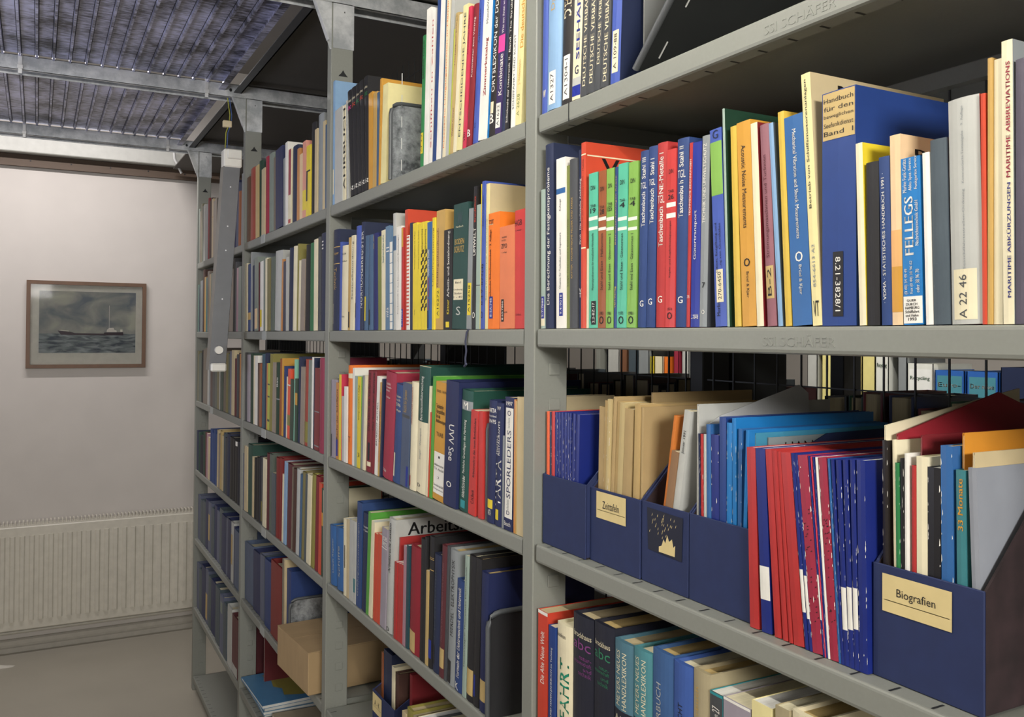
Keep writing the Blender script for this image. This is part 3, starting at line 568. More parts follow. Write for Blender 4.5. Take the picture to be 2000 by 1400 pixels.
# ------------------------------------------------------------------ everything on the shelves, in millimetres:
# (far edge of the spine along the aisle, thickness, height, lean in degrees, colour, kind, set-back, label, details)
def shelf(z, group, rows, lift=0):
    for r in rows:
        volume(r[0]/1000, r[1]/1000, r[2]/1000, r[3], r[4], r[5], r[6]/1000, z+lift/1000+.0006, r[7], group, r[8] if len(r) > 8 else {})
shelf(1.5712, 'books on the eye-level shelf of the nearest bay', [
 (1071.62, 9.9, 195.1, -0.77, 'palegreen', 'p', 4, 'pale grey-green paperback at the end beside a navy one, eye-level shelf, nearest bay', {'bd': [(.019, .17, 'cream')], 'lb': [(.1, .9, .072, .229, 'royal', 'S-7-7888')]}),
 (1061.43, 21.3, 256.2, -0.76, 'navy', 'h', 4, 'navy hardback titled Die Berechnung der Festigkeit, eye-level shelf, nearest bay', {'t': [('Die Berechnung der Festigkeitsprobleme', .3, .75, .128, .871, 'white', 'u')], 'd': 235}),
 (1039.84, 9.2, 226, -0.74, 'yellow2', 'p', 22, 'dull yellow paperback between navy and white ones, eye-level shelf, nearest bay', {'bd': [(.574, .769, 'green'), (.221, .574, 'black'), (.106, .221, 'green')]}),
 (1030.36, 23.3, 231, -0.72, 'white', 'p', 4, 'white paperback titled Chemie für Techniker und Ingenieure, eye-level shelf, nearest bay', {'bd': [(.79, .822, 'midblue')], 't': [('Kohaupt', .35, .6, .69, .759, 'ink', 'u'), ('Chemie für Techniker und Ingenieure', .35, .6, .23, .561, 'ink', 'u')], 'lb': [(.35, .75, .072, .207, 'royal', '9.4-9018')]}),
 (1006.74, 8.5, 218.4, -0.7, 'olive', 'p', 6, 'olive paperback between white and dark grey ones, eye-level shelf, nearest bay', {'t': [('Ludyk Theoretische Elektrotechnik', .3, .7, .258, .671, 'ink', 'u')]}),
 (997.93, 18.9, 224.7, -0.69, 'dgrey', 'h', 4, 'dark grey hardback titled Magnetische Felder und Kreise, eye-level shelf, nearest bay', {'t': [('RATTER · MAGNETISCHE FELDER UND KREISE', .3, .52, .294, .772, 'gold', 'u')]}),
 (978.75, 9.6, 234.5, -0.67, 'navy', 'h', 7, 'navy hardback titled Die technische Zeichnung, eye-level shelf, nearest bay', {'t': [('Groh · Die technische Zeichnung', .3, .8, .468, .836, 'white', 'u', 1), ('V', .2, .8, .199, .224, 'white', 'h'), ('T', .2, .8, .172, .197, 'white', 'h')]}),
 (968.34, 10.7, 241.4, -0.43, 'redorange', 'p', 4, 'orange-red paperback titled Theorie der Maschinensysteme, eye-level shelf, nearest bay', {'bd': [(.931, .938, 'cream'), (.427, .435, 'cream')], 't': [('Hubka', .3, .6, .848, .909, 'ink', 'u'), ('Theorie der Maschinensysteme', .3, .6, .523, .819, 'ink', 'u')], 'st': [('V H', .12, .5, .83, .92, 'ink')], 'sb': [(0, 1, .925, .932, 'cream'), (0, 1, .14, .42, 'black')], 'd': 190}),
 (957.36, 5.6, 102.4, 0, 'cream', 'b', 5, 'cream brochure between orange-red and mint green ones, eye-level shelf, nearest bay'),
 (948.2, 20.1, 197.7, -0.63, 'mint', 'p', 3, 'mint green paperback titled DIN 19, eye-level shelf, nearest bay', {'t': [('DIN', .25, .75, .889, .918, 'ink', 'h'), ('TAB', .2, .8, .777, .795, 'ink', 'h'), ('19', .2, .8, .739, .772, 'ink', 'h', 1), ('Materialprüfnormen für metallische Werkstoffe', .35, .65, .244, .61, 'ink', 'u'), ('1982', .25, .75, .084, .106, 'ink', 'h'), ('O', .22, .78, .026, .077, 'ink', 'h', 1)], 'bd': [(.694, .717, 'white'), (.631, .651, 'white')], 'lb': [(.3, .82, .021, .173, 'black', '2.2-BZ-17')]}),
 (927.8, 16.9, 197.2, 0, 'brown2', 'p', 3, 'rust brown paperback titled DIN 28, eye-level shelf, nearest bay', {'t': [('DIN', .25, .75, .87, .898, 'ink', 'h'), ('TAB', .2, .8, .759, .777, 'ink', 'h'), ('28', .2, .8, .722, .755, 'ink', 'h', 1), ('Stahl und Eisen · Maßnormen', .35, .65, .24, .6, 'ink', 'u'), ('1983', .25, .75, .083, .104, 'ink', 'h'), ('O', .22, .78, .025, .075, 'ink', 'h', 1)], 'bd': [(.683, .705, 'white'), (.621, .64, 'white')]}),
 (910.2, 16, 197.3, 0, 'lime', 'p', 3, 'lime green paperback titled DIN 155, eye-level shelf, nearest bay', {'t': [('DIN', .25, .75, .877, .905, 'ink', 'h'), ('TAB', .2, .8, .768, .785, 'ink', 'h'), ('155', .2, .8, .731, .763, 'ink', 'h', 1), ('Stahl und Eisen · Gütenormen 2', .35, .65, .236, .591, 'ink', 'u'), ('1981', .25, .75, .081, .102, 'ink', 'h'), ('O', .22, .78, .025, .074, 'ink', 'h', 1)], 'bd': [(.672, .694, 'white'), (.611, .631, 'white')]}),
 (893, 5.9, 196.7, 0.39, 'blue', 'p', 3, 'blue paperback between lime green and mint green ones, eye-level shelf, nearest bay', {'t': [('Betriebsanleitungen Krane', .25, .75, .517, .946, 'gold', 'u'), ('VDI-Verlag', .2, .8, .124, .257, 'yellow', 'u')]}),
 (886.58, 18.6, 199, 0.49, 'mint', 'p', 3, 'mint green paperback titled DIN 4 Gütenormen in mint, eye-level shelf, nearest bay', {'t': [('DIN', .25, .75, .872, .899, 'ink', 'h'), ('TAB', .2, .8, .766, .783, 'ink', 'h'), ('4', .2, .8, .731, .761, 'ink', 'h', 1), ('Stahl und Eisen · Gütenormen', .35, .65, .229, .573, 'ink', 'u'), ('1975', .25, .75, .078, .098, 'ink', 'h'), ('O', .22, .78, .023, .071, 'ink', 'h', 1)], 'bd': [(.652, .674, 'white'), (.593, .612, 'white')]}),
 (867.72, 18, 197.7, 0.95, 'lime', 'p', 4, 'lime green paperback titled DIN 4 Gütenormen 1 in lime green, eye-level shelf, nearest bay', {'t': [('DIN', .25, .75, .873, .9, 'ink', 'h'), ('TAB', .2, .8, .768, .785, 'ink', 'h'), ('4', .2, .8, .733, .764, 'ink', 'h', 1), ('Stahl und Eisen · Gütenormen 1', .35, .65, .226, .567, 'ink', 'u'), ('1981', .25, .75, .077, .097, 'ink', 'h'), ('O', .22, .78, .023, .07, 'ink', 'h', 1)], 'bd': [(.646, .667, 'white'), (.587, .606, 'white')]}),
 (846.27, 15.5, 206.8, 1.17, 'blue', 'h', 4, 'blue hardback titled Taschenbuch Stahl III, eye-level shelf, nearest bay', {'t': [('Taschenbuch', .3, .75, .568, .766, 'white', 'u', 1), ('TGL', .15, .85, .785, .821, 'white', 'h'), ('Stahl III', .3, .75, .84, .961, 'white', 'u', 1), ('G', .3, .75, .118, .153, 'white', 'h', 1)]}),
 (830.25, 16.1, 209.1, 1.12, 'blue', 'h', 4, 'blue hardback titled Taschenbuch Stahl I, eye-level shelf, nearest bay', {'t': [('Taschenbuch', .3, .75, .572, .765, 'white', 'u', 1), ('TGL', .15, .85, .784, .819, 'white', 'h'), ('Stahl I', .3, .75, .841, .932, 'white', 'u', 1), ('G', .3, .75, .125, .16, 'white', 'h', 1)]}),
 (811.71, 17.8, 210.1, 0.5, 'red', 'h', 4, 'red hardback titled Taschenbuch NE-Metalle I, eye-level shelf, nearest bay', {'t': [('Taschenbuch', .25, .7, .435, .651, 'white', 'u', 1), ('TGL', .12, .8, .672, .715, 'white', 'h'), ('NE-Metalle I', .25, .7, .723, .945, 'white', 'u', 1), ('G', .25, .7, .133, .17, 'white', 'h', 1)]}),
 (793.56, 16.2, 199.3, 0.54, 'red2', 'p', 4, 'bright red paperback titled DIN 26 Kupfer und Kupferknetlegierungen, eye-level shelf, nearest bay', {'bd': [(.675, .701, 'white'), (.614, .641, 'white')], 't': [('DIN', .25, .75, .863, .888, 'ink', 'h'), ('TAB', .2, .8, .756, .773, 'ink', 'h'), ('26', .2, .8, .718, .746, 'ink', 'h', 1), ('Kupfer und Kupferknetlegierungen', .35, .6, .28, .598, 'ink', 'u'), ('1974', .25, .75, .094, .11, 'ink', 'h'), ('O', .22, .75, .045, .085, 'ink', 'h', 1)]}),
 (776.77, 19.6, 208, 0.58, 'blue', 'h', 4, 'blue hardback titled Taschenbuch Stahl II, eye-level shelf, nearest bay', {'t': [('Taschenbu h', .25, .65, .579, .776, 'white', 'u', 1), ('TGL', .12, .8, .791, .833, 'white', 'h'), ('Stahl II', .25, .65, .848, .959, 'white', 'u', 1), ('G', .25, .7, .127, .163, 'white', 'h', 1)]}),
 (756.99, 5.2, 200.1, 1.26, 'red', 'p', 4, 'red paperback titled Technische Zeichnungen, eye-level shelf, nearest bay', {'t': [('TECHNISCHE ZEICHNUNGEN', .25, .75, .605, .91, 'white', 'u'), ('25', .1, .9, .158, .173, 'white', 'h')]}),
 (749.88, 14.3, 199.1, 0.79, 'royal', 'p', 4, 'royal blue paperback titled Gütertransport, eye-level shelf, nearest bay', {'t': [('Gütertransport', .25, .65, .365, .631, 'white', 'u', 1), ('Beuth', .1, .9, .045, .068, 'white', 'u')]}),
 (735.31, 11.8, 203.3, 1.1, 'grey', 'p', 4, 'grey paperback titled Technik und Umweltschutz, eye-level shelf, nearest bay', {'cov': 'dgrey', 't': [('TECHNIK UND UMWELTSCHUTZ', .2, .6, .543, .959, 'white', 'u'), ('7', .3, .7, .205, .233, 'ink', 'h', 1), ('O', .3, .7, .067, .09, 'white', 'h')]}),
 (709.66, 17.3, 207.2, -2.88, 'violetblue', 'p', 4, 'violet-blue paperback titled Entgiftung von Chemikalien, eye-level shelf, nearest bay', {'bd': [(.662, .934, 'lime')], 't': [('G', .25, .75, .949, .993, 'navy', 'h', 1), ('...sation, Entgiftung und', .18, .42, .251, .523, 'ink', 'u'), ('...ng von Chemikalien', .52, .76, .29, .518, 'ink', 'u'), ('Merlin', .2, .5, .053, .122, 'ink', 'u')], 'lb': [(.2, .8, .122, .287, 'cream', '270-6450')]}),
], 0)
shelf(1.5712, 'books on the eye-level shelf of the nearest bay', [
 (692.1, 3.6, 225.9, -2.27, 'palegreen', 'p', 4, 'pale grey-green paperback at the end beside a dull yellow one, eye-level shelf, nearest bay', {'cov': 'darkgreen', 'd': 225, 'st': [('UMWELT', .3, .9, .72, .8, 'ink')]}),
 (680.66, 8.7, 204.6, -2.24, 'yellow2', 'b', 4, 'dull yellow brochure between pale grey-green and golden yellow ones, eye-level shelf, nearest bay'),
 (669.59, 19.4, 206.3, -2.82, 'mustard', 'p', 4, 'golden yellow paperback titled Acoustic Noise Measurements, eye-level shelf, nearest bay', {'t': [('Acoustic Noise Measurements', .3, .62, .477, .884, 'ink', 'd'), ('Brüel & Kjær', .35, .6, .137, .264, 'ink', 'd'), ('O', .25, .7, .289, .329, 'ink', 'h', 1)]}),
 (649.45, 9.2, 201.7, -2.92, 'cream', 'p', 4, 'cream paperback between golden yellow and dusty mauve ones, eye-level shelf, nearest bay', {'cov': 'darkred'}),
 (635.85, 12.1, 197.6, -3.35, 'mauve', 'h', 4, 'dusty mauve hardback between cream and pale blue ones, eye-level shelf, nearest bay', {'t': [('Strömungsmaschinen und Turbinen', .25, .7, .336, .847, 'maroon', 'u')], 'lb': [(.05, .9, .135, .296, 'tan', 'B-2')]}),
 (621.15, 5.9, 197.2, -4.03, 'skyblue', 'b', 4, 'pale blue brochure between dusty mauve and dull yellow ones, eye-level shelf, nearest bay', {'cov': 'slate'}),
 (611.85, 7.5, 205.1, -3.14, 'yellow2', 'p', 4, 'dull yellow paperback between pale blue and bright blue ones, eye-level shelf, nearest bay'),
 (602.69, 23, 197.7, -3.55, 'midblue', 'p', 4, 'bright blue paperback titled Mechanical Vibration and Shock Measurements, eye-level shelf, nearest bay', {'t': [('Mechanical Vibration and Shock Measurements', .42, .62, .409, .934, 'white', 'd', 1), ('Brüel & Kjær', .42, .62, .144, .285, 'white', 'd', 1), ('O', .3, .7, .3, .348, 'white', 'h', 1)]}),
 (578.6, 10.7, 233.8, -3.77, 'paleyellow', 'p', 4, 'pale yellow paperback titled Betrieb von Schiffsmotorenanlagen, eye-level shelf, nearest bay', {'cov': 'beige', 'd': 190, 'st': [('Betrieb von', .18, .75, .885, .965, 'ink'), ('Schiffsmot', .18, .75, .78, .86, 'ink')], 't': [('Betrieb von Schiffsmotorenanlagen', .25, .62, .461, .976, 'ink', 'u'), ('854-6613 A2', .3, .62, .151, .319, 'grey', 'u'), ('VT', .2, .8, .036, .097, 'ink', 'h', 1)]}),
 (568.13, 37.2, 209.3, -0.27, 'blue2', 'r', 4, 'blue binder titled Handbuch für den beweglichen Seefunkdienst, eye-level shelf, nearest bay', {'d': 230, 'lb': [(.03, .98, .794, .995, 'tan', ['Handbuch', 'für den', 'beweglichen', 'Seefunkdienst', 'Band  I']), (.35, .65, .039, .313, 'black', '8.21-3828/1', 'd')]}),
 (526.61, 7, 157.5, -1.79, 'cream', 'p', 4, 'cream paperback between blue and black ones, eye-level shelf, nearest bay', {'cov': 'yellow', 'd': 130, 'st': [('sch.', .4, .9, .84, .92, 'ink')]}),
 (519.44, 12.8, 138.8, -0.67, 'black', 'h', 4, 'black hardback at the end beside a cream one, eye-level shelf, nearest bay', {'d': 150}),
], 0)
shelf(1.5712, 'books on the eye-level shelf of the nearest bay', [
 (504.38, 10.5, 141.3, -1.48, 'blue', 'h', 4, 'blue hardback titled Statistisches Handbuch 1991, eye-level shelf, nearest bay', {'t': [('· VDMA · STATISTISCHES HANDBUCH 1991 ·', .25, .55, .13, .902, 'white', 'u', 1)]}),
 (493.57, 10, 157.4, -1.14, 'peach', 'p', 4, 'peach paperback between blue and bright blue ones, eye-level shelf, nearest bay', {'cov': 'peach', 'd': 160, 'bd': [(.306, .498, 'peach2'), (.068, .306, 'mustard')], 'st': [('Riemann', .1, .8, .87, .93, 'ink')]}),
 (482.62, 17.5, 136.2, -1.43, 'midblue2', 'p', 4, 'bright blue paperback titled Quer durch Hamburg, eye-level shelf, nearest bay', {'bd': [(.009, .17, 'white')], 't': [('Marine Funk-Geräte', .08, .3, .792, .993, 'white', 'u', 1), ('Akku Spez.-Service', .4, .62, .799, .993, 'white', 'u', 1), ('Funkgeräte Service', .7, .9, .805, 1.004, 'white', 'u', 1), ('FELLEGS', .15, .62, .415, .766, 'white', 'u', 1), ('Nachrichtentechnik GmbH', .7, .88, .468, .737, 'white', 'u', 1), ('(0 40) 34 49 49', .08, .3, .183, .336, 'white', 'u', 1), ('Fax (0 40) 38 96 62', .38, .58, .186, .382, 'white', 'u', 1), ('oder 38 96 70', .68, .88, .19, .329, 'white', 'u', 1), ('QUER', .2, .7, .136, .152, 'ink', 'h', 1), ('DURCH', .15, .75, .115, .13, 'ink', 'h', 1), ('HAMBURG', .1, .85, .093, .109, 'ink', 'h', 1), ('Schiffahrt', .1, .85, .07, .087, 'ink', 'h', 1), ('und Hafen', .12, .8, .048, .064, 'ink', 'h', 1), ('1993', .25, .7, .025, .043, 'ink', 'h', 1)]}),
 (462.2, 5.9, 137.6, -1.58, 'white', 'p', 4, 'white paperback between bright blue and slate grey ones, eye-level shelf, nearest bay'),
 (455.8, 14, 146.4, -1.46, 'slate', 'h', 4, 'slate grey hardback between white and light grey ones, eye-level shelf, nearest bay'),
 (440.8, 25.8, 174.1, -1.24, 'lgrey', 'h', 4, 'light grey hardback titled Seeschiffahrtsstraßen-Ordnung, eye-level shelf, nearest bay', {'t': [('Seeschiffahrtsstraßen-Ordnung', .45, .55, .243, .595, 'grey', 'u'), ('Kommentierte Textausgabe', .45, .55, .621, .852, 'grey', 'u'), ('9. Auflage', .45, .55, .877, .963, 'grey', 'u'), ('A 22 46', .3, .55, .026, .218, 'dgrey', 'u')], 'bd': [(.021, .243, 'cream', .1, .85)], 'cov': 'redorange'}),
 (414.66, 3.7, 173.3, -0.56, 'redorange', 'b', 4, 'orange-red brochure between light grey and tan ones, eye-level shelf, nearest bay', {'d': 190}),
 (410.75, 3.3, 198.5, 0, 'tan2', 'b', 4, 'tan brochure between orange-red and cream ones, eye-level shelf, nearest bay', {'d': 200}),
 (407.13, 6.8, 196.6, 0, 'cream', 'p', 6, 'cream paperback between tan and cream ones, eye-level shelf, nearest bay', {'d': 200}),
 (398.56, 8.3, 207.9, -0.44, 'cream', 'p', 4, 'cream paperback titled Maritime Abkürzungen, eye-level shelf, nearest bay', {'cov': 'grey', 'd': 170, 't': [('MARITIME ABKÜRZUNGEN', .4, .78, .093, .497, 'violet', 'u', 1), ('MARITIME ABBREVIATIONS', .4, .78, .515, .925, 'crimson', 'u', 1)]}),
 (389.9, 13.4, 191.7, 0, 'purplegrey', 'h', 4, 'purple-grey hardback at the end beside a cream one, eye-level shelf, nearest bay'),
], 0)
shelf(1.8725, 'books on the top shelf of the nearest bay', [
 (1074.22, 14.1, 231.3, 0.68, 'violetblue', 'h', 4, 'violet-blue hardback at the end beside a pale blue one, top shelf, nearest bay', {'t': [('W', .3, .8, .097, .142, 'cream', 'h', 1)]}),
 (1059.9, 35.5, 229.8, 1.16, 'skyblue', 'h', 2, 'pale blue hardback between violet-blue and black ones, top shelf, nearest bay', {'lb': [(.22, .72, .033, .231, 'white', 'A1327')], 't': [('Das', .3, .6, .597, .697, 'gold', 'u')]}),
 (1024.2, 31.6, 198.7, 1.8, 'black2', 'h', 4, 'black hardback between pale blue and cream ones, top shelf, nearest bay', {'lb': [(.18, .72, .033, .33, 'white', 'A1304-1')], 't': [('DIE', .15, .75, .586, .7, 'cream', 'u', 1), ('O', .15, .75, .697, .785, 'gold', 'h', 1)]}),
 (992.38, 19.9, 189.8, 2.35, 'cream', 'p', 3, 'cream paperback titled Seehäfen, top shelf, nearest bay', {'bd': [(.024, .097, 'royal'), (.097, .151, 'lgrey')], 't': [('SEEHÄFEN', .3, .8, .275, .854, 'royal', 'u', 1), ('G', .3, .75, .173, .233, 'navy', 'h', 1)]}),
 (972.24, 14.8, 191.6, 2.98, 'dgrey', 'p', 3, 'dark grey paperback between cream and dark grey ones, top shelf, nearest bay', {'t': [('DEUTSCHE VERBÄNDE UND', .25, .8, .066, .951, 'cream', 'u', 1)]}),
 (957.16, 17.2, 183.2, 3.29, 'dgrey', 'p', 3, 'second dark grey paperback from the cream paperback away from the wall, top shelf, nearest bay', {'t': [('DEUTSCHE VERBÄNDE UND', .25, .8, .068, .956, 'cream', 'u', 1)]}),
 (939.63, 13, 172.8, 3.66, 'dgrey', 'p', 3, 'second dark grey paperback from the violet-blue binder towards the wall, top shelf, nearest bay', {'t': [('DEUTSCHE VERBÄNDE UND', .25, .8, .189, .974, 'cream', 'u', 1)]}),
 (925.96, 17.3, 170.2, 3.55, 'dgrey', 'p', 3, 'dark grey paperback between dark grey and violet-blue ones, top shelf, nearest bay', {'t': [('DEUTSCHE VERBÄNDE UND', .25, .8, .041, .954, 'cream', 'u', 1)]}),
 (905.21, 20, 152.7, 2.52, 'violetblue', 'r', 4, 'violet-blue binder at the end beside a dark grey one, top shelf, nearest bay', {'cov': 'navy', 'd': 230, 'lb': [(.15, .8, .084, .423, 'cream', 'A 109-88')]}),
], 0)
shelf(1.8725, 'books on the top shelf of the second bay', [
 (2075.39, 17.3, 299.3, -0.85, 'skyblue', 'r', 4, 'pale blue binder at the end beside a light grey one, top shelf, second bay', {'d': 200, 'lb': [(.2, .7, .085, .286, 'cream', '')]}),
 (2056.69, 58.8, 224.3, -1.15, 'lgrey', 'p', 4, 'light grey paperback between pale blue and cream ones, top shelf, second bay'),
 (1997.1, 17.3, 223.6, -1.26, 'cream', 'p', 6, 'cream paperback between two light grey ones, top shelf, second bay', {'t': [('AHRBUCH', .1, .9, .113, .969, 'ink', 'u', 1)]}),
 (1971.96, 10.6, 231, -2.66, 'lgrey', 'b', 6, 'light grey brochure between cream and black ones, top shelf, second bay'),
 (1939.27, 26.3, 248.1, -7.16, 'black', 'h', 4, 'black hardback between light grey and black ones, top shelf, second bay', {'t': [('brockhaus', .1, .9, .887, .912, 'cream', 'h'), ('abc', .1, .9, .819, .866, 'pink', 'h'), ('k-z', .1, .9, .057, .11, 'white', 'h', 1)]}),
 (1912.52, 27.7, 248.5, -6.93, 'black', 'h', 4, 'second black hardback from the light grey brochure away from the wall, top shelf, second bay', {'t': [('brockhaus', .1, .9, .889, .914, 'cream', 'h'), ('abc', .1, .9, .823, .868, 'redorange', 'h'), ('k-z', .1, .9, .06, .113, 'white', 'h', 1)]}),
 (1884.45, 23, 248.7, -6.13, 'black', 'h', 4, 'third black hardback from the light grey brochure away from the wall, top shelf, second bay', {'t': [('brockhaus', .1, .9, .891, .916, 'cream', 'h'), ('abc', .1, .9, .826, .871, 'green', 'h'), ('k-z', .1, .9, .063, .115, 'white', 'h', 1)]}),
 (1861.11, 24.4, 249.7, -5.55, 'black', 'h', 4, 'second black hardback from the golden yellow paperback towards the wall, top shelf, second bay', {'t': [('brockhaus', .1, .9, .893, .917, 'cream', 'h'), ('abc', .1, .9, .829, .873, 'redorange', 'h'), ('k-z', .1, .9, .066, .117, 'white', 'h', 1)]}),
 (1836.65, 24.8, 250.5, -3.78, 'black', 'h', 4, 'black hardback between black and golden yellow ones, top shelf, second bay', {'t': [('brockhaus', .1, .9, .895, .919, 'cream', 'h'), ('abc', .1, .9, .832, .876, 'green', 'h'), ('k-z', .1, .9, .069, .118, 'white', 'h', 1)]}),
 (1811.83, 25.2, 207.3, -1.69, 'mustard', 'p', 4, 'golden yellow paperback between black and tan ones, top shelf, second bay'),
 (1786.56, 23.6, 201.2, -0.12, 'tan2', 'p', 4, 'tan paperback between golden yellow and steel blue ones, top shelf, second bay'),
 (1762.66, 12.3, 196.6, 0, 'steelblue', 'b', 4, 'steel blue brochure between tan and golden yellow ones, top shelf, second bay'),
 (1750.29, 11.3, 220.7, 1.51, 'mustard', 'e', 4, 'golden yellow folder between steel blue and pale yellow ones, top shelf, second bay', {'d': 240, 'st': [('Niels Bönge', .12, .8, .9, .96, 'ink')]}),
 (1737.4, 30.2, 202.6, 2.99, 'paleyellow', 'e', 4, 'pale yellow folder at the end beside a golden yellow one, top shelf, second bay', {'d': 230}),
], 0)
shelf(1.8725, 'books on the top shelf of the second bay', [
 (1525.9, 19.5, 241.9, 2.11, 'green', 'h', 4, 'green hardback at the end beside a white one, top shelf, second bay', {'lb': [(.1, .75, .1, .258, 'yellow', 'AP 2.2')], 't': [('Bibliothek Technik', .3, .7, .67, .961, 'ink', 'u')]}),
 (1506.09, 20.4, 285, 2.11, 'white', 'p', 4, 'white paperback between green and white ones, top shelf, second bay'),
 (1482.11, 13.2, 278.5, 1.44, 'white', 'p', 4, 'white paperback between white and blue ones, top shelf, second bay', {'t': [('Schiffbau in Zahlen', .5, .9, .098, .926, 'red', 'u')]}),
 (1467.79, 17.6, 289.9, 3.79, 'blue', 'h', 4, 'blue hardback between two white ones, top shelf, second bay'),
 (1447.66, 19.8, 288, 3.35, 'white', 'p', 4, 'white paperback between blue and steel blue ones, top shelf, second bay'),
 (1424.47, 2.9, 292, 2.71, 'steelblue', 'b', 4, 'steel blue brochure between white and cream ones, top shelf, second bay'),
 (1421.28, 13.6, 297.1, 3.36, 'cream', 'p', 4, 'cream paperback between steel blue and light grey ones, top shelf, second bay', {'t': [('Klassische Umgangsformen in Hamburg', .25, .75, .053, .974, 'orange', 'u')]}),
 (1406.84, 12.7, 288, 4.41, 'lgrey', 'b', 4, 'light grey brochure between cream and yellow-green ones, top shelf, second bay', {'d': 230}),
 (1393.98, 4.6, 213.2, 5.11, 'lime2', 'b', 4, 'yellow-green brochure between light grey and tan ones, top shelf, second bay'),
 (1388.69, 13, 237.6, 5.02, 'tan', 'p', 4, 'tan paperback between yellow-green and cream ones, top shelf, second bay', {'t': [('Walter Conrad', .35, .75, .122, .325, 'maroon', 'u'), ('Taschenbuch Energie', .3, .7, .621, .984, 'maroon', 'u')]}),
 (1375.41, 13.4, 230.5, 5.42, 'cream', 'p', 4, 'cream paperback between tan and pale yellow ones, top shelf, second bay'),
 (1361.63, 21.3, 239.9, 5.76, 'paleyellow', 'p', 4, 'pale yellow paperback between cream and pinkish red ones, top shelf, second bay', {'t': [('ENTSCHEIDENDE JAHRE', .3, .75, .092, .945, 'dgrey', 'u')]}),
 (1336.97, 11.7, 231.7, 5, 'pinkred', 'p', 4, 'pinkish red paperback between pale yellow and dark red ones, top shelf, second bay', {'t': [('Arbeitsschutz Medizin', .25, .65, .661, .94, 'ink', 'u'), ('VDI', .2, .8, .046, .113, 'ink', 'u')]}),
 (1325.06, 19.3, 228.9, 6.66, 'darkred', 'h', 4, 'dark red hardback between pinkish red and violet-blue ones, top shelf, second bay', {'t': [('Kommentar zum Vertrag', .3, .7, .49, .907, 'white', 'u'), ('B', .2, .8, .067, .118, 'white', 'h', 1)]}),
 (1300.29, 19.9, 246.6, 5.33, 'violetblue', 'h', 4, 'violet-blue hardback between dark red and white ones, top shelf, second bay', {'t': [('Arbeitsrecht', .3, .6, .649, .867, 'navy', 'u'), ('O', .3, .6, .098, .136, 'navy', 'h')]}),
 (1277.71, 31.3, 242.4, 4.8, 'white', 'p', 4, 'white paperback titled Zimmerkatalog, top shelf, second bay', {'t': [('Zimmerkatalog', .4, .75, .284, .661, 'red', 'u', 1), ('Münch/Verlag', .4, .7, .752, .971, 'dgrey', 'u')]}),
 (1245.27, 2.8, 233.9, 4.56, 'midblue2', 'b', 4, 'bright blue brochure between white and black ones, top shelf, second bay'),
 (1242.12, 20.5, 227.4, 5.2, 'black2', 'h', 4, 'black hardback titled Ortslexikon der DDR, top shelf, second bay', {'lb': [(.15, .7, .156, .235, 'cream', '')], 't': [('ORTSLEXIKON der DDR', .25, .75, .3, .96, 'white', 'u'), ('B', .1, .8, .086, .151, 'white', 'h', 1)]}),
 (1218.45, 20.9, 225.2, 4.49, 'purple', 'p', 4, 'dark purple paperback titled Kombinate, top shelf, second bay', {'bd': [(.549, .663, 'pink')], 'lb': [(.05, .8, .038, .206, 'white', 'A1622')], 't': [('Kombinate', .3, .85, .256, .534, 'white', 'u', 1), ('Was aus ihnen wurde', .5, .8, .673, .94, 'white', 'u')]}),
 (1197.23, 10.8, 219.9, 4.49, 'navy', 'h', 4, 'navy hardback between dark purple and black ones, top shelf, second bay'),
 (1186.11, 12.5, 216.9, 4.49, 'black', 'p', 4, 'black paperback titled Schicksale, top shelf, second bay', {'t': [('Schicksale der Unterwelt', .3, .75, .048, .461, 'white', 'u', 1), ('II. Band. The Struktur', .3, .75, .481, .945, 'white', 'u', 1)]}),
 (1166.81, 14.1, 214.1, 2.75, 'white', 'p', 4, 'white paperback titled Schiffahrt und Kunst, top shelf, second bay', {'t': [('SCHIFFAHRT UND KUNST', .3, .7, .123, .643, 'dgrey', 'u')]}),
 (1152.51, 18.3, 207.8, 3.67, 'paleyellow', 'p', 4, 'pale yellow paperback at the end beside a white one, top shelf, second bay', {'t': [('Die deutsche', .4, .9, .539, .902, 'mustard2', 'u', 1), ('J. Williamsohn', .3, .7, .281, .457, 'mustard2', 'u'), ('A 2628', .2, .65, .063, .218, 'olive', 'u')]}),
], 0)
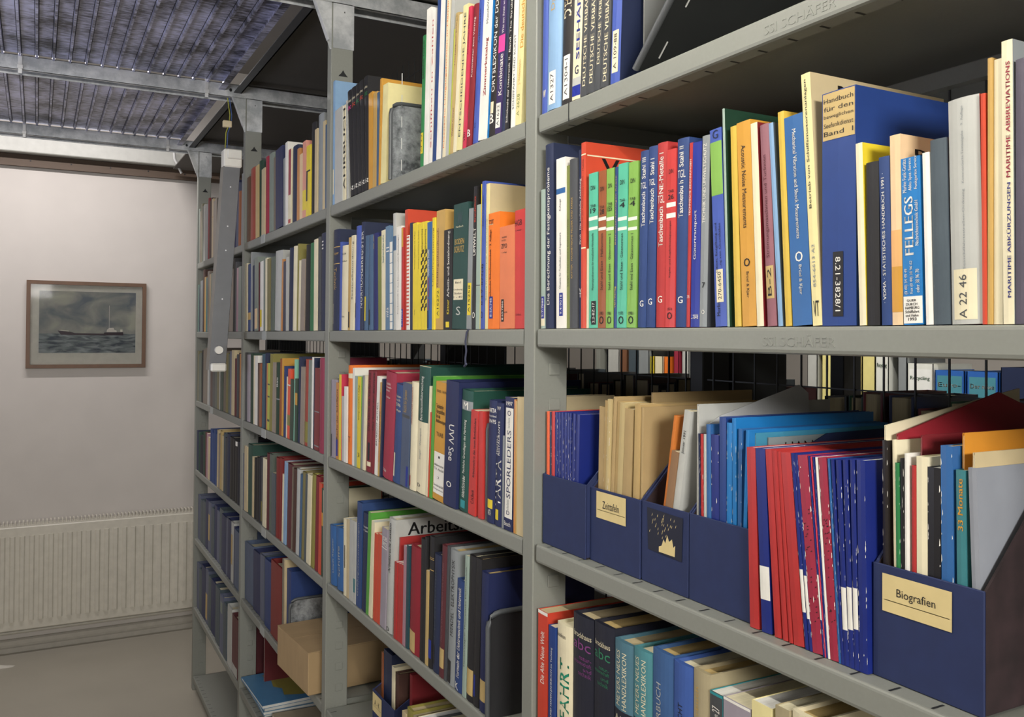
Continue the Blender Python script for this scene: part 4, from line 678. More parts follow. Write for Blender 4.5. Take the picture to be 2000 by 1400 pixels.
shelf(1.5712, 'books on the eye-level shelf of the second bay', [
 (2071.45, 47.9, 239.8, 0.47, 'navy', 'h', 4, 'navy hardback at the end beside a violet-blue one, eye-level shelf, second bay', {'d': 200, 'bd': [(.822, .83, 'gold'), (.657, .664, 'gold')], 't': [('Lueger', .2, .9, .743, .779, 'gold', 'h'), ('Technik', .3, .7, .398, .622, 'gold', 'd')], 'lb': [(.02, .2, .066, .266, 'cream', '')]}),
 (2022.6, 17.5, 207.6, 0.45, 'violetblue', 'h', 6, 'violet-blue hardback between navy and cream ones, eye-level shelf, second bay', {'d': 150}),
 (2004.89, 53.2, 195.8, 1.27, 'cream', 'h', 4, 'cream hardback between violet-blue and tan ones, eye-level shelf, second bay', {'t': [('BGB', .1, .7, .892, .91, 'dgrey', 'h'), ('Handbuch', .1, .8, .806, .824, 'dgrey', 'h'), ('Beck', .2, .6, .149, .171, 'dgrey', 'h')]}),
 (1946.83, 15.5, 211.2, 0.27, 'tan2', 'p', 4, 'tan paperback between two cream ones, eye-level shelf, second bay', {'lb': [(.2, .7, .031, .2, 'black', '')]}),
 (1931.23, 25.5, 213.1, 1.52, 'cream', 'p', 4, 'cream paperback titled Seestraßenordnung, eye-level shelf, second bay', {'t': [('Seestraßenordnung', .3, .75, .324, .936, 'dgrey', 'u')]}),
 (1904.34, 38.1, 230.7, 1.38, 'violetblue', 'h', 4, 'violet-blue hardback between cream and navy ones, eye-level shelf, second bay', {'lb': [(0, .3, .12, .26, 'navy', '')]}),
 (1865.96, 21.6, 236, 1.61, 'navy', 'h', 4, 'navy hardback between violet-blue and steel blue ones, eye-level shelf, second bay', {'d': 190, 't': [('NORMUNGSREGISTER', .2, .8, .204, .914, 'white', 'u')]}),
 (1841.15, 25.1, 204.2, 0.88, 'steelblue', 'h', 5, 'steel blue hardback between navy and steel blue ones, eye-level shelf, second bay', {'lb': [(.05, .6, .099, .356, 'yellow', '')]}),
 (1808.2, 28.3, 202.9, -1.16, 'steelblue', 'h', 4, 'steel blue hardback between steel blue and dark blue ones, eye-level shelf, second bay', {'lb': [(.1, .5, .054, .214, 'black', '')], 'd': 150}),
 (1777.89, 29.7, 203.2, -1.63, 'darkroyal', 'h', 4, 'dark blue hardback between steel blue and olive ones, eye-level shelf, second bay', {'d': 150, 'bd': [(.921, .984, 'tan2', 0, .3), (.845, .902, 'tan2', 0, .3)]}),
 (1742.61, 19.4, 193.9, -2.55, 'olive', 'p', 4, 'olive paperback between dark blue and cream ones, eye-level shelf, second bay'),
 (1722.98, 22.6, 204.7, -1.66, 'cream', 'p', 4, 'cream paperback titled Seehandelsrecht, eye-level shelf, second bay', {'t': [('Seehandelsrecht', .3, .7, .671, .951, 'teal', 'u')]}),
 (1700.16, 23.4, 210.3, -1.22, 'steelblue2', 'p', 4, 'grey-blue paperback between cream and grey-blue ones, eye-level shelf, second bay', {'t': [('mla', .2, .8, .124, .214, 'white', 'u')], 'bd': [(.786, .797, 'white', .2, .9), (.751, .762, 'white', .2, .9)]}),
 (1674.96, 15.4, 207.7, -1.64, 'steelblue2', 'p', 4, 'grey-blue paperback between grey-blue and light grey ones, eye-level shelf, second bay', {'bd': [(.751, .85, 'white'), (.648, .744, 'white'), (.545, .641, 'white'), (.456, .538, 'white'), (.357, .449, 'white'), (.259, .35, 'white'), (.153, .252, 'white'), (.083, .146, 'white'), (.008, .076, 'white')]}),
 (1657.73, 17.8, 231.9, -1.81, 'lgrey', 'h', 4, 'light grey hardback between grey-blue and white ones, eye-level shelf, second bay', {'d': 170, 'bd': [(.679, .804, 'steelblue')]}),
 (1639.76, 27.2, 202.9, -0.86, 'white', 'p', 4, 'white paperback titled Internationale Regelungen, eye-level shelf, second bay', {'t': [('Friedenswelt in den Internationalen Beziehungen', .3, .55, .153, .918, 'dgrey', 'u')]}),
 (1612.22, 9.3, 198.7, -0.83, 'red', 'p', 4, 'red paperback between white and orange-red ones, eye-level shelf, second bay', {'bd': [(.811, .994, 'mustard')], 'lb': [(.05, .95, .029, .203, 'royal', '2-19788')]}),
 (1598.15, 15.6, 232.3, -1.6, 'redorange', 'p', 7, 'orange-red paperback between red and white ones, eye-level shelf, second bay', {'d': 220}),
 (1582.27, 12.8, 180.4, -0.73, 'white', 'b', 3, 'white brochure between orange-red and navy ones, eye-level shelf, second bay', {'bd': [(.972, .987, 'redorange'), (.933, .949, 'redorange'), (.895, .91, 'redorange'), (.856, .872, 'redorange'), (.818, .833, 'redorange'), (.779, .795, 'redorange'), (.741, .756, 'redorange'), (.702, .718, 'redorange'), (.664, .679, 'redorange'), (.625, .641, 'redorange'), (.587, .602, 'redorange'), (.548, .564, 'redorange'), (.51, .525, 'redorange'), (.471, .487, 'redorange'), (.433, .448, 'redorange'), (.394, .41, 'redorange'), (.356, .371, 'redorange'), (.317, .333, 'redorange'), (.279, .294, 'redorange'), (.24, .256, 'redorange'), (.202, .217, 'redorange'), (.163, .179, 'redorange'), (.125, .14, 'redorange'), (.086, .102, 'redorange'), (.048, .063, 'redorange')]}),
 (1566.03, 12.6, 202.9, -1.54, 'navy', 'p', 4, 'navy paperback between white and yellow ones, eye-level shelf, second bay'),
 (1553.2, 22.6, 200.4, -0.86, 'yellow', 'p', 4, 'yellow paperback titled Gefahrstoffe 27. Auflage, eye-level shelf, second bay', {'t': [('Wichtige Gefahrgüter 27. Auflage', .4, .62, .563, .922, 'ink', 'u'), ('Verlag', .4, .6, .136, .187, 'ink', 'u')]}),
 (1530.33, 16.2, 196.4, -0.64, 'yellow', 'p', 4, 'yellow paperback titled Gefahrstoffe 5. Auflage, eye-level shelf, second bay', {'t': [('Gefahrgut Schlüssel 5. Auflage', .3, .6, .573, .94, 'ink', 'u')]}),
 (1512.79, 14.7, 198.2, -0.92, 'yellow', 'p', 4, 'yellow paperback between two yellow ones, eye-level shelf, second bay', {'hz': (620, 1120), 't': [('Gefahrgutverordnung', .2, .8, .726, .935, 'ink', 'u')]}),
 (1497.85, 13.9, 197.9, -0.58, 'yellow', 'p', 4, 'yellow paperback at the end beside a yellow one, eye-level shelf, second bay', {'hz': (620, 1120), 't': [('Gefahrgutverordnung', .2, .8, .72, .927, 'ink', 'u')]}),
], 0)
shelf(1.5712, 'books on the eye-level shelf of the second bay', [
 (1482.79, 21.5, 194.6, -0.84, 'midblue', 'p', 4, 'bright blue paperback titled Gefährliche Stoffe, eye-level shelf, second bay', {'t': [('Gefährliche Stoffe', .1, .5, .495, .743, 'white', 'u'), ('Sicher Auskünfte', .1, .5, .183, .482, 'red', 'u')], 'lb': [(0, .3, .014, .177, 'navy', '')]}),
 (1461.09, 11.6, 200.4, -0.3, 'yellow', 'p', 4, 'yellow paperback between bright blue and tan ones, eye-level shelf, second bay', {'t': [('Unfallverhütung', .3, .7, .387, .91, 'ink', 'u')]}),
 (1449.24, 37.7, 210.7, 0.34, 'tan2', 'p', 6, 'tan paperback between yellow and black ones, eye-level shelf, second bay', {'d': 170, 't': [('Gefahrguthandbuch', .1, .35, .354, .849, 'maroon', 'u')], 'lb': [(.05, .5, .093, .348, 'yellow', 'A16272')]}),
 (1410.29, 35.9, 172.7, 0, 'black', 'p', 4, 'black paperback titled Arbeits- und Sozialordnung, eye-level shelf, second bay', {'t': [('Arbeits- und Sozialordnung', .42, .78, .323, .982, 'white', 'u', 1), ('Kittner', .42, .7, .154, .297, 'yellow', 'u')], 'bd': [(.021, .077, 'yellow', .3, .7)]}),
 (1374.2, 57.1, 210.9, 1.07, 'darkgreen2', 'r', 4, 'dark green binder titled Bodenschutz, eye-level shelf, second bay', {'d': 200, 't': [('BODEN', .12, .78, .675, .72, 'gold', 'h', 1), ('SCHUTZ', .1, .78, .611, .661, 'gold', 'h', 1), ('Handbuch', .2, .7, .809, .824, 'cream', 'h'), ('W', .3, .65, .841, .93, 'slate', 'h', 1), ('S', .3, .6, .111, .179, 'lgrey', 'h')], 'lb': [(.08, .75, .233, .398, 'cream', ['Band', '', 'Ordnung', 'Boden', '1 - 40'])]}),
 (1316.89, 16.5, 197.7, 2.09, 'grey', 'p', 4, 'grey paperback between dark green and black ones, eye-level shelf, second bay', {'lb': [(.15, .95, .116, .384, 'yellow', 'A15258')]}),
 (1295.24, 11.6, 231.7, 0.84, 'black', 'p', 4, 'black paperback titled Brandschutz, eye-level shelf, second bay', {'d': 140, 't': [('Brandschutz', .3, .8, .749, .929, 'redorange', 'u'), ('UMWELT', .1, .9, .515, .71, 'white', 'u', 1), ('O', .1, .9, .076, .12, 'white', 'h', 1)]}),
 (1282.06, 14.9, 200.1, 0.53, 'palegreen', 'p', 4, 'pale grey-green paperback between black and yellow ones, eye-level shelf, second bay', {'bd': [(.349, .356, 'dgrey')]}),
 (1266.24, 1.7, 231.9, 0.41, 'yellow', 'b', 4, 'yellow brochure between pale grey-green and violet-blue ones, eye-level shelf, second bay'),
 (1264.29, 10.6, 235.4, 0.69, 'violetblue', 'p', 4, 'violet-blue paperback titled Zuliefererhandbuch, eye-level shelf, second bay', {'d': 210, 't': [('Zuliefererhandbuch', .3, .7, .693, .9, 'navy', 'u'), ('0.4.9.:072(4)', .25, .85, .162, .44, 'ink', 'u', 1), ('O', .2, .8, .073, .12, 'navy', 'h', 1)]}),
 (1252.2, 12.9, 229.9, 0.43, 'paleyellow', 'p', 6, 'pale yellow paperback between violet-blue and orange ones, eye-level shelf, second bay', {'cov': 'beige', 'd': 215, 't': [('Beitrag Systemtechnik des Unterhaltens', .2, .5, .199, .755, 'dgrey', 'u')]}),
 (1237.63, 37.9, 180.8, -0.02, 'orange', 'p', 4, 'orange paperback titled TST Technische Sicherheitstechnik, eye-level shelf, second bay', {'d': 150, 't': [('TST', .05, .5, .904, .943, 'ink', 'h', 1), ('Technische Sicherheitstechnik · 3. Auflage', .12, .32, .256, .859, 'ink', 'u', 1)], 'bd': [(.901, .906, 'cream', 0, .45)], 'lb': [(.12, .45, .091, .28, 'royal', '8-5A:748')], 'st': [('Stö', .4, .95, .9, .96, 'ink')]}),
 (1197.93, 48.3, 155.6, -0.57, 'salmon', 'p', 4, 'salmon paperback titled ZPO, eye-level shelf, second bay', {'t': [('THOMAS', .15, .5, .885, .901, 'ink', 'h'), ('PUTZO', .15, .45, .855, .871, 'ink', 'h'), ('ZPO', .12, .52, .786, .83, 'ink', 'h'), ('7.Auflage', .15, .5, .734, .751, 'ink', 'h'), ('Beck', .2, .55, .153, .173, 'ink', 'h')], 'lb': [(.12, .3, .07, .289, 'black', '8.65:7866')]}),
 (1148.01, 31.5, 174.9, -0.88, 'red2', 'p', 4, 'bright red paperback titled HGB, eye-level shelf, second bay', {'t': [('HGB', 0, .7, .867, .918, 'ink', 'h'), ('2. Auflage', .05, .65, .82, .835, 'ink', 'h'), ('C.H.Beck', .1, .6, .11, .126, 'ink', 'h')]}),
], 0)
shelf(1.2699, 'books on the third shelf of the second bay', [
 (2067.86, 37.3, 184.2, -0.4, 'mauvegrey', 'p', 4, 'mauve-grey paperback at the end beside a light orange one, third shelf, second bay', {'lb': [(0, .2, .012, .297, 'dgrey', '')]}),
 (2028.17, 21.5, 179, -1.1, 'orange2', 'p', 4, 'light orange paperback between mauve-grey and yellow ones, third shelf, second bay', {'lb': [(.1, .7, .04, .257, 'royal', '')], 't': [('Recht der Schiffahrt', .2, .7, .26, .914, 'ink', 'u')]}),
 (2006.45, 17.7, 198.9, -0.51, 'yellow', 'b', 4, 'yellow brochure between light orange and light grey ones, third shelf, second bay', {'cov': 'pinkred', 'd': 150}),
 (1987.32, 16.3, 149.4, -0.94, 'lgrey', 'p', 5, 'light grey paperback between yellow and white ones, third shelf, second bay'),
 (1968.5, 21.4, 172.9, -0.32, 'white', 'p', 4, 'white paperback between light grey and orange ones, third shelf, second bay'),
 (1944.6, 34.6, 222.4, -0.64, 'orange', 'h', 4, 'orange hardback between two white ones, third shelf, second bay', {'d': 240, 'bd': [(.869, .918, 'cream')], 't': [('T', .3, .7, .22, .279, 'ink', 'h')]}),
 (1907.6, 14.2, 217.8, 0, 'white', 'p', 4, 'white paperback between orange and pale grey-green ones, third shelf, second bay', {'d': 200}),
 (1892.1, 16, 200.4, 0, 'palegreen', 'p', 4, 'pale grey-green paperback between white and yellow ones, third shelf, second bay'),
 (1874.8, 23.7, 199.6, 0.65, 'yellow', 'p', 4, 'yellow paperback titled Berufsgenossenschaften 7. Auflage, third shelf, second bay', {'t': [('Wichtige Vorschriften 7. Auflage', .3, .7, .524, .911, 'ink', 'u'), ('beck', .2, .8, .121, .17, 'ink', 'u')], 'cov': 'lime'}),
 (1850.4, 12.5, 203.1, 3.35, 'grey', 'p', 4, 'grey paperback between yellow and cream ones, third shelf, second bay'),
 (1835.5, 13.3, 204.1, 2.74, 'cream', 'p', 4, 'cream paperback between grey and dark red ones, third shelf, second bay'),
 (1818.84, 30.9, 215.2, 2.97, 'darkred', 'h', 4, 'dark red hardback between cream and dark red ones, third shelf, second bay', {'t': [('Das Recht des Verfahrens', .3, .7, .408, .978, 'black', 'u')], 'lb': [(.5, .8, .116, .291, 'black', '')], 'bd': [(.057, .101, 'cream', .4, .95)]}),
 (1785.46, 23.6, 215.7, 2.37, 'darkred', 'h', 4, 'dark red hardback between dark red and white ones, third shelf, second bay', {'t': [('Das Recht der Betriebe', .3, .7, .422, .981, 'black', 'u')]}),
 (1759, 17.7, 205.5, 3.5, 'white', 'p', 4, 'white paperback titled Bauarbeit Aktuell, third shelf, second bay', {'t': [('BAURECHT AKTUELL', .25, .7, .3, .739, 'dgrey', 'u')]}),
 (1739.2, 8.6, 194.1, 3.19, 'tan2', 'b', 4, 'tan brochure between white and navy ones, third shelf, second bay', {'bd': [(.149, .898, 'orange2')], 't': [('Fachkunde', .2, .8, .367, .695, 'ink', 'u')]}),
 (1728.6, 8.5, 201.7, 3.48, 'navy', 'b', 4, 'navy brochure between tan and crimson ones, third shelf, second bay'),
 (1717.17, 57.2, 216, 4.92, 'crimson', 'h', 4, 'crimson hardback titled Wörterbuch Umwelttechnik, third shelf, second bay', {'d': 180, 't': [('Deutsches', .1, .6, .875, .9, 'white', 'h'), ('Umwelt-', .1, .7, .844, .865, 'white', 'h'), ('technik', .1, .55, .814, .833, 'white', 'h'), ('4. Auflage', .1, .6, .747, .768, 'white', 'h'), ('C.H.Beck', .1, .5, .058, .086, 'white', 'h')]}),
 (1659.6, 41.4, 194.5, 5.77, 'blue3', 'h', 4, 'dull blue hardback titled Umwelt 95/96, third shelf, second bay', {'t': [('Taschen-', .1, .8, .865, .89, 'cream', 'h'), ('buch', .1, .7, .828, .852, 'cream', 'h'), ('95/96', .1, .75, .774, .81, 'cream', 'h'), ('Auflage', .1, .8, .72, .747, 'cream', 'h')], 'lb': [(.15, .4, .055, .296, 'cream', '')]}),
 (1611.44, 38.9, 199.2, 3.78, 'slateblue', 'p', 4, 'slate blue paperback between dull blue and cream ones, third shelf, second bay', {'bd': [(.664, .692, 'dgrey')], 'lb': [(.75, 1, .012, .206, 'royal', '')], 't': [('Recht für Juristen', .2, .7, .714, .928, 'gold', 'u')]}),
 (1568.58, 32.9, 203.1, 2.68, 'cream', 'h', 4, 'cream hardback between slate blue and cream ones, third shelf, second bay', {'t': [('HANDBUCH DER TRANSPORTE', .1, .4, .605, .948, 'red', 'u')], 'lb': [(.05, .3, .029, .128, 'red', '')]}),
 (1535.31, 52.5, 233.2, 2.96, 'cream', 'h', 4, 'cream hardback titled Betriebsstättenüberwachung, third shelf, second bay', {'d': 230, 'bd': [(.564, 1, 'darkgreen3')], 'cov': 'darkgreen3', 't': [('Betriebsstoffüberwachung', .3, .6, .576, .921, 'white', 'u'), ('Steger · Weinspach', .3, .5, .265, .511, 'grey', 'u'), ('D', .2, .5, .046, .072, 'ink', 'h')]}),
 (1482.64, 7.2, 199.9, 3.83, 'cream', 'b', 4, 'cream brochure between cream and orange-red ones, third shelf, second bay'),
 (1474.46, 5.8, 153.3, 3.57, 'redorange', 'b', 4, 'orange-red brochure between cream and grass green ones, third shelf, second bay'),
 (1467.2, 12.4, 218.2, 3.69, 'green3', 'p', 4, 'grass green paperback between orange-red and golden yellow ones, third shelf, second bay', {'d': 250}),
 (1451.9, 47.9, 208.2, 3.68, 'mustard', 'p', 4, 'golden yellow paperback titled Technische Vorschriften für die Abfallbeseitigung, third shelf, second bay', {'lb': [(.05, .97, .054, .405, 'white', ['1', '', 'Abfallwirtschaft', 'TA Abfall', '', '2', '', 'Sonderabfall', 'Deponie'])], 't': [('VOGEL / HAHN', .1, .95, .91, .932, 'ink', 'h'), ('Technische', .1, .75, .775, .813, 'ink', 'h', 1), ('Vorschriften', .1, .85, .731, .769, 'ink', 'h', 1), ('für die', .1, .5, .691, .725, 'ink', 'h', 1), ('Abfallbeseitigung', .1, .98, .644, .684, 'ink', 'h', 1), ('TVAB', .2, .8, .537, .575, 'ink', 'h')]}),
 (1399.12, 51.3, 212.9, 2.84, 'navy2', 'r', 1, 'navy binder titled UVV See, third shelf, second bay', {'d': 240, 't': [('UVV See', .35, .75, .364, .654, 'white', 'd'), ('O', .25, .65, .151, .198, 'white', 'h', 1)]}),
 (1347.51, 41.7, 200.4, 3.56, 'darkgreen3', 'h', 4, 'dark green hardback between navy and bright red ones, third shelf, second bay', {'d': 230, 'bd': [(.835, .912, 'grey')], 't': [('M', .3, .7, .843, .902, 'white', 'h', 1), ('Fachliche Grundlagen des Marketing', .4, .65, .314, .755, 'white', 'u'), ('Ahlert/Schröder', .4, .65, .112, .296, 'white', 'u')], 'lb': [(.3, .7, .026, .091, 'teal2', '')], 'st': [('WA', .25, .9, .86, .95, 'lgrey')]}),
 (1305.1, 24.7, 170, 3.42, 'red2', 'p', 4, 'bright red paperback titled Arbeitsrecht in den neuen Bundesländern, third shelf, second bay', {'t': [('Arbeitsrecht in den neuen Bundesländern', .5, .8, .363, .927, 'ink', 'u'), ('C.H.Beck', .4, .8, .11, .244, 'ink', 'u')]}),
 (1270.37, 15.1, 170.2, 0, 'red2', 'p', 5, 'bright red paperback between bright red and navy ones, third shelf, second bay', {'d': 140}),
 (1240.46, 26.3, 190.4, 2.11, 'navy2', 'h', 4, 'navy hardback between bright red and navy ones, third shelf, second bay', {'t': [('VARTA', .05, .95, .901, .937, 'white', 'h', 1), ('Deutschland', .05, .95, .865, .883, 'white', 'h'), ('1994/95', .05, .95, .814, .847, 'white', 'h')], 'bd': [(.118, .19, 'yellow', .15, .8)], 'lb': [(.1, .85, .058, .112, 'navy', 'VARTA', 'h')]}),
 (1211.72, 23, 188.2, 1.47, 'navy2', 'h', 4, 'navy hardback between navy and grey ones, third shelf, second bay', {'t': [('1997', .1, .7, .94, .97, 'white', 'h'), ('VARTA', .05, .85, .157, .54, 'white', 'u', 1), ('RESTAURANTS', .4, .65, .575, .851, 'white', 'u'), ('HOTELS', .1, .35, .581, .731, 'white', 'u')], 'bd': [(.049, .133, 'yellow', .1, .6)]}),
 (1186.47, 5.9, 139.9, 0.66, 'grey', 'b', 4, 'grey brochure between two navy ones, third shelf, second bay'),
 (1180.29, 27.5, 198.8, 1.01, 'navy2', 'p', 4, 'navy paperback between grey and light orange ones, third shelf, second bay', {'bd': [(.092, .92, 'white', .1, .95)], 't': [('1997', .15, .85, .938, .968, 'white', 'h', 1), ('SPORLEDERS', .3, .75, .242, .752, 'navy2', 'u'), ('O', .3, .7, .86, .901, 'navy2', 'h', 1), ('Hotels und Restaurants', .35, .6, .768, .846, 'grey', 'u'), ('und Reisen Deutschland', .35, .6, .153, .231, 'grey', 'u'), ('D', .35, .7, .118, .148, 'navy2', 'h', 1), ('Beuth', .1, .8, .032, .065, 'white', 'h')]}),
 (1149.19, 4.2, 197, 0, 'orange2', 'b', 4, 'light orange brochure between navy and tan ones, third shelf, second bay'),
 (1143.66, 3.8, 195.1, -0.32, 'tan2', 'b', 4, 'tan brochure between light orange and beige ones, third shelf, second bay'),
 (1139.57, 23.1, 201.4, 0, 'beige', 'e', 4, 'beige folder at the end beside a tan one, third shelf, second bay'),
], 0)
shelf(0.9686, 'books on the fourth shelf of the second bay', [
 (2069.02, 47.5, 138.5, -3.54, 'midblue', 'h', 4, 'bright blue hardback at the end beside a bright blue one, fourth shelf, second bay', {'t': [('Lloyds Register', .55, .75, .213, .789, 'lgrey', 'u')]}),
 (2017.78, 55.2, 142.7, -4.91, 'midblue', 'h', 4, 'bright blue hardback between bright blue and cream ones, fourth shelf, second bay', {'t': [('Schiffe', .4, .6, .21, .704, 'lgrey', 'u')]}),
 (1960.3, 19.9, 173.7, -1.38, 'cream', 'p', 4, 'cream paperback between bright blue and beige ones, fourth shelf, second bay', {'bd': [(.359, .653, 'ink', .3, .6)]}),
 (1938.9, 17.3, 175, -1.37, 'beige', 'p', 4, 'beige paperback between cream and light grey ones, fourth shelf, second bay'),
 (1920.54, 23.8, 180, 0, 'lgrey', 'p', 4, 'light grey paperback between beige and light grey ones, fourth shelf, second bay'),
 (1894.56, 19.9, 180.7, -0.62, 'lgrey', 'p', 4, 'light grey paperback between light grey and dull blue ones, fourth shelf, second bay', {'lb': [(.3, .8, .135, .302, 'teal', '')]}),
 (1872.5, 31.5, 228.3, 1.11, 'blue3', 'r', 4, 'dull blue binder between light grey and navy ones, fourth shelf, second bay', {'d': 250, 't': [('Gefahrgutverordnungen', .3, .6, .102, .799, 'lgrey', 'u')]}),
 (1839.73, 33.6, 211.4, 2.53, 'navy', 'h', 4, 'navy hardback between dull blue and grass green ones, fourth shelf, second bay', {'t': [('Seerecht', .1, .9, .851, .873, 'white', 'h'), ('und See', .1, .9, .815, .835, 'white', 'h')]}),
 (1805.89, 17.3, 218.4, 3.17, 'green3', 'p', 4, 'grass green paperback between navy and cream ones, fourth shelf, second bay', {'d': 220}),
 (1788.36, 20, 203.4, 4.22, 'cream', 'p', 4, 'cream paperback between grass green and orange-red ones, fourth shelf, second bay'),
 (1760.18, 19.5, 181.3, 1.92, 'redorange', 'p', 4, 'orange-red paperback between cream and orange-red ones, fourth shelf, second bay'),
 (1740.41, 22, 184.4, 2.23, 'redorange', 'p', 4, 'orange-red paperback between orange-red and mauve-grey ones, fourth shelf, second bay'),
 (1718.14, 30.8, 202.1, 2.79, 'mauvegrey', 'p', 4, 'mauve-grey paperback titled JOB 1992, fourth shelf, second bay', {'t': [('JOB', .1, .95, .864, .918, 'white', 'h', 1), ('1992', .1, .95, .82, .864, 'white', 'h', 1)], 'bd': [(.796, .804, 'white')]}),
 (1687.05, 33.4, 228.3, 3.42, 'lgrey', 'h', 4, 'light grey hardback titled Arbeitsrecht Lexikon, fourth shelf, second bay', {'d': 250, 't': [('Arbeitsrecht Lexikon', .2, .6, .522, .957, 'ink', 'u', 1), ('O', .2, .7, .012, .046, 'ink', 'h', 1)], 'st': [('Arbeitsrecht', .1, .9, .86, .97, 'ink')]}),
 (1653.53, 6.9, 195.3, 4.89, 'red', 'h', 14, 'red hardback between light grey and red ones, fourth shelf, second bay', {'d': 200}),
 (1636.93, 13.8, 150.1, 1.5, 'red', 'p', 3, 'first red paperback from the red hardback away from the wall, fourth shelf, second bay'),
 (1622.8, 13.6, 150.4, 1.5, 'red', 'p', 4, 'second red paperback from the red hardback away from the wall, fourth shelf, second bay'),
 (1608.92, 15.9, 151.6, 1.5, 'red', 'p', 4, 'red paperback between red and dusty pink ones, fourth shelf, second bay'),
 (1592.68, 13.1, 191.3, 1.51, 'pinkgrey', 'b', 4, 'dusty pink brochure between red and dark teal ones, fourth shelf, second bay'),
 (1576.13, 12.9, 195.1, 0.98, 'teal3', 'b', 4, 'dark teal brochure between dusty pink and dark red ones, fourth shelf, second bay'),
 (1562.95, 51.5, 199.5, 1.98, 'darkred2', 'h', 4, 'dark red hardback between dark teal and black ones, fourth shelf, second bay', {'lb': [(.02, .65, .012, .203, 'tan', '')]}),
 (1508.3, 18.1, 222.2, 1.12, 'black', 'h', 4, 'black hardback between dark red and black ones, fourth shelf, second bay'),
 (1489.96, 8.7, 228.7, 1.4, 'black', 'h', 4, 'black hardback between black and tan ones, fourth shelf, second bay'),
 (1480.61, 11.6, 169.7, 1.29, 'tan', 'b', 4, 'tan brochure between two black ones, fourth shelf, second bay'),
 (1468.7, 18.7, 234.6, 1.36, 'black', 'h', 4, 'black hardback between tan and navy ones, fourth shelf, second bay', {'d': 210, 'lb': [(0, .8, .073, .214, 'royal', '')], 'bd': [(.837, .84, 'gold'), (.824, .828, 'gold'), (.743, .748, 'gold')]}),
 (1449.72, 28.8, 207.7, 1.77, 'navy', 'h', 4, 'navy hardback between black and maroon ones, fourth shelf, second bay', {'t': [('Messtechnik', .2, .5, .292, .883, 'slate', 'u')], 'lb': [(.1, .4, .058, .223, 'black', '')]}),
 (1420.76, 22.4, 229.6, 2.78, 'maroon', 'h', 4, 'maroon hardback between navy and dark grey ones, fourth shelf, second bay', {'t': [('FISCHER TASCHENBUCH DER TECHNIK', .3, .6, .27, .873, 'mauve', 'u')], 'lb': [(.1, .9, .074, .221, 'tan', '')]}),
 (1398.09, 9.8, 232.6, 3.05, 'dgrey', 'h', 4, 'dark grey hardback between maroon and grey ones, fourth shelf, second bay'),
 (1386.72, 29.3, 230.4, 2.76, 'grey', 'h', 4, 'grey hardback titled Elektrophysik, fourth shelf, second bay', {'d': 200, 't': [('MIERDEL · ELEKTROPHYSIK', .4, .75, .365, .928, 'ink', 'u')], 'lb': [(.1, .6, .012, .179, 'black', '')]}),
 (1356.88, 32.5, 185.6, 2.72, 'blue', 'h', 4, 'blue hardback titled Formeln der Elektrotechnik und Elektronik, fourth shelf, second bay', {'t': [('Formeln der Elektrotechnik und Elektronik', .3, .65, .125, .937, 'white', 'u', 1), ('K', .2, .6, .012, .075, 'white', 'h')]}),
 (1322.5, 12.6, 232.5, 2.2, 'palegreen', 'p', 4, 'pale grey-green paperback between blue and black ones, fourth shelf, second bay', {'t': [('Händel/Wagner Theoretische Elektrotechnik', .3, .7, .217, .923, 'ink', 'u')]}),
 (1309.59, 24.9, 236.5, 2.42, 'black', 'h', 4, 'black hardback between pale grey-green and black ones, fourth shelf, second bay', {'d': 200, 'lb': [(.05, .95, .045, .223, 'tan', '')]}),
 (1284.11, 19.5, 237.7, 2.36, 'black', 'h', 4, 'black hardback between black and navy ones, fourth shelf, second bay', {'d': 200, 'lb': [(.1, .5, .063, .21, 'royal', '')]}),
 (1261.48, 24, 220.4, 1.62, 'navy2', 'h', 4, 'navy hardback at the end beside a black one, fourth shelf, second bay', {'d': 200, 'lb': [(.1, .9, .079, .23, 'tan', '')]}),
], 0)
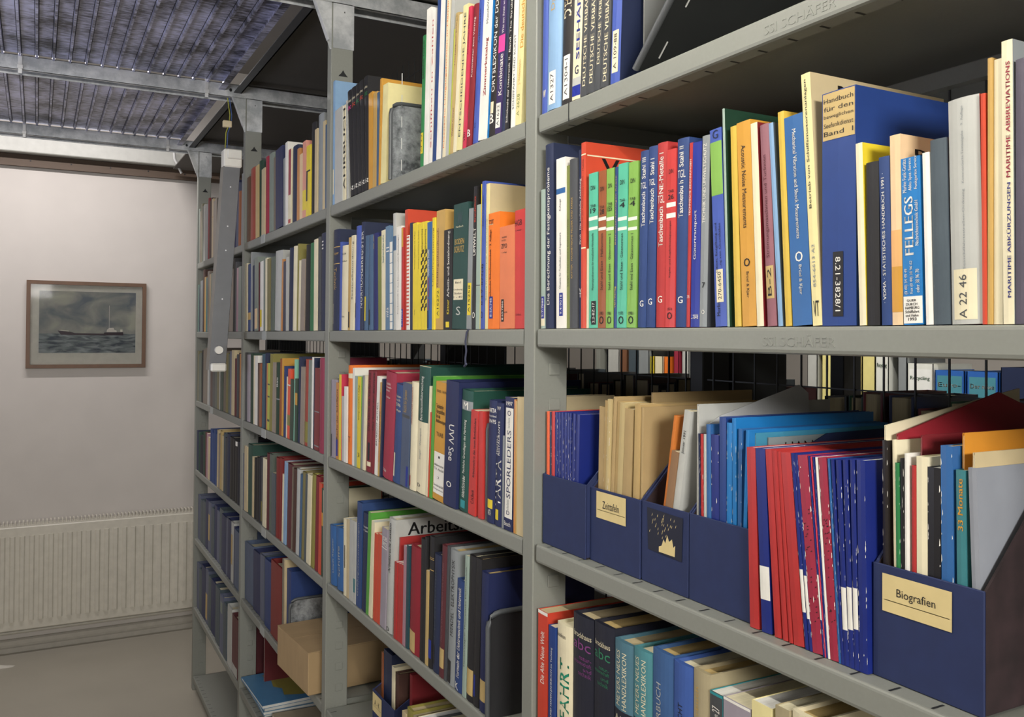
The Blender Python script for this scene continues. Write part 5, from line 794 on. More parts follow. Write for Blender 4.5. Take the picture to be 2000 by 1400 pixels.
shelf(0.9686, 'books on the fourth shelf of the nearest bay', [
 (1074.1, 25.6, 210.6, 0, 'redorange2', 'p', 4, 'orange-red paperback titled Die Alte Neue Welt, fourth shelf, nearest bay', {'d': 200, 't': [('Die Alte Neue Welt', .3, .7, .528, .867, 'white', 'u')], 'bd': [(.977, 1, 'white')]}),
 (1045.1, 16.8, 196.7, 0, 'blue2', 'p', 4, 'blue paperback titled Boots und Hafen-Jahrbuch, fourth shelf, nearest bay', {'t': [('BOOTS- UND HAFEN-JAHRBUCH im Yachting', .35, .65, .257, .853, 'white', 'u', 1)]}),
 (1026.5, 38.7, 207.6, 0, 'cream', 'h', 4, 'cream hardback titled Lexikon der Seefahrt, fourth shelf, nearest bay', {'t': [('Lexikon', .05, .65, .912, .939, 'ink', 'h'), ('SEEFAHRT', .3, .85, .203, .783, 'green4', 'u', 1)]}),
 (986.4, 47.9, 231.4, 0, 'black3', 'h', 4, 'blue-black hardback titled abc Naturwissenschaft und Technik with purple letters, fourth shelf, nearest bay', {'d': 190, 't': [('brockhaus', .08, .92, .877, .907, 'cream', 'h'), ('abc', .05, .9, .811, .87, 'purple2', 'h'), ('natur-', .4, .92, .758, .778, 'purple2', 'h'), ('wissenschaft', .08, .92, .73, .752, 'purple2', 'h'), ('und', .6, .92, .701, .721, 'purple2', 'h'), ('technik', .35, .92, .671, .694, 'purple2', 'h')]}),
 (936.8, 43.6, 234, 0, 'black3', 'h', 4, 'blue-black hardback titled abc Naturwissenschaft und Technik with green letters, fourth shelf, nearest bay', {'d': 190, 't': [('brockhaus', .1, .85, .88, .908, 'cream', 'h'), ('abc', .05, .85, .814, .87, 'green5', 'h'), ('natur-', .35, .8, .76, .776, 'green5', 'h'), ('wissenschaft', .05, .82, .738, .757, 'green5', 'h'), ('und', .45, .78, .706, .725, 'green5', 'h'), ('technik', .25, .78, .675, .697, 'green5', 'h')]}),
 (891.4, 37.6, 225.5, 0, 'teal4', 'h', 4, 'dusty teal hardback titled Neues Handlexikon A-K, fourth shelf, nearest bay', {'d': 180, 't': [('MEYERS NEUES', .15, .38, .656, .949, 'cream', 'u'), ('HANDLEXIKON', .5, .72, .643, .943, 'cream', 'u'), ('A-K', .1, .6, .577, .605, 'cream', 'h', 1)], 'bd': [(.381, .633, 'black3')]}),
 (852.3, 35, 227.7, 0, 'teal5', 'h', 4, 'dusty teal hardback titled Neues Handlexikon with green-blue spine, fourth shelf, nearest bay', {'d': 180, 't': [('MEYERS NEUES', .15, .38, .667, .958, 'cream', 'u'), ('HANDLEXIKON', .52, .74, .655, .952, 'cream', 'u')], 'bd': [(.449, .64, 'black3')]}),
 (816.3, 37, 237.5, 0, 'steelblue3', 'h', 4, 'steel blue hardback titled Wörterbuch, fourth shelf, nearest bay', {'d': 190, 't': [('WÖRTERBUCH', .2, .5, .493, .848, 'lgrey', 'u')]}),
 (778, 32.7, 235.8, 0, 'blue4', 'h', 4, 'mid blue hardback between steel blue and dull beige ones, fourth shelf, nearest bay', {'d': 170, 't': [('SEERECHT', .3, .55, .641, .816, 'ink', 'u')]}),
 (743.8, 26.4, 238.1, 0, 'beige2', 'h', 4, 'dull beige hardback between mid blue and dark grey ones, fourth shelf, nearest bay', {'d': 190, 't': [('Jahrbuch', .15, .45, .724, .924, 'gold', 'u')]}),
 (715.9, 18.9, 224.1, 0, 'dgrey', 'p', 4, 'dark grey paperback between dull beige and mauve-grey ones, fourth shelf, nearest bay', {'d': 160, 'cov': 'teal2', 't': [('27', .2, .8, .91, .937, 'white', 'u', 1), ('Seekarten', .3, .7, .818, .902, 'white', 'u')], 'bd': [(.986, 1, 'teal2')]}),
 (695.4, 38.6, 225.4, 0, 'mauvegrey', 'p', 4, 'mauve-grey paperback between dark grey and pale yellow ones, fourth shelf, nearest bay', {'d': 150, 'bd': [(.987, 1, 'white')]}),
 (654.9, 26.5, 236.5, 0, 'paleyellow', 'p', 4, 'pale yellow paperback between mauve-grey and dull beige ones, fourth shelf, nearest bay', {'d': 190}),
 (623.5, 17.6, 242.9, 0, 'beige2', 'p', 4, 'dull beige paperback between pale yellow and cream ones, fourth shelf, nearest bay', {'d': 190}),
 (604.2, 32.1, 245.7, 0, 'cream', 'h', 4, 'cream hardback at the end beside a dull beige one, fourth shelf, nearest bay', {'d': 190}),
], 0)
shelf(1.8725, 'books on the top shelf of the third bay', [
 (3075.69, 59.5, 219.2, -1.1, 'brown', 'h', 4, 'brown hardback at the end beside a brick red one, top shelf, third bay'),
 (3016, 82.3, 239.8, -0.43, 'brick', 'h', 4, 'brick red hardback between brown and tan ones, top shelf, third bay'),
 (2925.51, 45.1, 236.1, -2.42, 'tan', 'p', 4, 'tan paperback between brick red and dark green ones, top shelf, third bay'),
 (2879.76, 39.2, 243.2, -2.5, 'darkgreen', 'h', 4, 'dark green hardback between tan and beige ones, top shelf, third bay'),
 (2840.4, 47.3, 211.6, -1.46, 'beige', 'p', 4, 'beige paperback between dark green and crimson ones, top shelf, third bay'),
 (2792.26, 44.5, 241.1, -1.59, 'crimson', 'h', 4, 'crimson hardback between beige and grey-green ones, top shelf, third bay'),
 (2745.91, 60, 240.7, -1.92, 'greygreen', 'h', 4, 'grey-green hardback between crimson and taupe ones, top shelf, third bay'),
 (2683.41, 31.7, 220.7, -2.5, 'taupe', 'h', 4, 'taupe hardback between grey-green and navy ones, top shelf, third bay'),
 (2651.28, 82.7, 238.1, -2.5, 'navy2', 'r', 4, 'navy binder between taupe and grey ones, top shelf, third bay', {'d': 180}),
 (2556.1, 22.7, 197.7, -2.5, 'grey', 'b', 4, 'grey brochure between navy and white ones, top shelf, third bay'),
 (2533.1, 27.4, 239.1, -2.5, 'white', 'p', 4, 'white paperback between grey and cream ones, top shelf, third bay', {'d': 190}),
 (2501.6, 26.8, 211.9, -0.33, 'cream', 'p', 4, 'cream paperback between white and navy ones, top shelf, third bay', {'bd': [(.389, 1, 'crimson'), (.013, .065, 'red')]}),
 (2464.9, 56.6, 211.7, 0, 'navy', 'h', 4, 'navy hardback between cream and light orange ones, top shelf, third bay'),
 (2408.02, 25, 197, 0, 'orange2', 'p', 4, 'light orange paperback between navy and peach ones, top shelf, third bay'),
 (2379.47, 30.1, 176.7, -1.1, 'peach', 'p', 4, 'peach paperback between light orange and salmon pink ones, top shelf, third bay'),
 (2349.08, 33.8, 205, -0.62, 'salmon2', 'p', 4, 'salmon pink paperback between peach and yellow ones, top shelf, third bay', {'bd': [(.098, .358, 'yellow')]}),
 (2315.13, 39.3, 186.1, 0.53, 'yellow', 'p', 4, 'yellow paperback between salmon pink and black ones, top shelf, third bay', {'bd': [(.625, .648, 'black'), (.218, .625, 'black', 0, .4)]}),
 (2267.9, 34.8, 237, -0.82, 'black', 'h', 4, 'black hardback between yellow and beige ones, top shelf, third bay'),
 (2232.64, 24.9, 214.7, -0.69, 'beige', 'p', 4, 'beige paperback between black and grey ones, top shelf, third bay'),
 (2206.86, 46.6, 244.8, -0.85, 'grey', 'h', 4, 'grey hardback between two beige ones, top shelf, third bay', {'d': 190}),
 (2159.98, 20.6, 220.4, -0.47, 'beige', 'p', 4, 'beige paperback between grey and steel blue ones, top shelf, third bay'),
 (2138.51, 22.1, 207.4, -0.64, 'steelblue', 'p', 4, 'steel blue paperback at the end beside a beige one, top shelf, third bay'),
], 0)
shelf(1.8725, 'books on the top shelf of the farthest bay', [
 (4078.61, 30.48, 239.5, -0.27, 'greygreen', 'p', 4, 'grey-green paperback at the end beside a taupe one, top shelf, farthest bay'),
 (4046.77, 30.79, 225.1, -0.55, 'taupe', 'p', 4, 'taupe paperback between grey-green and dull olive ones, top shelf, farthest bay'),
 (4014.55, 32.58, 253.3, -0.83, 'olive2', 'p', 4, 'dull olive paperback between taupe and dark grey-green ones, top shelf, farthest bay'),
 (3980.86, 32.58, 238.1, -1.01, 'greygreen2', 'p', 4, 'dark grey-green paperback between dull olive and light grey ones, top shelf, farthest bay'),
 (3947.73, 33.05, 241.8, -1, 'lgrey', 'p', 4, 'light grey paperback between dark grey-green and grey ones, top shelf, farthest bay'),
 (3914, 33.38, 227.3, -1, 'grey', 'p', 4, 'grey paperback between light grey and grey ones, top shelf, farthest bay'),
 (3880.31, 33.38, 234.5, -0.95, 'grey', 'p', 4, 'grey paperback between grey and dark red ones, top shelf, farthest bay'),
 (3846.32, 30.91, 255.2, -0.71, 'darkred2', 'h', 4, 'dark red hardback between grey and dark brown ones, top shelf, farthest bay'),
 (3814.94, 31.22, 239.9, -0.66, 'brown3', 'h', 4, 'dark brown hardback between dark red and dark brown ones, top shelf, farthest bay'),
 (3783.4, 31.22, 247.5, -0.66, 'brown3', 'h', 4, 'dark brown hardback between dark brown and beige ones, top shelf, farthest bay'),
 (3751.91, 36.21, 239.1, -0.47, 'beige', 'p', 4, 'beige paperback between dark brown and pale taupe ones, top shelf, farthest bay', {'bd': [(.677, .696, 'tan')]}),
 (3715.26, 36.21, 224.8, -0.47, 'taupe2', 'p', 4, 'pale taupe paperback between beige and pale taupe ones, top shelf, farthest bay'),
 (3678.48, 36.21, 231.9, -0.47, 'taupe2', 'p', 4, 'pale taupe paperback between pale taupe and black ones, top shelf, farthest bay'),
 (3641.69, 42.4, 226, -0.44, 'black', 'h', 4, 'black hardback between pale taupe and slate grey ones, top shelf, farthest bay'),
 (3598.28, 28.33, 231.5, -0.6, 'slate', 'h', 4, 'slate grey hardback between black and dark grey ones, top shelf, farthest bay'),
 (3569.49, 28.05, 217.6, -0.6, 'dgrey', 'h', 4, 'dark grey hardback between slate grey and grey ones, top shelf, farthest bay'),
 (3540.86, 55.79, 249, -0.47, 'grey', 'h', 4, 'grey hardback between dark grey and tan ones, top shelf, farthest bay'),
 (3484.54, 32.12, 227.8, -0.43, 'tan', 'p', 4, 'tan paperback between grey and beige ones, top shelf, farthest bay'),
 (3451.78, 32.12, 214.1, -0.43, 'beige', 'p', 4, 'beige paperback between tan and maroon ones, top shelf, farthest bay'),
 (3419.38, 32.99, 239, -0.32, 'maroon', 'h', 4, 'maroon hardback between beige and dark red ones, top shelf, farthest bay'),
 (3385.75, 32.99, 224.7, -0.27, 'darkred', 'h', 4, 'dark red hardback between maroon and grey-green ones, top shelf, farthest bay'),
 (3352.42, 32.8, 237.1, -0.04, 'greygreen', 'h', 4, 'grey-green hardback between dark red and taupe ones, top shelf, farthest bay'),
 (3319.02, 32.8, 222.9, 0.24, 'taupe', 'h', 4, 'taupe hardback between grey-green and navy ones, top shelf, farthest bay'),
 (3285.74, 31.95, 244, 0.52, 'navy2', 'h', 4, 'navy hardback between taupe and grey-blue ones, top shelf, farthest bay'),
 (3253.55, 31.95, 229.4, 0.81, 'slateblue2', 'h', 4, 'grey-blue hardback between navy and rust brown ones, top shelf, farthest bay'),
 (3220.29, 47.14, 193.3, 0.54, 'brown2', 'h', 4, 'rust brown hardback between grey-blue and grey ones, top shelf, farthest bay'),
 (3171.33, 53.76, 247.6, 0.27, 'grey', 'h', 4, 'grey hardback at the end beside a rust brown one, top shelf, farthest bay'),
], 0)
shelf(1.5712, 'books on the eye-level shelf of the third bay', [
 (3070.08, 27.6, 229.4, -2.5, 'cream', 'p', 4, 'cream paperback at the end beside a blue one, eye-level shelf, third bay'),
 (3042.17, 54.1, 224.4, -2.5, 'blue', 'h', 4, 'blue hardback between cream and grey ones, eye-level shelf, third bay', {'bd': [(.165, .273, 'tan2')]}),
 (2987.3, 18.8, 261.9, -1.28, 'grey', 'b', 4, 'grey brochure between blue and navy ones, eye-level shelf, third bay'),
 (2963.77, 35.8, 215.4, -2.5, 'navy', 'h', 4, 'navy hardback between grey and grey-green ones, eye-level shelf, third bay'),
 (2927.53, 49, 239.2, -2.15, 'greygreen', 'p', 4, 'grey-green paperback between navy and maroon ones, eye-level shelf, third bay', {'d': 170, 'lb': [(.1, .9, .031, .304, 'peach', '')]}),
 (2876.86, 32.5, 219.5, -2.05, 'maroon', 'h', 4, 'maroon hardback between grey-green and white ones, eye-level shelf, third bay'),
 (2844.02, 46.3, 220.2, -2.03, 'white', 'p', 4, 'white paperback between maroon and grey-green ones, eye-level shelf, third bay', {'lb': [(0, .5, .06, .307, 'yellow', '')]}),
 (2797.42, 23.1, 224.3, -1.96, 'greygreen', 'p', 4, 'grey-green paperback between white and cream ones, eye-level shelf, third bay'),
 (2773.99, 25.3, 226, -1.81, 'cream', 'p', 4, 'cream paperback between grey-green and olive brown ones, eye-level shelf, third bay'),
 (2746.75, 32.4, 222.3, -1.97, 'olive3', 'p', 4, 'olive brown paperback between cream and dark grey-green ones, eye-level shelf, third bay'),
 (2714.24, 52.3, 224, -0.76, 'greygreen2', 'h', 4, 'dark grey-green hardback between olive brown and light grey ones, eye-level shelf, third bay'),
 (2661.92, 87, 236, 1.48, 'lgrey', 'h', 4, 'light grey hardback between dark grey-green and light orange ones, eye-level shelf, third bay', {'d': 170}),
 (2574.71, 16.5, 207.7, 2.04, 'orange2', 'b', 4, 'light orange brochure between light grey and navy ones, eye-level shelf, third bay'),
 (2550.93, 26.2, 199.5, 0.04, 'navy', 'p', 4, 'navy paperback between light orange and light grey ones, eye-level shelf, third bay'),
 (2517.85, 24.6, 209.7, -1.08, 'lgrey', 'p', 4, 'light grey paperback between two navy ones, eye-level shelf, third bay'),
 (2492.9, 42, 232.4, 0.71, 'navy', 'h', 4, 'navy hardback between light grey and cream ones, eye-level shelf, third bay'),
 (2450.62, 46.9, 233.5, 0.89, 'cream', 'h', 4, 'cream hardback between navy and mustard olive ones, eye-level shelf, third bay'),
 (2403.52, 20.6, 236.7, 1.39, 'olive4', 'h', 4, 'mustard olive hardback between two cream ones, eye-level shelf, third bay', {'d': 180}),
 (2382.68, 21.3, 190.2, 1.88, 'cream', 'p', 4, 'cream paperback between mustard olive and pale taupe ones, eye-level shelf, third bay', {'bd': [(1, 1.189, 'brown')]}),
 (2361.08, 38, 191.2, 2.12, 'taupe2', 'p', 4, 'pale taupe paperback between cream and black ones, eye-level shelf, third bay'),
 (2320.18, 38.8, 226.2, 1.32, 'black', 'h', 4, 'black hardback between pale taupe and green ones, eye-level shelf, third bay'),
 (2275.79, 43, 226.9, 0.15, 'green6', 'h', 4, 'green hardback between black and cream ones, eye-level shelf, third bay'),
 (2229.22, 32, 233.2, -0.62, 'cream', 'p', 4, 'cream paperback between green and dark grey ones, eye-level shelf, third bay'),
 (2196.25, 23.6, 236, -0.77, 'dgrey', 'h', 4, 'dark grey hardback between cream and navy ones, eye-level shelf, third bay'),
 (2172.42, 56, 242.1, -0.49, 'navy', 'h', 4, 'navy hardback at the end beside a dark grey one, eye-level shelf, third bay', {'t': [('III', .2, .5, .837, .921, 'white', 'u')]}),
], 0)
shelf(1.5712, 'books on the eye-level shelf of the farthest bay', [
 (4078.66, 31.05, 207.2, -0.29, 'palegreen2', 'p', 4, 'grey-green paperback at the end beside a slate grey one, eye-level shelf, farthest bay'),
 (4046.36, 31.36, 194.8, -0.58, 'slate', 'p', 4, 'slate grey paperback between grey-green and grey ones, eye-level shelf, farthest bay'),
 (4014.04, 56.65, 220.2, -0.73, 'grey', 'p', 4, 'grey paperback between slate grey and dark brown ones, eye-level shelf, farthest bay'),
 (3956.99, 48.02, 264.7, -0.73, 'brown3', 'h', 4, 'dark brown hardback between grey and tan ones, eye-level shelf, farthest bay', {'d': 160}),
 (3908.35, 39.89, 231, -0.68, 'tan2', 'p', 4, 'tan paperback between dark brown and teal ones, eye-level shelf, farthest bay'),
 (3867.93, 34.6, 226.6, -0.67, 'teal', 'b', 4, 'teal brochure between tan and pale taupe ones, eye-level shelf, farthest bay'),
 (3832.71, 41.26, 250.7, -0.69, 'taupe2', 'p', 4, 'pale taupe paperback between teal and beige ones, eye-level shelf, farthest bay'),
 (3790.81, 41.26, 235.7, -0.69, 'beige', 'p', 4, 'beige paperback between pale taupe and grey-green ones, eye-level shelf, farthest bay'),
 (3748.92, 37.44, 237.6, -0.67, 'greygreen', 'p', 4, 'grey-green paperback between beige and taupe ones, eye-level shelf, farthest bay'),
 (3710.86, 37.44, 223.3, -0.67, 'taupe', 'p', 4, 'taupe paperback between grey-green and navy ones, eye-level shelf, farthest bay'),
 (3672.77, 34.01, 256.1, -0.68, 'navy', 'h', 4, 'navy hardback between taupe and black ones, eye-level shelf, farthest bay'),
 (3638.15, 34.01, 240.7, -0.68, 'black', 'h', 4, 'black hardback between navy and black ones, eye-level shelf, farthest bay'),
 (3603.5, 34.01, 248.4, -0.68, 'black', 'h', 4, 'black hardback between black and beige ones, eye-level shelf, farthest bay'),
 (3568.88, 39.4, 237.9, -0.64, 'beige', 'p', 4, 'beige paperback between black and pale taupe ones, eye-level shelf, farthest bay'),
 (3529.17, 39.4, 223.6, -0.59, 'taupe2', 'p', 4, 'pale taupe paperback between beige and maroon ones, eye-level shelf, farthest bay'),
 (3489.16, 42.47, 243.7, -0.32, 'maroon', 'h', 4, 'maroon hardback between pale taupe and dark red ones, eye-level shelf, farthest bay'),
 (3446.41, 42.47, 229.1, -0.09, 'darkred', 'h', 4, 'dark red hardback between maroon and dull olive ones, eye-level shelf, farthest bay'),
 (3403.24, 45.84, 237.7, 0.19, 'olive2', 'p', 4, 'dull olive paperback between dark red and pale taupe ones, eye-level shelf, farthest bay'),
 (3357.06, 57.12, 227.9, 0.48, 'taupe2', 'p', 4, 'pale taupe paperback between dull olive and black ones, eye-level shelf, farthest bay'),
 (3299.04, 34.06, 264.3, 0.77, 'black', 'h', 4, 'black hardback between pale taupe and dark grey ones, eye-level shelf, farthest bay'),
 (3263.79, 34.06, 248.4, 0.59, 'dgrey', 'h', 4, 'dark grey hardback between black and dusty pink ones, eye-level shelf, farthest bay'),
 (3227.91, 31.58, 225.4, 0.31, 'pinkgrey', 'p', 4, 'dusty pink paperback between dark grey and grey-green ones, eye-level shelf, farthest bay'),
 (3194.9, 44.5, 227.3, 0.09, 'greygreen', 'p', 4, 'grey-green paperback between dusty pink and dark grey ones, eye-level shelf, farthest bay'),
 (3149.02, 25.7, 223.2, -0.2, 'dgrey', 'h', 4, 'dark grey hardback at the end beside a grey-green one, eye-level shelf, farthest bay'),
], 0)
shelf(1.2699, 'books on the third shelf of the third bay', [
 (3074.29, 47.2, 230, -1.4, 'dgrey', 'h', 4, 'dark grey hardback at the end beside a mauve-grey one, third shelf, third bay'),
 (3025.29, 37.3, 223.2, -1.74, 'mauvegrey', 'p', 4, 'mauve-grey paperback between dark grey and dark green ones, third shelf, third bay'),
 (2987.74, 57.3, 228.6, -1.41, 'darkgreen', 'h', 4, 'dark green hardback between mauve-grey and cream ones, third shelf, third bay', {'d': 170}),
 (2930.19, 20.2, 222.4, -0.96, 'cream', 'b', 4, 'cream brochure between dark green and white ones, third shelf, third bay'),
 (2909.68, 40, 222.3, -0.74, 'white', 'p', 4, 'white paperback between cream and dark brown ones, third shelf, third bay'),
 (2868.2, 24.7, 200.3, -0.99, 'brown3', 'p', 4, 'dark brown paperback between white and rust brown ones, third shelf, third bay'),
 (2842.92, 23, 199.6, -1.02, 'brown2', 'p', 4, 'rust brown paperback between dark brown and dull teal ones, third shelf, third bay'),
 (2819.74, 42.8, 230, -0.32, 'steelblue4', 'h', 4, 'dull teal hardback between rust brown and navy ones, third shelf, third bay'),
 (2776.79, 25.8, 233.2, 0.82, 'navy', 'h', 4, 'navy hardback between dull teal and light orange ones, third shelf, third bay'),
 (2749.33, 14.4, 202.5, 0.63, 'orange2', 'p', 4, 'light orange paperback between navy and yellow-green ones, third shelf, third bay'),
 (2734.71, 26.2, 203.4, 1.37, 'lime2', 'p', 4, 'yellow-green paperback between light orange and mustard olive ones, third shelf, third bay', {'bd': [(.674, .694, 'dgrey'), (.49, .512, 'dgrey'), (.128, .162, 'darkgreen')]}),
 (2707.84, 36.2, 232.6, 1.27, 'olive4', 'r', 4, 'mustard olive binder between yellow-green and pale taupe ones, third shelf, third bay', {'d': 200}),
 (2670.29, 34.2, 208, 1.05, 'taupe2', 'p', 4, 'pale taupe paperback between mustard olive and dark green ones, third shelf, third bay'),
 (2633.11, 44.4, 208.8, 0.29, 'darkgreen', 'h', 4, 'dark green hardback between pale taupe and rust brown ones, third shelf, third bay', {'bd': [(.479, .496, 'grey')], 't': [('Bau', .3, .7, .658, .787, 'white', 'u')]}),
 (2588.6, 23.7, 220.4, 1.57, 'brown2', 'h', 4, 'rust brown hardback between dark green and golden yellow ones, third shelf, third bay'),
 (2555.08, 12.6, 223.1, -0, 'mustard', 'p', 4, 'golden yellow paperback between rust brown and deep blue ones, third shelf, third bay', {'d': 190, 'st': [('FRIED', .3, .9, .9, .96, 'ink')]}),
 (2542.3, 38.9, 200.9, 0.65, 'blue5', 'h', 4, 'deep blue hardback between golden yellow and cream ones, third shelf, third bay', {'d': 120}),
 (2503.18, 12.2, 172.3, 1.11, 'cream', 'b', 4, 'cream brochure between deep blue and orange-red ones, third shelf, third bay'),
 (2490.74, 28.4, 194.4, 1.86, 'redorange3', 'p', 4, 'orange-red paperback between cream and dark green ones, third shelf, third bay', {'bd': [(.758, .778, 'white'), (.187, .34, 'olive4')]}),
 (2461.97, 39.7, 167.1, 1.9, 'darkgreen', 'p', 4, 'dark green paperback between orange-red and mint green ones, third shelf, third bay'),
 (2419.24, 7.6, 223.2, 1.2, 'mint2', 'p', 4, 'mint green paperback between two dark green ones, third shelf, third bay'),
 (2409.42, 25.9, 171.1, 0.7, 'darkgreen', 'p', 4, 'dark green paperback between mint green and navy ones, third shelf, third bay', {'bd': [(.583, .773, 'mustard')]}),
 (2383.32, 30.1, 231.2, 1.91, 'navy', 'h', 4, 'navy hardback between dark green and pale taupe ones, third shelf, third bay'),
 (2352.88, 35.8, 204.6, 2.06, 'taupe2', 'p', 4, 'pale taupe paperback between navy and brick red ones, third shelf, third bay'),
 (2314.06, 36.7, 226.3, 1.45, 'brick', 'h', 4, 'brick red hardback between pale taupe and grey-green ones, third shelf, third bay', {'lb': [(.1, .9, .042, .281, 'olive4', '')]}),
 (2277.04, 25.2, 225.2, 1.69, 'greygreen', 'p', 4, 'grey-green paperback between brick red and white ones, third shelf, third bay'),
 (2249.71, 22.1, 233.2, 1.22, 'white', 'h', 4, 'white hardback between grey-green and navy ones, third shelf, third bay'),
 (2226.15, 9.9, 232.1, 0.98, 'navy', 'b', 4, 'navy brochure between white and dark red ones, third shelf, third bay'),
 (2215.58, 43, 206.7, 0.89, 'darkred', 'p', 4, 'dark red paperback between navy and dusty mauve ones, third shelf, third bay', {'bd': [(.462, .475, 'grey'), (.044, .058, 'grey')]}),
 (2167.02, 9.5, 229.8, -0.48, 'mauve', 'p', 4, 'dusty mauve paperback between dark red and plum ones, third shelf, third bay'),
 (2157.33, 39.3, 234.1, 0.32, 'crimson2', 'h', -2, 'plum hardback at the end beside a dusty mauve one, third shelf, third bay', {'lb': [(0, .15, .029, .165, 'cream', '')]}),
], 0)
shelf(1.2699, 'books on the third shelf of the farthest bay', [
 (4069.11, 34.6, 217.3, -1.03, 'olive2', 'p', 4, 'dull olive paperback at the end beside a dark grey-green one, third shelf, farthest bay'),
 (4034.23, 34.6, 204.3, -1.03, 'greygreen2', 'p', 4, 'dark grey-green paperback between dull olive and dark grey-green ones, third shelf, farthest bay'),
 (3999.34, 34.6, 210.8, -1.03, 'greygreen2', 'p', 4, 'dark grey-green paperback between dark grey-green and black ones, third shelf, farthest bay'),
 (3964.51, 47, 222.9, -0.69, 'black', 'h', 4, 'black hardback between dark grey-green and taupe ones, third shelf, farthest bay'),
 (3917.22, 55.1, 227.5, -0.69, 'taupe', 'p', 4, 'taupe paperback between black and taupe ones, third shelf, farthest bay'),
 (3861.84, 51.5, 234.2, -0.69, 'taupe', 'p', 4, 'taupe paperback between taupe and light grey ones, third shelf, farthest bay'),
 (3810.21, 32.2, 155.9, 0.68, 'lgrey', 'p', 4, 'light grey paperback between taupe and grey ones, third shelf, farthest bay'),
 (3777.73, 32.2, 146.5, 0.68, 'grey', 'p', 4, 'grey paperback between light grey and dark brown ones, third shelf, farthest bay'),
 (3742.68, 52.8, 163.2, -0.37, 'brown3', 'p', 4, 'dark brown paperback between grey and dark grey ones, third shelf, farthest bay'),
 (3689.4, 51.5, 187, -0.44, 'dgrey', 'p', 4, 'dark grey paperback between dark brown and dark grey-green ones, third shelf, farthest bay'),
 (3637.62, 46.2, 173.8, -0.41, 'greygreen2', 'p', 4, 'dark grey-green paperback between dark grey and olive brown ones, third shelf, farthest bay'),
 (3590.57, 47, 182.4, -0.58, 'olive3', 'p', 4, 'olive brown paperback between dark grey-green and light grey ones, third shelf, farthest bay'),
 (3543.31, 21, 169.6, -0.39, 'lgrey', 'b', 4, 'light grey brochure between olive brown and dark green ones, third shelf, farthest bay'),
 (3521.92, 51, 173.8, -0.4, 'darkgreen', 'p', 4, 'dark green paperback between light grey and taupe ones, third shelf, farthest bay'),
 (3469.96, 46, 227.6, -0.63, 'taupe', 'h', 4, 'taupe hardback between dark green and olive brown ones, third shelf, farthest bay'),
 (3423.68, 48.5, 221.6, -0.61, 'olive3', 'h', 4, 'olive brown hardback between taupe and dark grey-green ones, third shelf, farthest bay'),
 (3374.9, 43.8, 219.1, -0.6, 'greygreen2', 'h', 4, 'dark grey-green hardback between olive brown and grey-blue ones, third shelf, farthest bay'),
 (3330.84, 30.8, 228.4, -0.5, 'slateblue2', 'p', 4, 'grey-blue paperback between dark grey-green and beige ones, third shelf, farthest bay'),
 (3299.74, 45.3, 233.9, -0.5, 'beige', 'p', 4, 'beige paperback between grey-blue and maroon ones, third shelf, farthest bay'),
 (3252.05, 32.7, 205.3, 0, 'maroon', 'h', 4, 'maroon hardback between beige and dark grey ones, third shelf, farthest bay'),
 (3217.41, 40.1, 220.7, -0.47, 'dgrey', 'h', 4, 'dark grey hardback between maroon and dark brown ones, third shelf, farthest bay'),
 (3176.56, 23.5, 226.4, -0.58, 'brown3', 'h', 4, 'dark brown hardback between dark grey and light orange ones, third shelf, farthest bay'),
 (3152.78, 12.3, 223.7, -0.47, 'orange2', 'b', 4, 'light orange brochure at the end beside a dark brown one, third shelf, farthest bay'),
], 0)
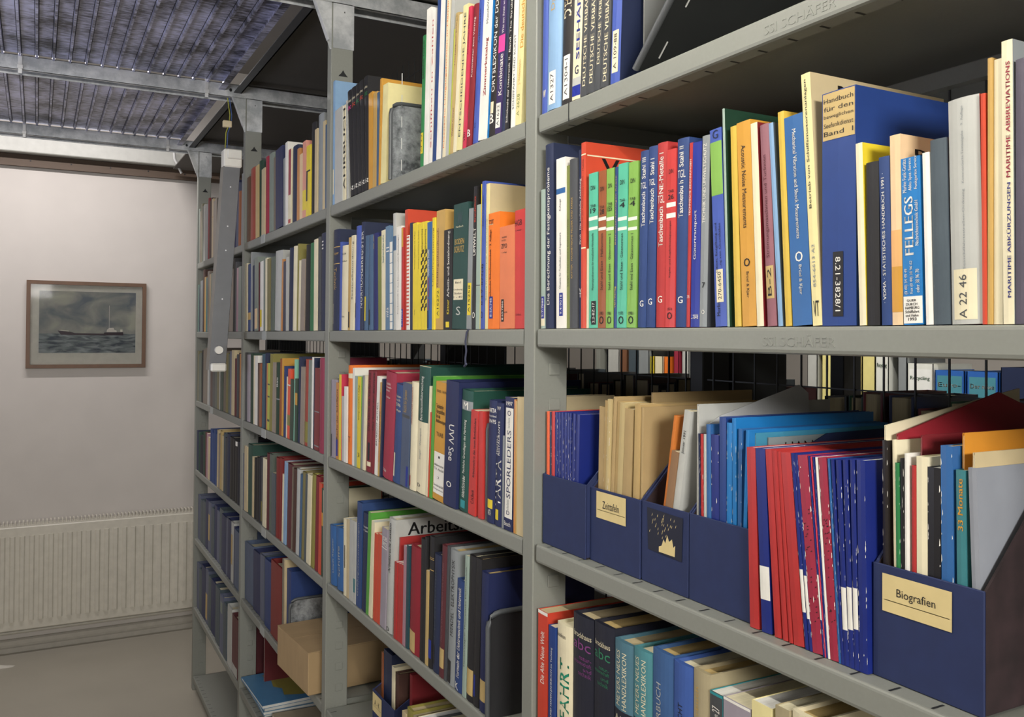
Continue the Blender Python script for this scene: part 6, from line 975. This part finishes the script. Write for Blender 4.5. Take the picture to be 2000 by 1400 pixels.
shelf(0.9686, 'books on the fourth shelf of the third bay', [
 (3074.94, 16, 189.1, -1.26, 'slateblue2', 'p', 4, 'grey-blue paperback at the end beside a beige one, fourth shelf, third bay'),
 (3058.69, 46, 217, -0.95, 'beige', 'p', 4, 'beige paperback between grey-blue and dark green ones, fourth shelf, third bay'),
 (3012.44, 75.2, 229.1, -0.68, 'darkgreen4', 'h', 4, 'dark green hardback between two beige ones, fourth shelf, third bay', {'d': 180}),
 (2936.99, 21.3, 195.3, -0.4, 'beige', 'b', 4, 'beige brochure between dark green and black ones, fourth shelf, third bay'),
 (2915.4, 35.6, 194.4, -0.12, 'black', 'h', 4, 'black hardback between beige and black ones, fourth shelf, third bay'),
 (2879.58, 39.5, 202.2, 0.28, 'black', 'h', 4, 'black hardback between black and blue-black ones, fourth shelf, third bay'),
 (2839.8, 23.1, 208.6, 0.53, 'black3', 'h', 4, 'blue-black hardback between black and dark grey ones, fourth shelf, third bay'),
 (2816.45, 30.4, 211, 0.81, 'dgrey', 'h', 4, 'dark grey hardback between blue-black and cream ones, fourth shelf, third bay', {'bd': [(.048, .343, 'olive4', .2, .7)]}),
 (2785.17, 44.7, 210.2, 0.66, 'cream', 'p', 4, 'cream paperback between dark grey and maroon ones, fourth shelf, third bay'),
 (2739.15, 31.9, 230.9, 0.37, 'maroon', 'h', 4, 'maroon hardback between cream and dark grey-green ones, fourth shelf, third bay'),
 (2706.07, 36.8, 232.9, 0.16, 'greygreen2', 'h', 4, 'dark grey-green hardback between maroon and slate grey ones, fourth shelf, third bay'),
 (2668.37, 44.2, 181.7, -0.01, 'slate', 'p', 4, 'slate grey paperback between dark grey-green and dark red ones, fourth shelf, third bay'),
 (2623.92, 46.9, 232.6, 0.37, 'darkred3', 'h', 4, 'dark red hardback between slate grey and dark red ones, fourth shelf, third bay', {'d': 150}),
 (2576.78, 36.3, 236.3, 0.88, 'darkred3', 'h', 4, 'dark red hardback between dark red and cream ones, fourth shelf, third bay', {'d': 150}),
 (2540.26, 17.6, 194.5, 1.44, 'cream', 'b', 4, 'cream brochure between dark red and pale blue ones, fourth shelf, third bay'),
 (2522.45, 27.4, 233.3, 2.19, 'skyblue', 'b', 4, 'pale blue brochure between cream and maroon ones, fourth shelf, third bay'),
 (2494.53, 56, 232.2, 2.23, 'maroon', 'h', 4, 'maroon hardback between pale blue and taupe ones, fourth shelf, third bay'),
 (2435.74, 8.1, 229.2, 1.7, 'taupe', 'h', 4, 'taupe hardback between maroon and dark brown ones, fourth shelf, third bay'),
 (2427.37, 31.5, 227.2, 1.98, 'brown3', 'h', 4, 'dark brown hardback between taupe and light grey ones, fourth shelf, third bay'),
 (2395.59, 39.9, 230.6, 2.27, 'lgrey', 'h', 4, 'light grey hardback between dark brown and steel blue ones, fourth shelf, third bay'),
 (2355.41, 19.9, 221.1, 2.5, 'steelblue', 'h', 4, 'steel blue hardback between light grey and olive brown ones, fourth shelf, third bay'),
 (2335.18, 33.8, 230.5, 2.5, 'olive3', 'h', 4, 'olive brown hardback between steel blue and slate grey ones, fourth shelf, third bay'),
 (2301.07, 21.2, 228.5, 2.5, 'slate', 'p', 4, 'slate grey paperback between olive brown and cream ones, fourth shelf, third bay'),
 (2279.48, 35.5, 231.8, 2.5, 'cream', 'p', 4, 'cream paperback between slate grey and mustard olive ones, fourth shelf, third bay'),
 (2242.92, 32.5, 237.7, 2.31, 'olive4', 'h', 4, 'mustard olive hardback between cream and dark red ones, fourth shelf, third bay'),
 (2208.42, 35.6, 237.2, 1.93, 'darkred', 'h', 4, 'dark red hardback between mustard olive and orange-red ones, fourth shelf, third bay'),
 (2168, 23.1, 225.3, 0.87, 'redorange', 'p', 4, 'orange-red paperback between dark red and dark green ones, fourth shelf, third bay'),
 (2140.79, 11.2, 214.9, -0.18, 'darkgreen', 'p', 4, 'dark green paperback between orange-red and cream ones, fourth shelf, third bay', {'bd': [(.572, .723, 'mustard')]}),
 (2126.93, 8.3, 211, -0.84, 'cream', 'p', 4, 'cream paperback at the end beside a dark green one, fourth shelf, third bay'),
], 0)
shelf(0.9686, 'books on the fourth shelf of the farthest bay', [
 (4078.18, 47.8, 170.3, -0.53, 'navy', 'h', 4, 'navy hardback at the end beside a dark green one, fourth shelf, farthest bay'),
 (4025.3, 38, 168.3, -0.52, 'darkgreen4', 'h', 4, 'dark green hardback between navy and blue-black ones, fourth shelf, farthest bay', {'bd': [(-.085, .366, 'olive4', .1, .4)]}),
 (3986.9, 38, 158.2, -0.52, 'black3', 'h', 4, 'blue-black hardback between dark green and blue-black ones, fourth shelf, farthest bay'),
 (3948.5, 38, 163.3, -0.52, 'black3', 'h', 4, 'blue-black hardback between blue-black and dark green ones, fourth shelf, farthest bay'),
 (3909.79, 49.7, 182.1, -0.33, 'darkgreen', 'h', 4, 'dark green hardback between blue-black and maroon ones, fourth shelf, farthest bay'),
 (3859.9, 43.2, 183.2, 0.31, 'maroon', 'h', 4, 'maroon hardback between dark green and dusty pink ones, fourth shelf, farthest bay'),
 (3816.52, 36.4, 183.6, 1.2, 'pinkgrey', 'p', 4, 'dusty pink paperback between maroon and beige ones, fourth shelf, farthest bay'),
 (3779.84, 36.4, 172.6, 1.2, 'beige', 'p', 4, 'beige paperback between dusty pink and blue ones, fourth shelf, farthest bay'),
 (3743.15, 41.4, 208.8, 1.2, 'blue', 'h', 4, 'blue hardback between beige and dull blue ones, fourth shelf, farthest bay'),
 (3701.46, 41.4, 196.3, 1.2, 'blue3', 'h', 4, 'dull blue hardback between two blue ones, fourth shelf, farthest bay'),
 (3658.8, 36.1, 214.4, 0.9, 'blue', 'h', 4, 'blue hardback between two dull blue ones, fourth shelf, farthest bay'),
 (3622.42, 36.1, 201.5, 0.9, 'blue3', 'h', 4, 'dull blue hardback between blue and beige ones, fourth shelf, farthest bay'),
 (3586.05, 31.3, 220.7, 1.12, 'beige', 'h', 4, 'beige hardback between dull blue and pale taupe ones, fourth shelf, farthest bay'),
 (3554.45, 31.3, 207.5, 1.12, 'taupe2', 'h', 4, 'pale taupe hardback between beige and tan ones, fourth shelf, farthest bay'),
 (3522.87, 35.8, 222.9, 1.2, 'tan', 'h', 4, 'tan hardback between pale taupe and beige ones, fourth shelf, farthest bay'),
 (3486.78, 35.8, 209.5, 1.2, 'beige', 'h', 4, 'beige hardback between tan and slate grey ones, fourth shelf, farthest bay'),
 (3448.46, 30.2, 222.3, 0.57, 'slate', 'h', 4, 'slate grey hardback between beige and dark grey ones, fourth shelf, farthest bay'),
 (3417.95, 30.2, 209, 0.57, 'dgrey', 'h', 4, 'dark grey hardback between slate grey and navy ones, fourth shelf, farthest bay'),
 (3387.48, 57.1, 226.9, 0.79, 'navy', 'h', 4, 'navy hardback between dark grey and black ones, fourth shelf, farthest bay'),
 (3329.63, 57.4, 220.3, 0.67, 'black', 'h', 4, 'black hardback between navy and black ones, fourth shelf, farthest bay'),
 (3269.51, 39.8, 219.3, 0, 'black', 'h', 4, 'black hardback between two black ones, fourth shelf, farthest bay'),
 (3229.43, 44.8, 217.8, 0, 'black', 'h', 4, 'black hardback between black and blue-black ones, fourth shelf, farthest bay', {'lb': [(.1, .9, .914, .986, 'white', '')]}),
 (3183.32, 34.2, 218, -0.28, 'black3', 'h', 4, 'blue-black hardback at the end beside a black one, fourth shelf, farthest bay'),
], 0)
shelf(0.6673, 'books on the fifth shelf of the farthest bay', [
 (4079.69, 63.9, 190.7, 0.29, 'slateblue2', 'r', 14, 'grey-blue binder at the end beside a slate grey one, fifth shelf, farthest bay'),
 (4014.82, 64.55, 179.3, 0.57, 'slate', 'r', 14, 'slate grey binder between grey-blue and slate grey ones, fifth shelf, farthest bay'),
 (3949.86, 64.55, 185, 0.67, 'slate', 'r', 14, 'slate grey binder between slate grey and navy ones, fifth shelf, farthest bay'),
 (3883.36, 66.33, 203.4, 0.38, 'navy2', 'r', 14, 'fourth navy binder from the light grey binder towards the wall, fifth shelf, farthest bay'),
 (3815.76, 65.44, 202.7, 0.14, 'slateblue2', 'r', 14, 'third grey-blue binder from the light grey binder towards the wall, fifth shelf, farthest bay', {'lb': [(.05, .6, .226, .75, 'tan', '')]}),
 (3749.3, 65.44, 190.5, 0.37, 'slate', 'r', 14, 'second slate grey binder from the light grey binder towards the wall, fifth shelf, farthest bay'),
 (3683.38, 54.25, 212.4, 0.61, 'navy2', 'r', 16, 'third navy binder from the light grey binder towards the wall, fifth shelf, farthest bay'),
 (3628.23, 54.25, 199.7, 0.84, 'slateblue2', 'r', 16, 'second grey-blue binder from the light grey binder towards the wall, fifth shelf, farthest bay'),
 (3573.12, 75.44, 219, 0.74, 'slate', 'r', 16, 'first slate grey binder from the light grey binder towards the wall, fifth shelf, farthest bay'),
 (3496.58, 91.48, 210.2, 0.97, 'navy2', 'r', 10, 'second navy binder from the light grey binder towards the wall, fifth shelf, farthest bay'),
 (3404.1, 27.82, 213.1, 1.07, 'slateblue2', 'r', 10, 'grey-blue binder between two navy ones, fifth shelf, farthest bay'),
 (3375.66, 62.86, 215.2, 1.2, 'navy2', 'r', 10, 'navy binder between grey-blue and light grey ones, fifth shelf, farthest bay'),
 (3311.41, 49.1, 216.1, 1.06, 'lgrey', 'r', 10, 'light grey binder between two navy ones, fifth shelf, farthest bay', {'lb': [(0, .6, .29, .789, 'tan', '')]}),
 (3261.13, 23.8, 206.7, 0.82, 'navy2', 'r', 10, 'navy binder between light grey and slate blue ones, fifth shelf, farthest bay'),
 (3235.98, 77.5, 202.3, 0.53, 'slateblue', 'r', 8, 'slate blue binder at the end beside a navy one, fifth shelf, farthest bay'),
], 0)
shelf(0.3660, 'books on the sixth shelf of the farthest bay', [
 (4076.31, 63.5, 196.1, -1.04, 'slateblue2', 'r', 12, 'grey-blue binder at the end beside a slate grey one, sixth shelf, farthest bay'),
 (4012.51, 63.5, 184.3, -1.04, 'slate', 'r', 12, 'fourth slate grey binder from the light grey binder towards the wall, sixth shelf, farthest bay'),
 (3948.78, 99.4, 215.8, -0.52, 'navy2', 'r', 12, 'navy binder between slate grey and grey-blue ones, sixth shelf, farthest bay'),
 (3849.25, 63.3, 221.9, 0.81, 'slateblue2', 'r', 12, 'grey-blue binder between navy and slate grey ones, sixth shelf, farthest bay', {'lb': [(0, .7, .074, .55, 'tan', '')]}),
 (3785.63, 63.3, 208.6, 0.81, 'slate', 'r', 12, 'third slate grey binder from the light grey binder towards the wall, sixth shelf, farthest bay'),
 (3719.22, 94.9, 211.4, 0, 'navy2', 'r', 12, 'navy binder between two slate grey ones, sixth shelf, farthest bay'),
 (3600.4, 89.6, 215.7, 0.31, 'slate', 'r', 8, 'slate grey binder between navy and grey-blue ones, sixth shelf, farthest bay'),
 (3481.8, 66.6, 210.7, 0.69, 'slateblue2', 'r', 4, 'grey-blue binder between two slate grey ones, sixth shelf, farthest bay', {'lb': [(.2, .8, .697, .899, 'greygreen', '')]}),
 (3414.8, 66.6, 198.1, 0.69, 'slate', 'r', 4, 'slate grey binder between grey-blue and light grey ones, sixth shelf, farthest bay'),
 (3331.4, 83.3, 214.1, 0.59, 'lgrey', 'r', 4, 'light grey binder between slate grey and maroon ones, sixth shelf, farthest bay'),
 (3242.6, 98.7, 205.5, 0, 'maroon', 'r', 4, 'maroon binder at the end beside a light grey one, sixth shelf, farthest bay', {'lb': [(.05, .95, .012, .172, 'lgrey', '')]}),
], 0)
shelf(0.6673, 'books on the fifth shelf of the third bay', [
 (3071.69, 130.3, 192.2, -2.5, 'slateblue', 'r', 12, 'slate blue binder at the end beside a navy one, fifth shelf, third bay'),
 (2941.1, 100.3, 192.9, -1.62, 'navy2', 'r', 12, 'navy binder between slate blue and grey-blue ones, fifth shelf, third bay'),
 (2840.42, 51.5, 200.3, -1.63, 'slateblue2', 'r', 12, 'grey-blue binder between navy and slate grey ones, fifth shelf, third bay'),
 (2788.59, 23, 203.6, -1.62, 'slate', 'r', 12, 'slate grey binder between grey-blue and deep blue ones, fifth shelf, third bay'),
 (2765.3, 88.9, 204.2, -1.62, 'blue5', 'r', 9, 'deep blue binder between slate grey and dark red ones, fifth shelf, third bay', {'d': 190}),
 (2676.22, 133.2, 221.7, -0.27, 'darkred3', 'r', 7, 'dark red binder between deep blue and taupe ones, fifth shelf, third bay'),
 (2526.3, 15.8, 256.9, -0.26, 'taupe', 'b', 4, 'taupe brochure between dark red and beige ones, fifth shelf, third bay'),
 (2505.02, 15.6, 259.3, -0.99, 'beige', 'b', 4, 'beige brochure between taupe and deep blue ones, fifth shelf, third bay'),
 (2489.38, 46.1, 238.2, 0.65, 'blue5', 'r', 7, 'deep blue binder at the end beside a beige one, fifth shelf, third bay', {'d': 240}),
], 0)
shelf(1.2699, 'papers of the loose brochure row', [
 (670.33, 11.96, 179.7, -1.84, 'red', 'b', 16, 'red brochure at the end beside a dark blue one, loose brochure row', {'d': 210}),
 (653.78, 12.99, 180.1, -3.2, 'royal2', 'b', 16, 'dark blue brochure between two red ones, loose brochure row', {'d': 210, 'bd': [(.178, .359, 'white')]}),
 (636.56, 8.39, 180.7, -4.3, 'red', 'b', 16, 'red brochure between dark blue and red ones, loose brochure row', {'d': 210}),
 (625.67, 6.3, 181, -4.99, 'red', 'b', 16, 'third red brochure from the pinkish red brochure towards the wall, loose brochure row', {'d': 210}),
 (617.83, 4.61, 180.6, -5.35, 'red', 'b', 16, 'second red brochure from the pinkish red brochure towards the wall, loose brochure row', {'d': 210}),
 (611.81, 12.48, 180.5, -5.66, 'red', 'b', 16, 'red brochure between red and dark blue ones, loose brochure row', {'d': 210}),
 (597.89, 4.12, 181.4, -5.9, 'royal2', 'b', 16, 'dark blue brochure between red and dark blue ones, loose brochure row', {'wn': 1, 'bd': [(.187, .404, 'white')]}),
 (592.67, 3.55, 181.2, -6.16, 'royal2', 'b', 16, 'dark blue brochure between dark blue and crimson ones, loose brochure row', {'wn': 1, 'bd': [(.161, .378, 'white')]}),
 (588.79, 11.97, 180.5, -6.13, 'crimson', 'b', 16, 'crimson brochure between two dark blue ones, loose brochure row', {'wn': 1, 'ink': 1}),
 (576.49, 1.77, 181.4, -5.92, 'royal2', 'b', 16, 'dark blue brochure between crimson and pinkish red ones, loose brochure row', {'wn': 1, 'bd': [(.18, .403, 'white')]}),
 (574.47, 1.33, 181.1, -5.64, 'pinkred', 'b', 16, 'pinkish red brochure between two dark blue ones, loose brochure row', {'wn': 1}),
 (572.89, 1.77, 181, -5.31, 'royal2', 'b', 16, 'dark blue brochure between pinkish red and white ones, loose brochure row', {'wn': 1}),
 (570.83, 2.39, 181, -5.01, 'white', 'b', 16, 'white brochure between dark blue and crimson ones, loose brochure row', {'wn': 1}),
 (568.15, 9.22, 181.2, -4.7, 'crimson', 'b', 16, 'crimson brochure between white and bright blue ones, loose brochure row', {'wn': 1, 'ink': 1}),
 (558.66, 2.3, 181.4, -4.29, 'midblue', 'b', 16, 'bright blue brochure between crimson and dark blue ones, loose brochure row', {'wn': 1}),
 (556.08, 3.22, 181.1, -3.89, 'royal2', 'b', 16, 'dark blue brochure between bright blue and dark blue ones, loose brochure row', {'wn': 1}),
 (552.65, 5.34, 181.1, -3.19, 'royal2', 'b', 16, 'second dark blue brochure from the bright blue brochure away from the wall, loose brochure row', {'wn': 1, 'bd': [(.173, .379, 'white')]}),
 (547.12, 5.25, 182.2, -2.49, 'royal2', 'b', 16, 'third dark blue brochure from the bright blue brochure away from the wall, loose brochure row', {'wn': 1, 'bd': [(.183, .386, 'white')]}),
 (541.61, 5.15, 183.2, -1.73, 'royal2', 'b', 16, 'fourth dark blue brochure from the bright blue brochure away from the wall, loose brochure row', {'wn': 1, 'bd': [(.193, .388, 'white')]}),
 (536.24, 8.77, 183.8, -1.15, 'royal2', 'b', 16, 'dark blue brochure at the end beside a dark blue one, loose brochure row', {'wn': 1}),
], 0)
shelf(1.2699, 'papers of the unlabelled magazine file', [
 (1074.23, 7.8, 181.5, -0.47, 'orange3', 'b', 16.5, 'orange brochure at the end beside a navy one, unlabelled magazine file'),
 (1065.26, 4.8, 181.6, -0.75, 'navy', 'b', 16.5, 'navy brochure between orange and bright red ones, unlabelled magazine file', {'wn': 1}),
 (1060.19, 8.1, 182.7, -0.51, 'red2', 'b', 16.5, 'bright red brochure between navy and dark blue ones, unlabelled magazine file'),
 (1051.76, 6.3, 182.5, -0.28, 'royal2', 'b', 16.5, 'dark blue brochure between bright red and dark blue ones, unlabelled magazine file', {'wn': 1}),
 (1044.46, 7, 182.6, -0.45, 'royal2', 'b', 16.5, 'second dark blue brochure from the bright red brochure away from the wall, unlabelled magazine file', {'wn': 1}),
 (1036.28, 7.4, 183, -0.57, 'royal2', 'b', 16.5, 'third dark blue brochure from the bright red brochure away from the wall, unlabelled magazine file', {'wn': 1}),
 (1028.66, 6.5, 183.6, -0.1, 'royal2', 'b', 16.5, 'fourth dark blue brochure from the bright red brochure away from the wall, unlabelled magazine file', {'wn': 1}),
 (1021.85, 6, 183.8, 0, 'royal2', 'b', 16.5, 'fifth dark blue brochure from the bright red brochure away from the wall, unlabelled magazine file', {'wn': 1}),
 (1015.59, 4.4, 184, 0.21, 'royal2', 'b', 16.5, 'sixth dark blue brochure from the bright red brochure away from the wall, unlabelled magazine file', {'wn': 1}),
 (1011.02, 7.4, 184.2, 1.2, 'royal2', 'b', 16.5, 'seventh dark blue brochure from the bright red brochure away from the wall, unlabelled magazine file', {'wn': 1}),
 (1003.4, 8.9, 183.9, 1.69, 'royal2', 'b', 16.5, 'dark blue brochure at the end beside a dark blue one, unlabelled magazine file', {'d': 200}),
], 3)
shelf(1.2699, 'papers of the Zeittafeln file', [
 (964.29, 13.12, 196.7, 1.02, 'manila', 'e', 28.5, 'buff folder with a punched hole, next to the unlabelled magazine file', {'ph': 1, 'd': 210}),
 (950.98, 6.29, 205.6, 1.78, 'manila2', 'e', 26.5, 'narrow upright buff folder just before the creased one in the Zeittafeln file', {'wn': 2, 'd': 200}),
 (944.41, 6.54, 207.9, 2.3, 'manila3', 'e', 24.5, 'crumpled light buff folder in the Zeittafeln file, most creased of all', {'wn': 2, 'd': 205}),
 (937.59, 6.87, 211.3, 2.79, 'manila', 'e', 27.5, 'tall buff folder right behind the crumpled one in the Zeittafeln file', {'d': 190}),
 (930.38, 7.6, 205.8, 3.08, 'manila2', 'e', 28.5, 'narrow creaseless buff folder between the tall one and a wide pale one, Zeittafeln file', {'d': 190}),
 (922.16, 10.69, 205, 3, 'manila3', 'e', 26.5, 'wide pale buff folder in the middle of the Zeittafeln file', {'d': 200}),
 (910.15, 16.79, 198.3, 2.71, 'manila', 'e', 26.5, 'low buff folder with a punched hole in the middle of the Zeittafeln file', {'ph': 1, 'd': 200}),
 (886.07, 11.26, 205.7, 1.6, 'manila2', 'e', 26.5, 'buff folder between the low punched one and the last one, Zeittafeln file', {'d': 190}),
 (871.5, 5.08, 202.5, 0.83, 'manila', 'e', 27.5, 'last buff folder of the Zeittafeln file, closest to the orange folder', {'d': 190}),
], 3)
shelf(1.2699, 'papers of the torn-label file', [
 (842.15, 5.4, 199.7, 10, 'orange4', 'e', 28.5, 'dull orange folder at the end beside a light brown one, torn-label file', {'d': 180}),
 (836.18, 10.9, 158.1, 10, 'brown4', 'e', 26.5, 'light brown folder between dull orange and light grey ones, torn-label file', {'ph': 1, 'd': 180}),
 (824.68, 11.1, 206.7, 10, 'lgrey', 'e', 28.5, 'light grey folder titled Januar 1991, torn-label file', {'d': 200, 't': [('Januar 1991', .3, .8, .759, .886, 'ink', 'u')]}),
], 3)
shelf(1.2699, 'papers of the plain magazine file', [
 (759.46, 2.3, 181.1, -1.33, 'navy', 'b', 27, 'navy brochure at the end beside a red one, plain magazine file', {'wn': 1}),
 (756.9, 3.8, 181, -0.93, 'red', 'b', 27, 'red brochure between navy and light grey ones, plain magazine file', {'wn': 1}),
 (752.8, 4.2, 181.4, -0.6, 'lgrey', 'b', 27, 'light grey brochure between red and bright blue ones, plain magazine file', {'wn': 1}),
 (746.92, 7, 192.5, -1, 'midblue', 'b', 27, 'bright blue brochure between light grey and dark blue ones, plain magazine file', {'d': 210}),
 (739.66, 11.9, 182.3, -0.85, 'royal2', 'b', 27, 'dark blue brochure between bright blue and blue ones, plain magazine file', {'wn': 1, 'd': 200}),
 (727.51, 10.2, 202.4, -0.51, 'blue2', 'b', 27, 'blue brochure between dark blue and bright blue ones, plain magazine file', {'d': 215}),
 (717.01, 7.6, 197.1, -0.15, 'midblue2', 'b', 27, 'bright blue brochure between blue and bright blue ones, plain magazine file', {'wn': 1}),
 (707.03, 5.8, 202.6, -0.76, 'midblue2', 'b', 27, 'second bright blue brochure from the blue brochure away from the wall, plain magazine file', {'d': 210, 'wn': 1}),
 (701.08, 5.4, 192.3, 0.3, 'midblue', 'b', 27, 'third bright blue brochure from the blue brochure away from the wall, plain magazine file', {'wn': 1, 'd': 210}),
 (695.55, 5, 192, 1.98, 'midblue2', 'b', 27, 'bright blue brochure at the end beside a bright blue one, plain magazine file', {'d': 210}),
], 3)
shelf(1.2699, 'papers of the Biografien file', [
 (519.57, 5.23, 199.5, -0.59, 'black2', 'b', 26.5, 'black brochure at the end beside a cream one, Biografien file', {'wn': 1}),
 (510.41, 4.23, 200.5, -0.99, 'cream', 'e', 29.5, 'cream folder between black and green ones, Biografien file'),
 (505.88, 4.17, 181.7, -0.88, 'green', 'b', 26.5, 'green brochure between cream and black ones, Biografien file', {'wn': 1}),
 (501.42, 3.14, 186.1, -0.65, 'black', 'b', 26.5, 'black brochure between green and white ones, Biografien file', {'wn': 1}),
 (498.05, 4.12, 190.7, -0.38, 'white', 'p', 26.5, 'white paperback between black and red ones, Biografien file'),
 (491.43, 4.02, 181.6, -0.26, 'red', 'b', 26.5, 'red brochure between white and cream ones, Biografien file'),
 (486.87, 10, 189.8, -0.32, 'cream', 'p', 26.5, 'cream paperback between red and black ones, Biografien file', {'d': 140}),
 (476.56, 11.6, 182.3, -0.27, 'black', 'b', 26.5, 'black brochure between cream and bright blue ones, Biografien file', {'d': 140, 'wn': 1}),
 (463.72, 10.6, 201.2, -0.56, 'midblue', 'p', 26.5, 'bright blue paperback between black and teal ones, Biografien file', {'wn': 1}),
 (449.85, 7.9, 183.5, -0.69, 'teal', 'p', 26.5, 'teal paperback titled 33 Monate, Biografien file', {'t': [('33 Monate', .2, .75, .739, .963, 'mustard2', 'u', 1)]}),
 (434.91, 6.8, 186.6, -2.05, 'plastic', 'e', 26.5, 'clear plastic folder at the end beside a teal one, Biografien file', {'d': 170}),
], 3)
shelf(LEV[4], 'books on the fifth shelf of the second bay', [
 (1826, 12, 205, 0, 'brown2', 'p', 48, 'rust brown paperback inside the magazine file on the low shelf of the second bay'),
 (1812.5, 48, 215, 0, 'navy', 'r', 48, 'wide navy binder inside the magazine file on the low shelf of the second bay'),
 (1763, 16, 195, 0, 'cream', 'p', 48, 'cream paperback inside the magazine file on the low shelf of the second bay'),
 (1745, 20, 188, 0, 'brown3', 'h', 48, 'dark brown hardback inside the magazine file on the low shelf of the second bay'),
 (1694, 14, 200, 0, 'darkred', 'h', 60, 'dark red hardback right beside the low magazine file, fifth shelf, second bay'),
 (1600, 20, 170, 0, 'beige', 'p', 8, 'beige paperback before an olive hardback, fifth shelf, second bay'),
 (1578, 28, 185, 0, 'olive4', 'h', 8, 'mustard olive hardback, fifth shelf, second bay'),
 (1548, 26, 180, 0, 'beige2', 'h', 8, 'dull beige hardback between olive and cream ones, fifth shelf, second bay'),
 (1520, 24, 188, 0, 'cream', 'p', 8, 'cream paperback between dull beige and dark grey ones, fifth shelf, second bay'),
 (1494, 30, 192, 0, 'dgrey', 'h', 8, 'dark grey hardback, fifth shelf, second bay'),
 (1462, 30, 190, 0, 'taupe', 'h', 8, 'taupe hardback, last seen on the fifth shelf of the second bay'),
], 3)
G = 'books seen from behind in the back-to-back rack'
rb_ = random.Random(11)
y = 3.05
while y > .2:
    if 2.35 < y < 2.62: y = 2.35
    w_ = rb_.uniform(.022, .05); h = rb_.uniform(.185, .212)
    for k in range(-1, 4):
        if y > Y1+k-.005 and y-w_ < Y1+k+.045: y = Y1+k-.008; break
    ln_ = rb_.choice((0, 0, 0, -1.5))
    if ln_ < 0: y -= .009
    back_book(y, w_, h, rb_.choice(['black', 'navy', 'dgrey', 'maroon', 'brown3', 'slate', 'darkgreen']), ln_, 'dark book seen from its page side behind the wire grid', G)
    y -= w_ + .0008 + rb_.choice((0, 0, .004)) + (.008 if rb_.random() < .3 else 0)
FB = [(3.20, .09, 'lgrey', 'light grey'), (3.10, .05, 'brown', 'brown'), (3.04, .06, 'slate', 'slate grey'), (2.97, .07, 'grey', 'grey'), (2.89, .025, 'yellow', 'yellow'), (2.86, .05, 'cream', 'cream'), (2.80, .035, 'orange', 'orange'),
      (2.74, .03, 'crimson', 'crimson'), (2.69, .04, 'lgrey', 'pale'), (2.64, .06, 'slateblue', 'slate blue'), (2.56, .07, 'midblue', 'bright blue'), (2.48, .13, 'taupe2', 'dull brown'), (2.06, .04, 'lgrey', 'pale grey')]
for y, w_, c, nm in FB: far_book(y, w_, .262 if c not in ('yellow', 'cream', 'orange') else .215, c, '%s book on the far rack across the next aisle, seen through the grid' % nm)
for i, (y, w_) in enumerate(((2.00, .05), (1.948, .05), (1.896, .05), (1.844, .045))): far_book(y, w_, .262, 'e8dc90', ['pale yellow far-rack book next to the pale grey one, first of its series', 'second pale yellow far-rack book of the series', 'third pale yellow far-rack book of the series', 'pale yellow far-rack book beside the white Recycling volume'][i])
far_book(1.797, .045, .262, 'e4e6dc', 'narrow white Recycling book beside the pale yellow series on the far rack', ['Recycling'], 'green', None)
far_book(1.72, .03, .262, 'grey', 'grey book between the two Recycling books on the far rack')
far_book(1.688, .082, .222, 'e4e6dc', 'broad white Recycling book on the far rack, seen through the grid', ['Recycling'], 'green', 'f0f2ec')
far_book(1.60, .088, .206, '2c62b0', 'bright blue far-rack book with the word Euro', ['Euro-'], 'white', '4a8a98')
far_book(1.505, .088, .206, '2c62b0', 'bright blue far-rack book titled Der neue', ['Der neue'], 'white', '4a8a98')
far_book(1.41, .065, .22, 'navy', 'navy book beside the bright blue pair on the far rack'); far_book(1.34, .05, .22, 'red', 'red book at the end of the far rack row'); far_book(1.228, .06, .22, 'blue', 'blue book past the red one on the far rack')
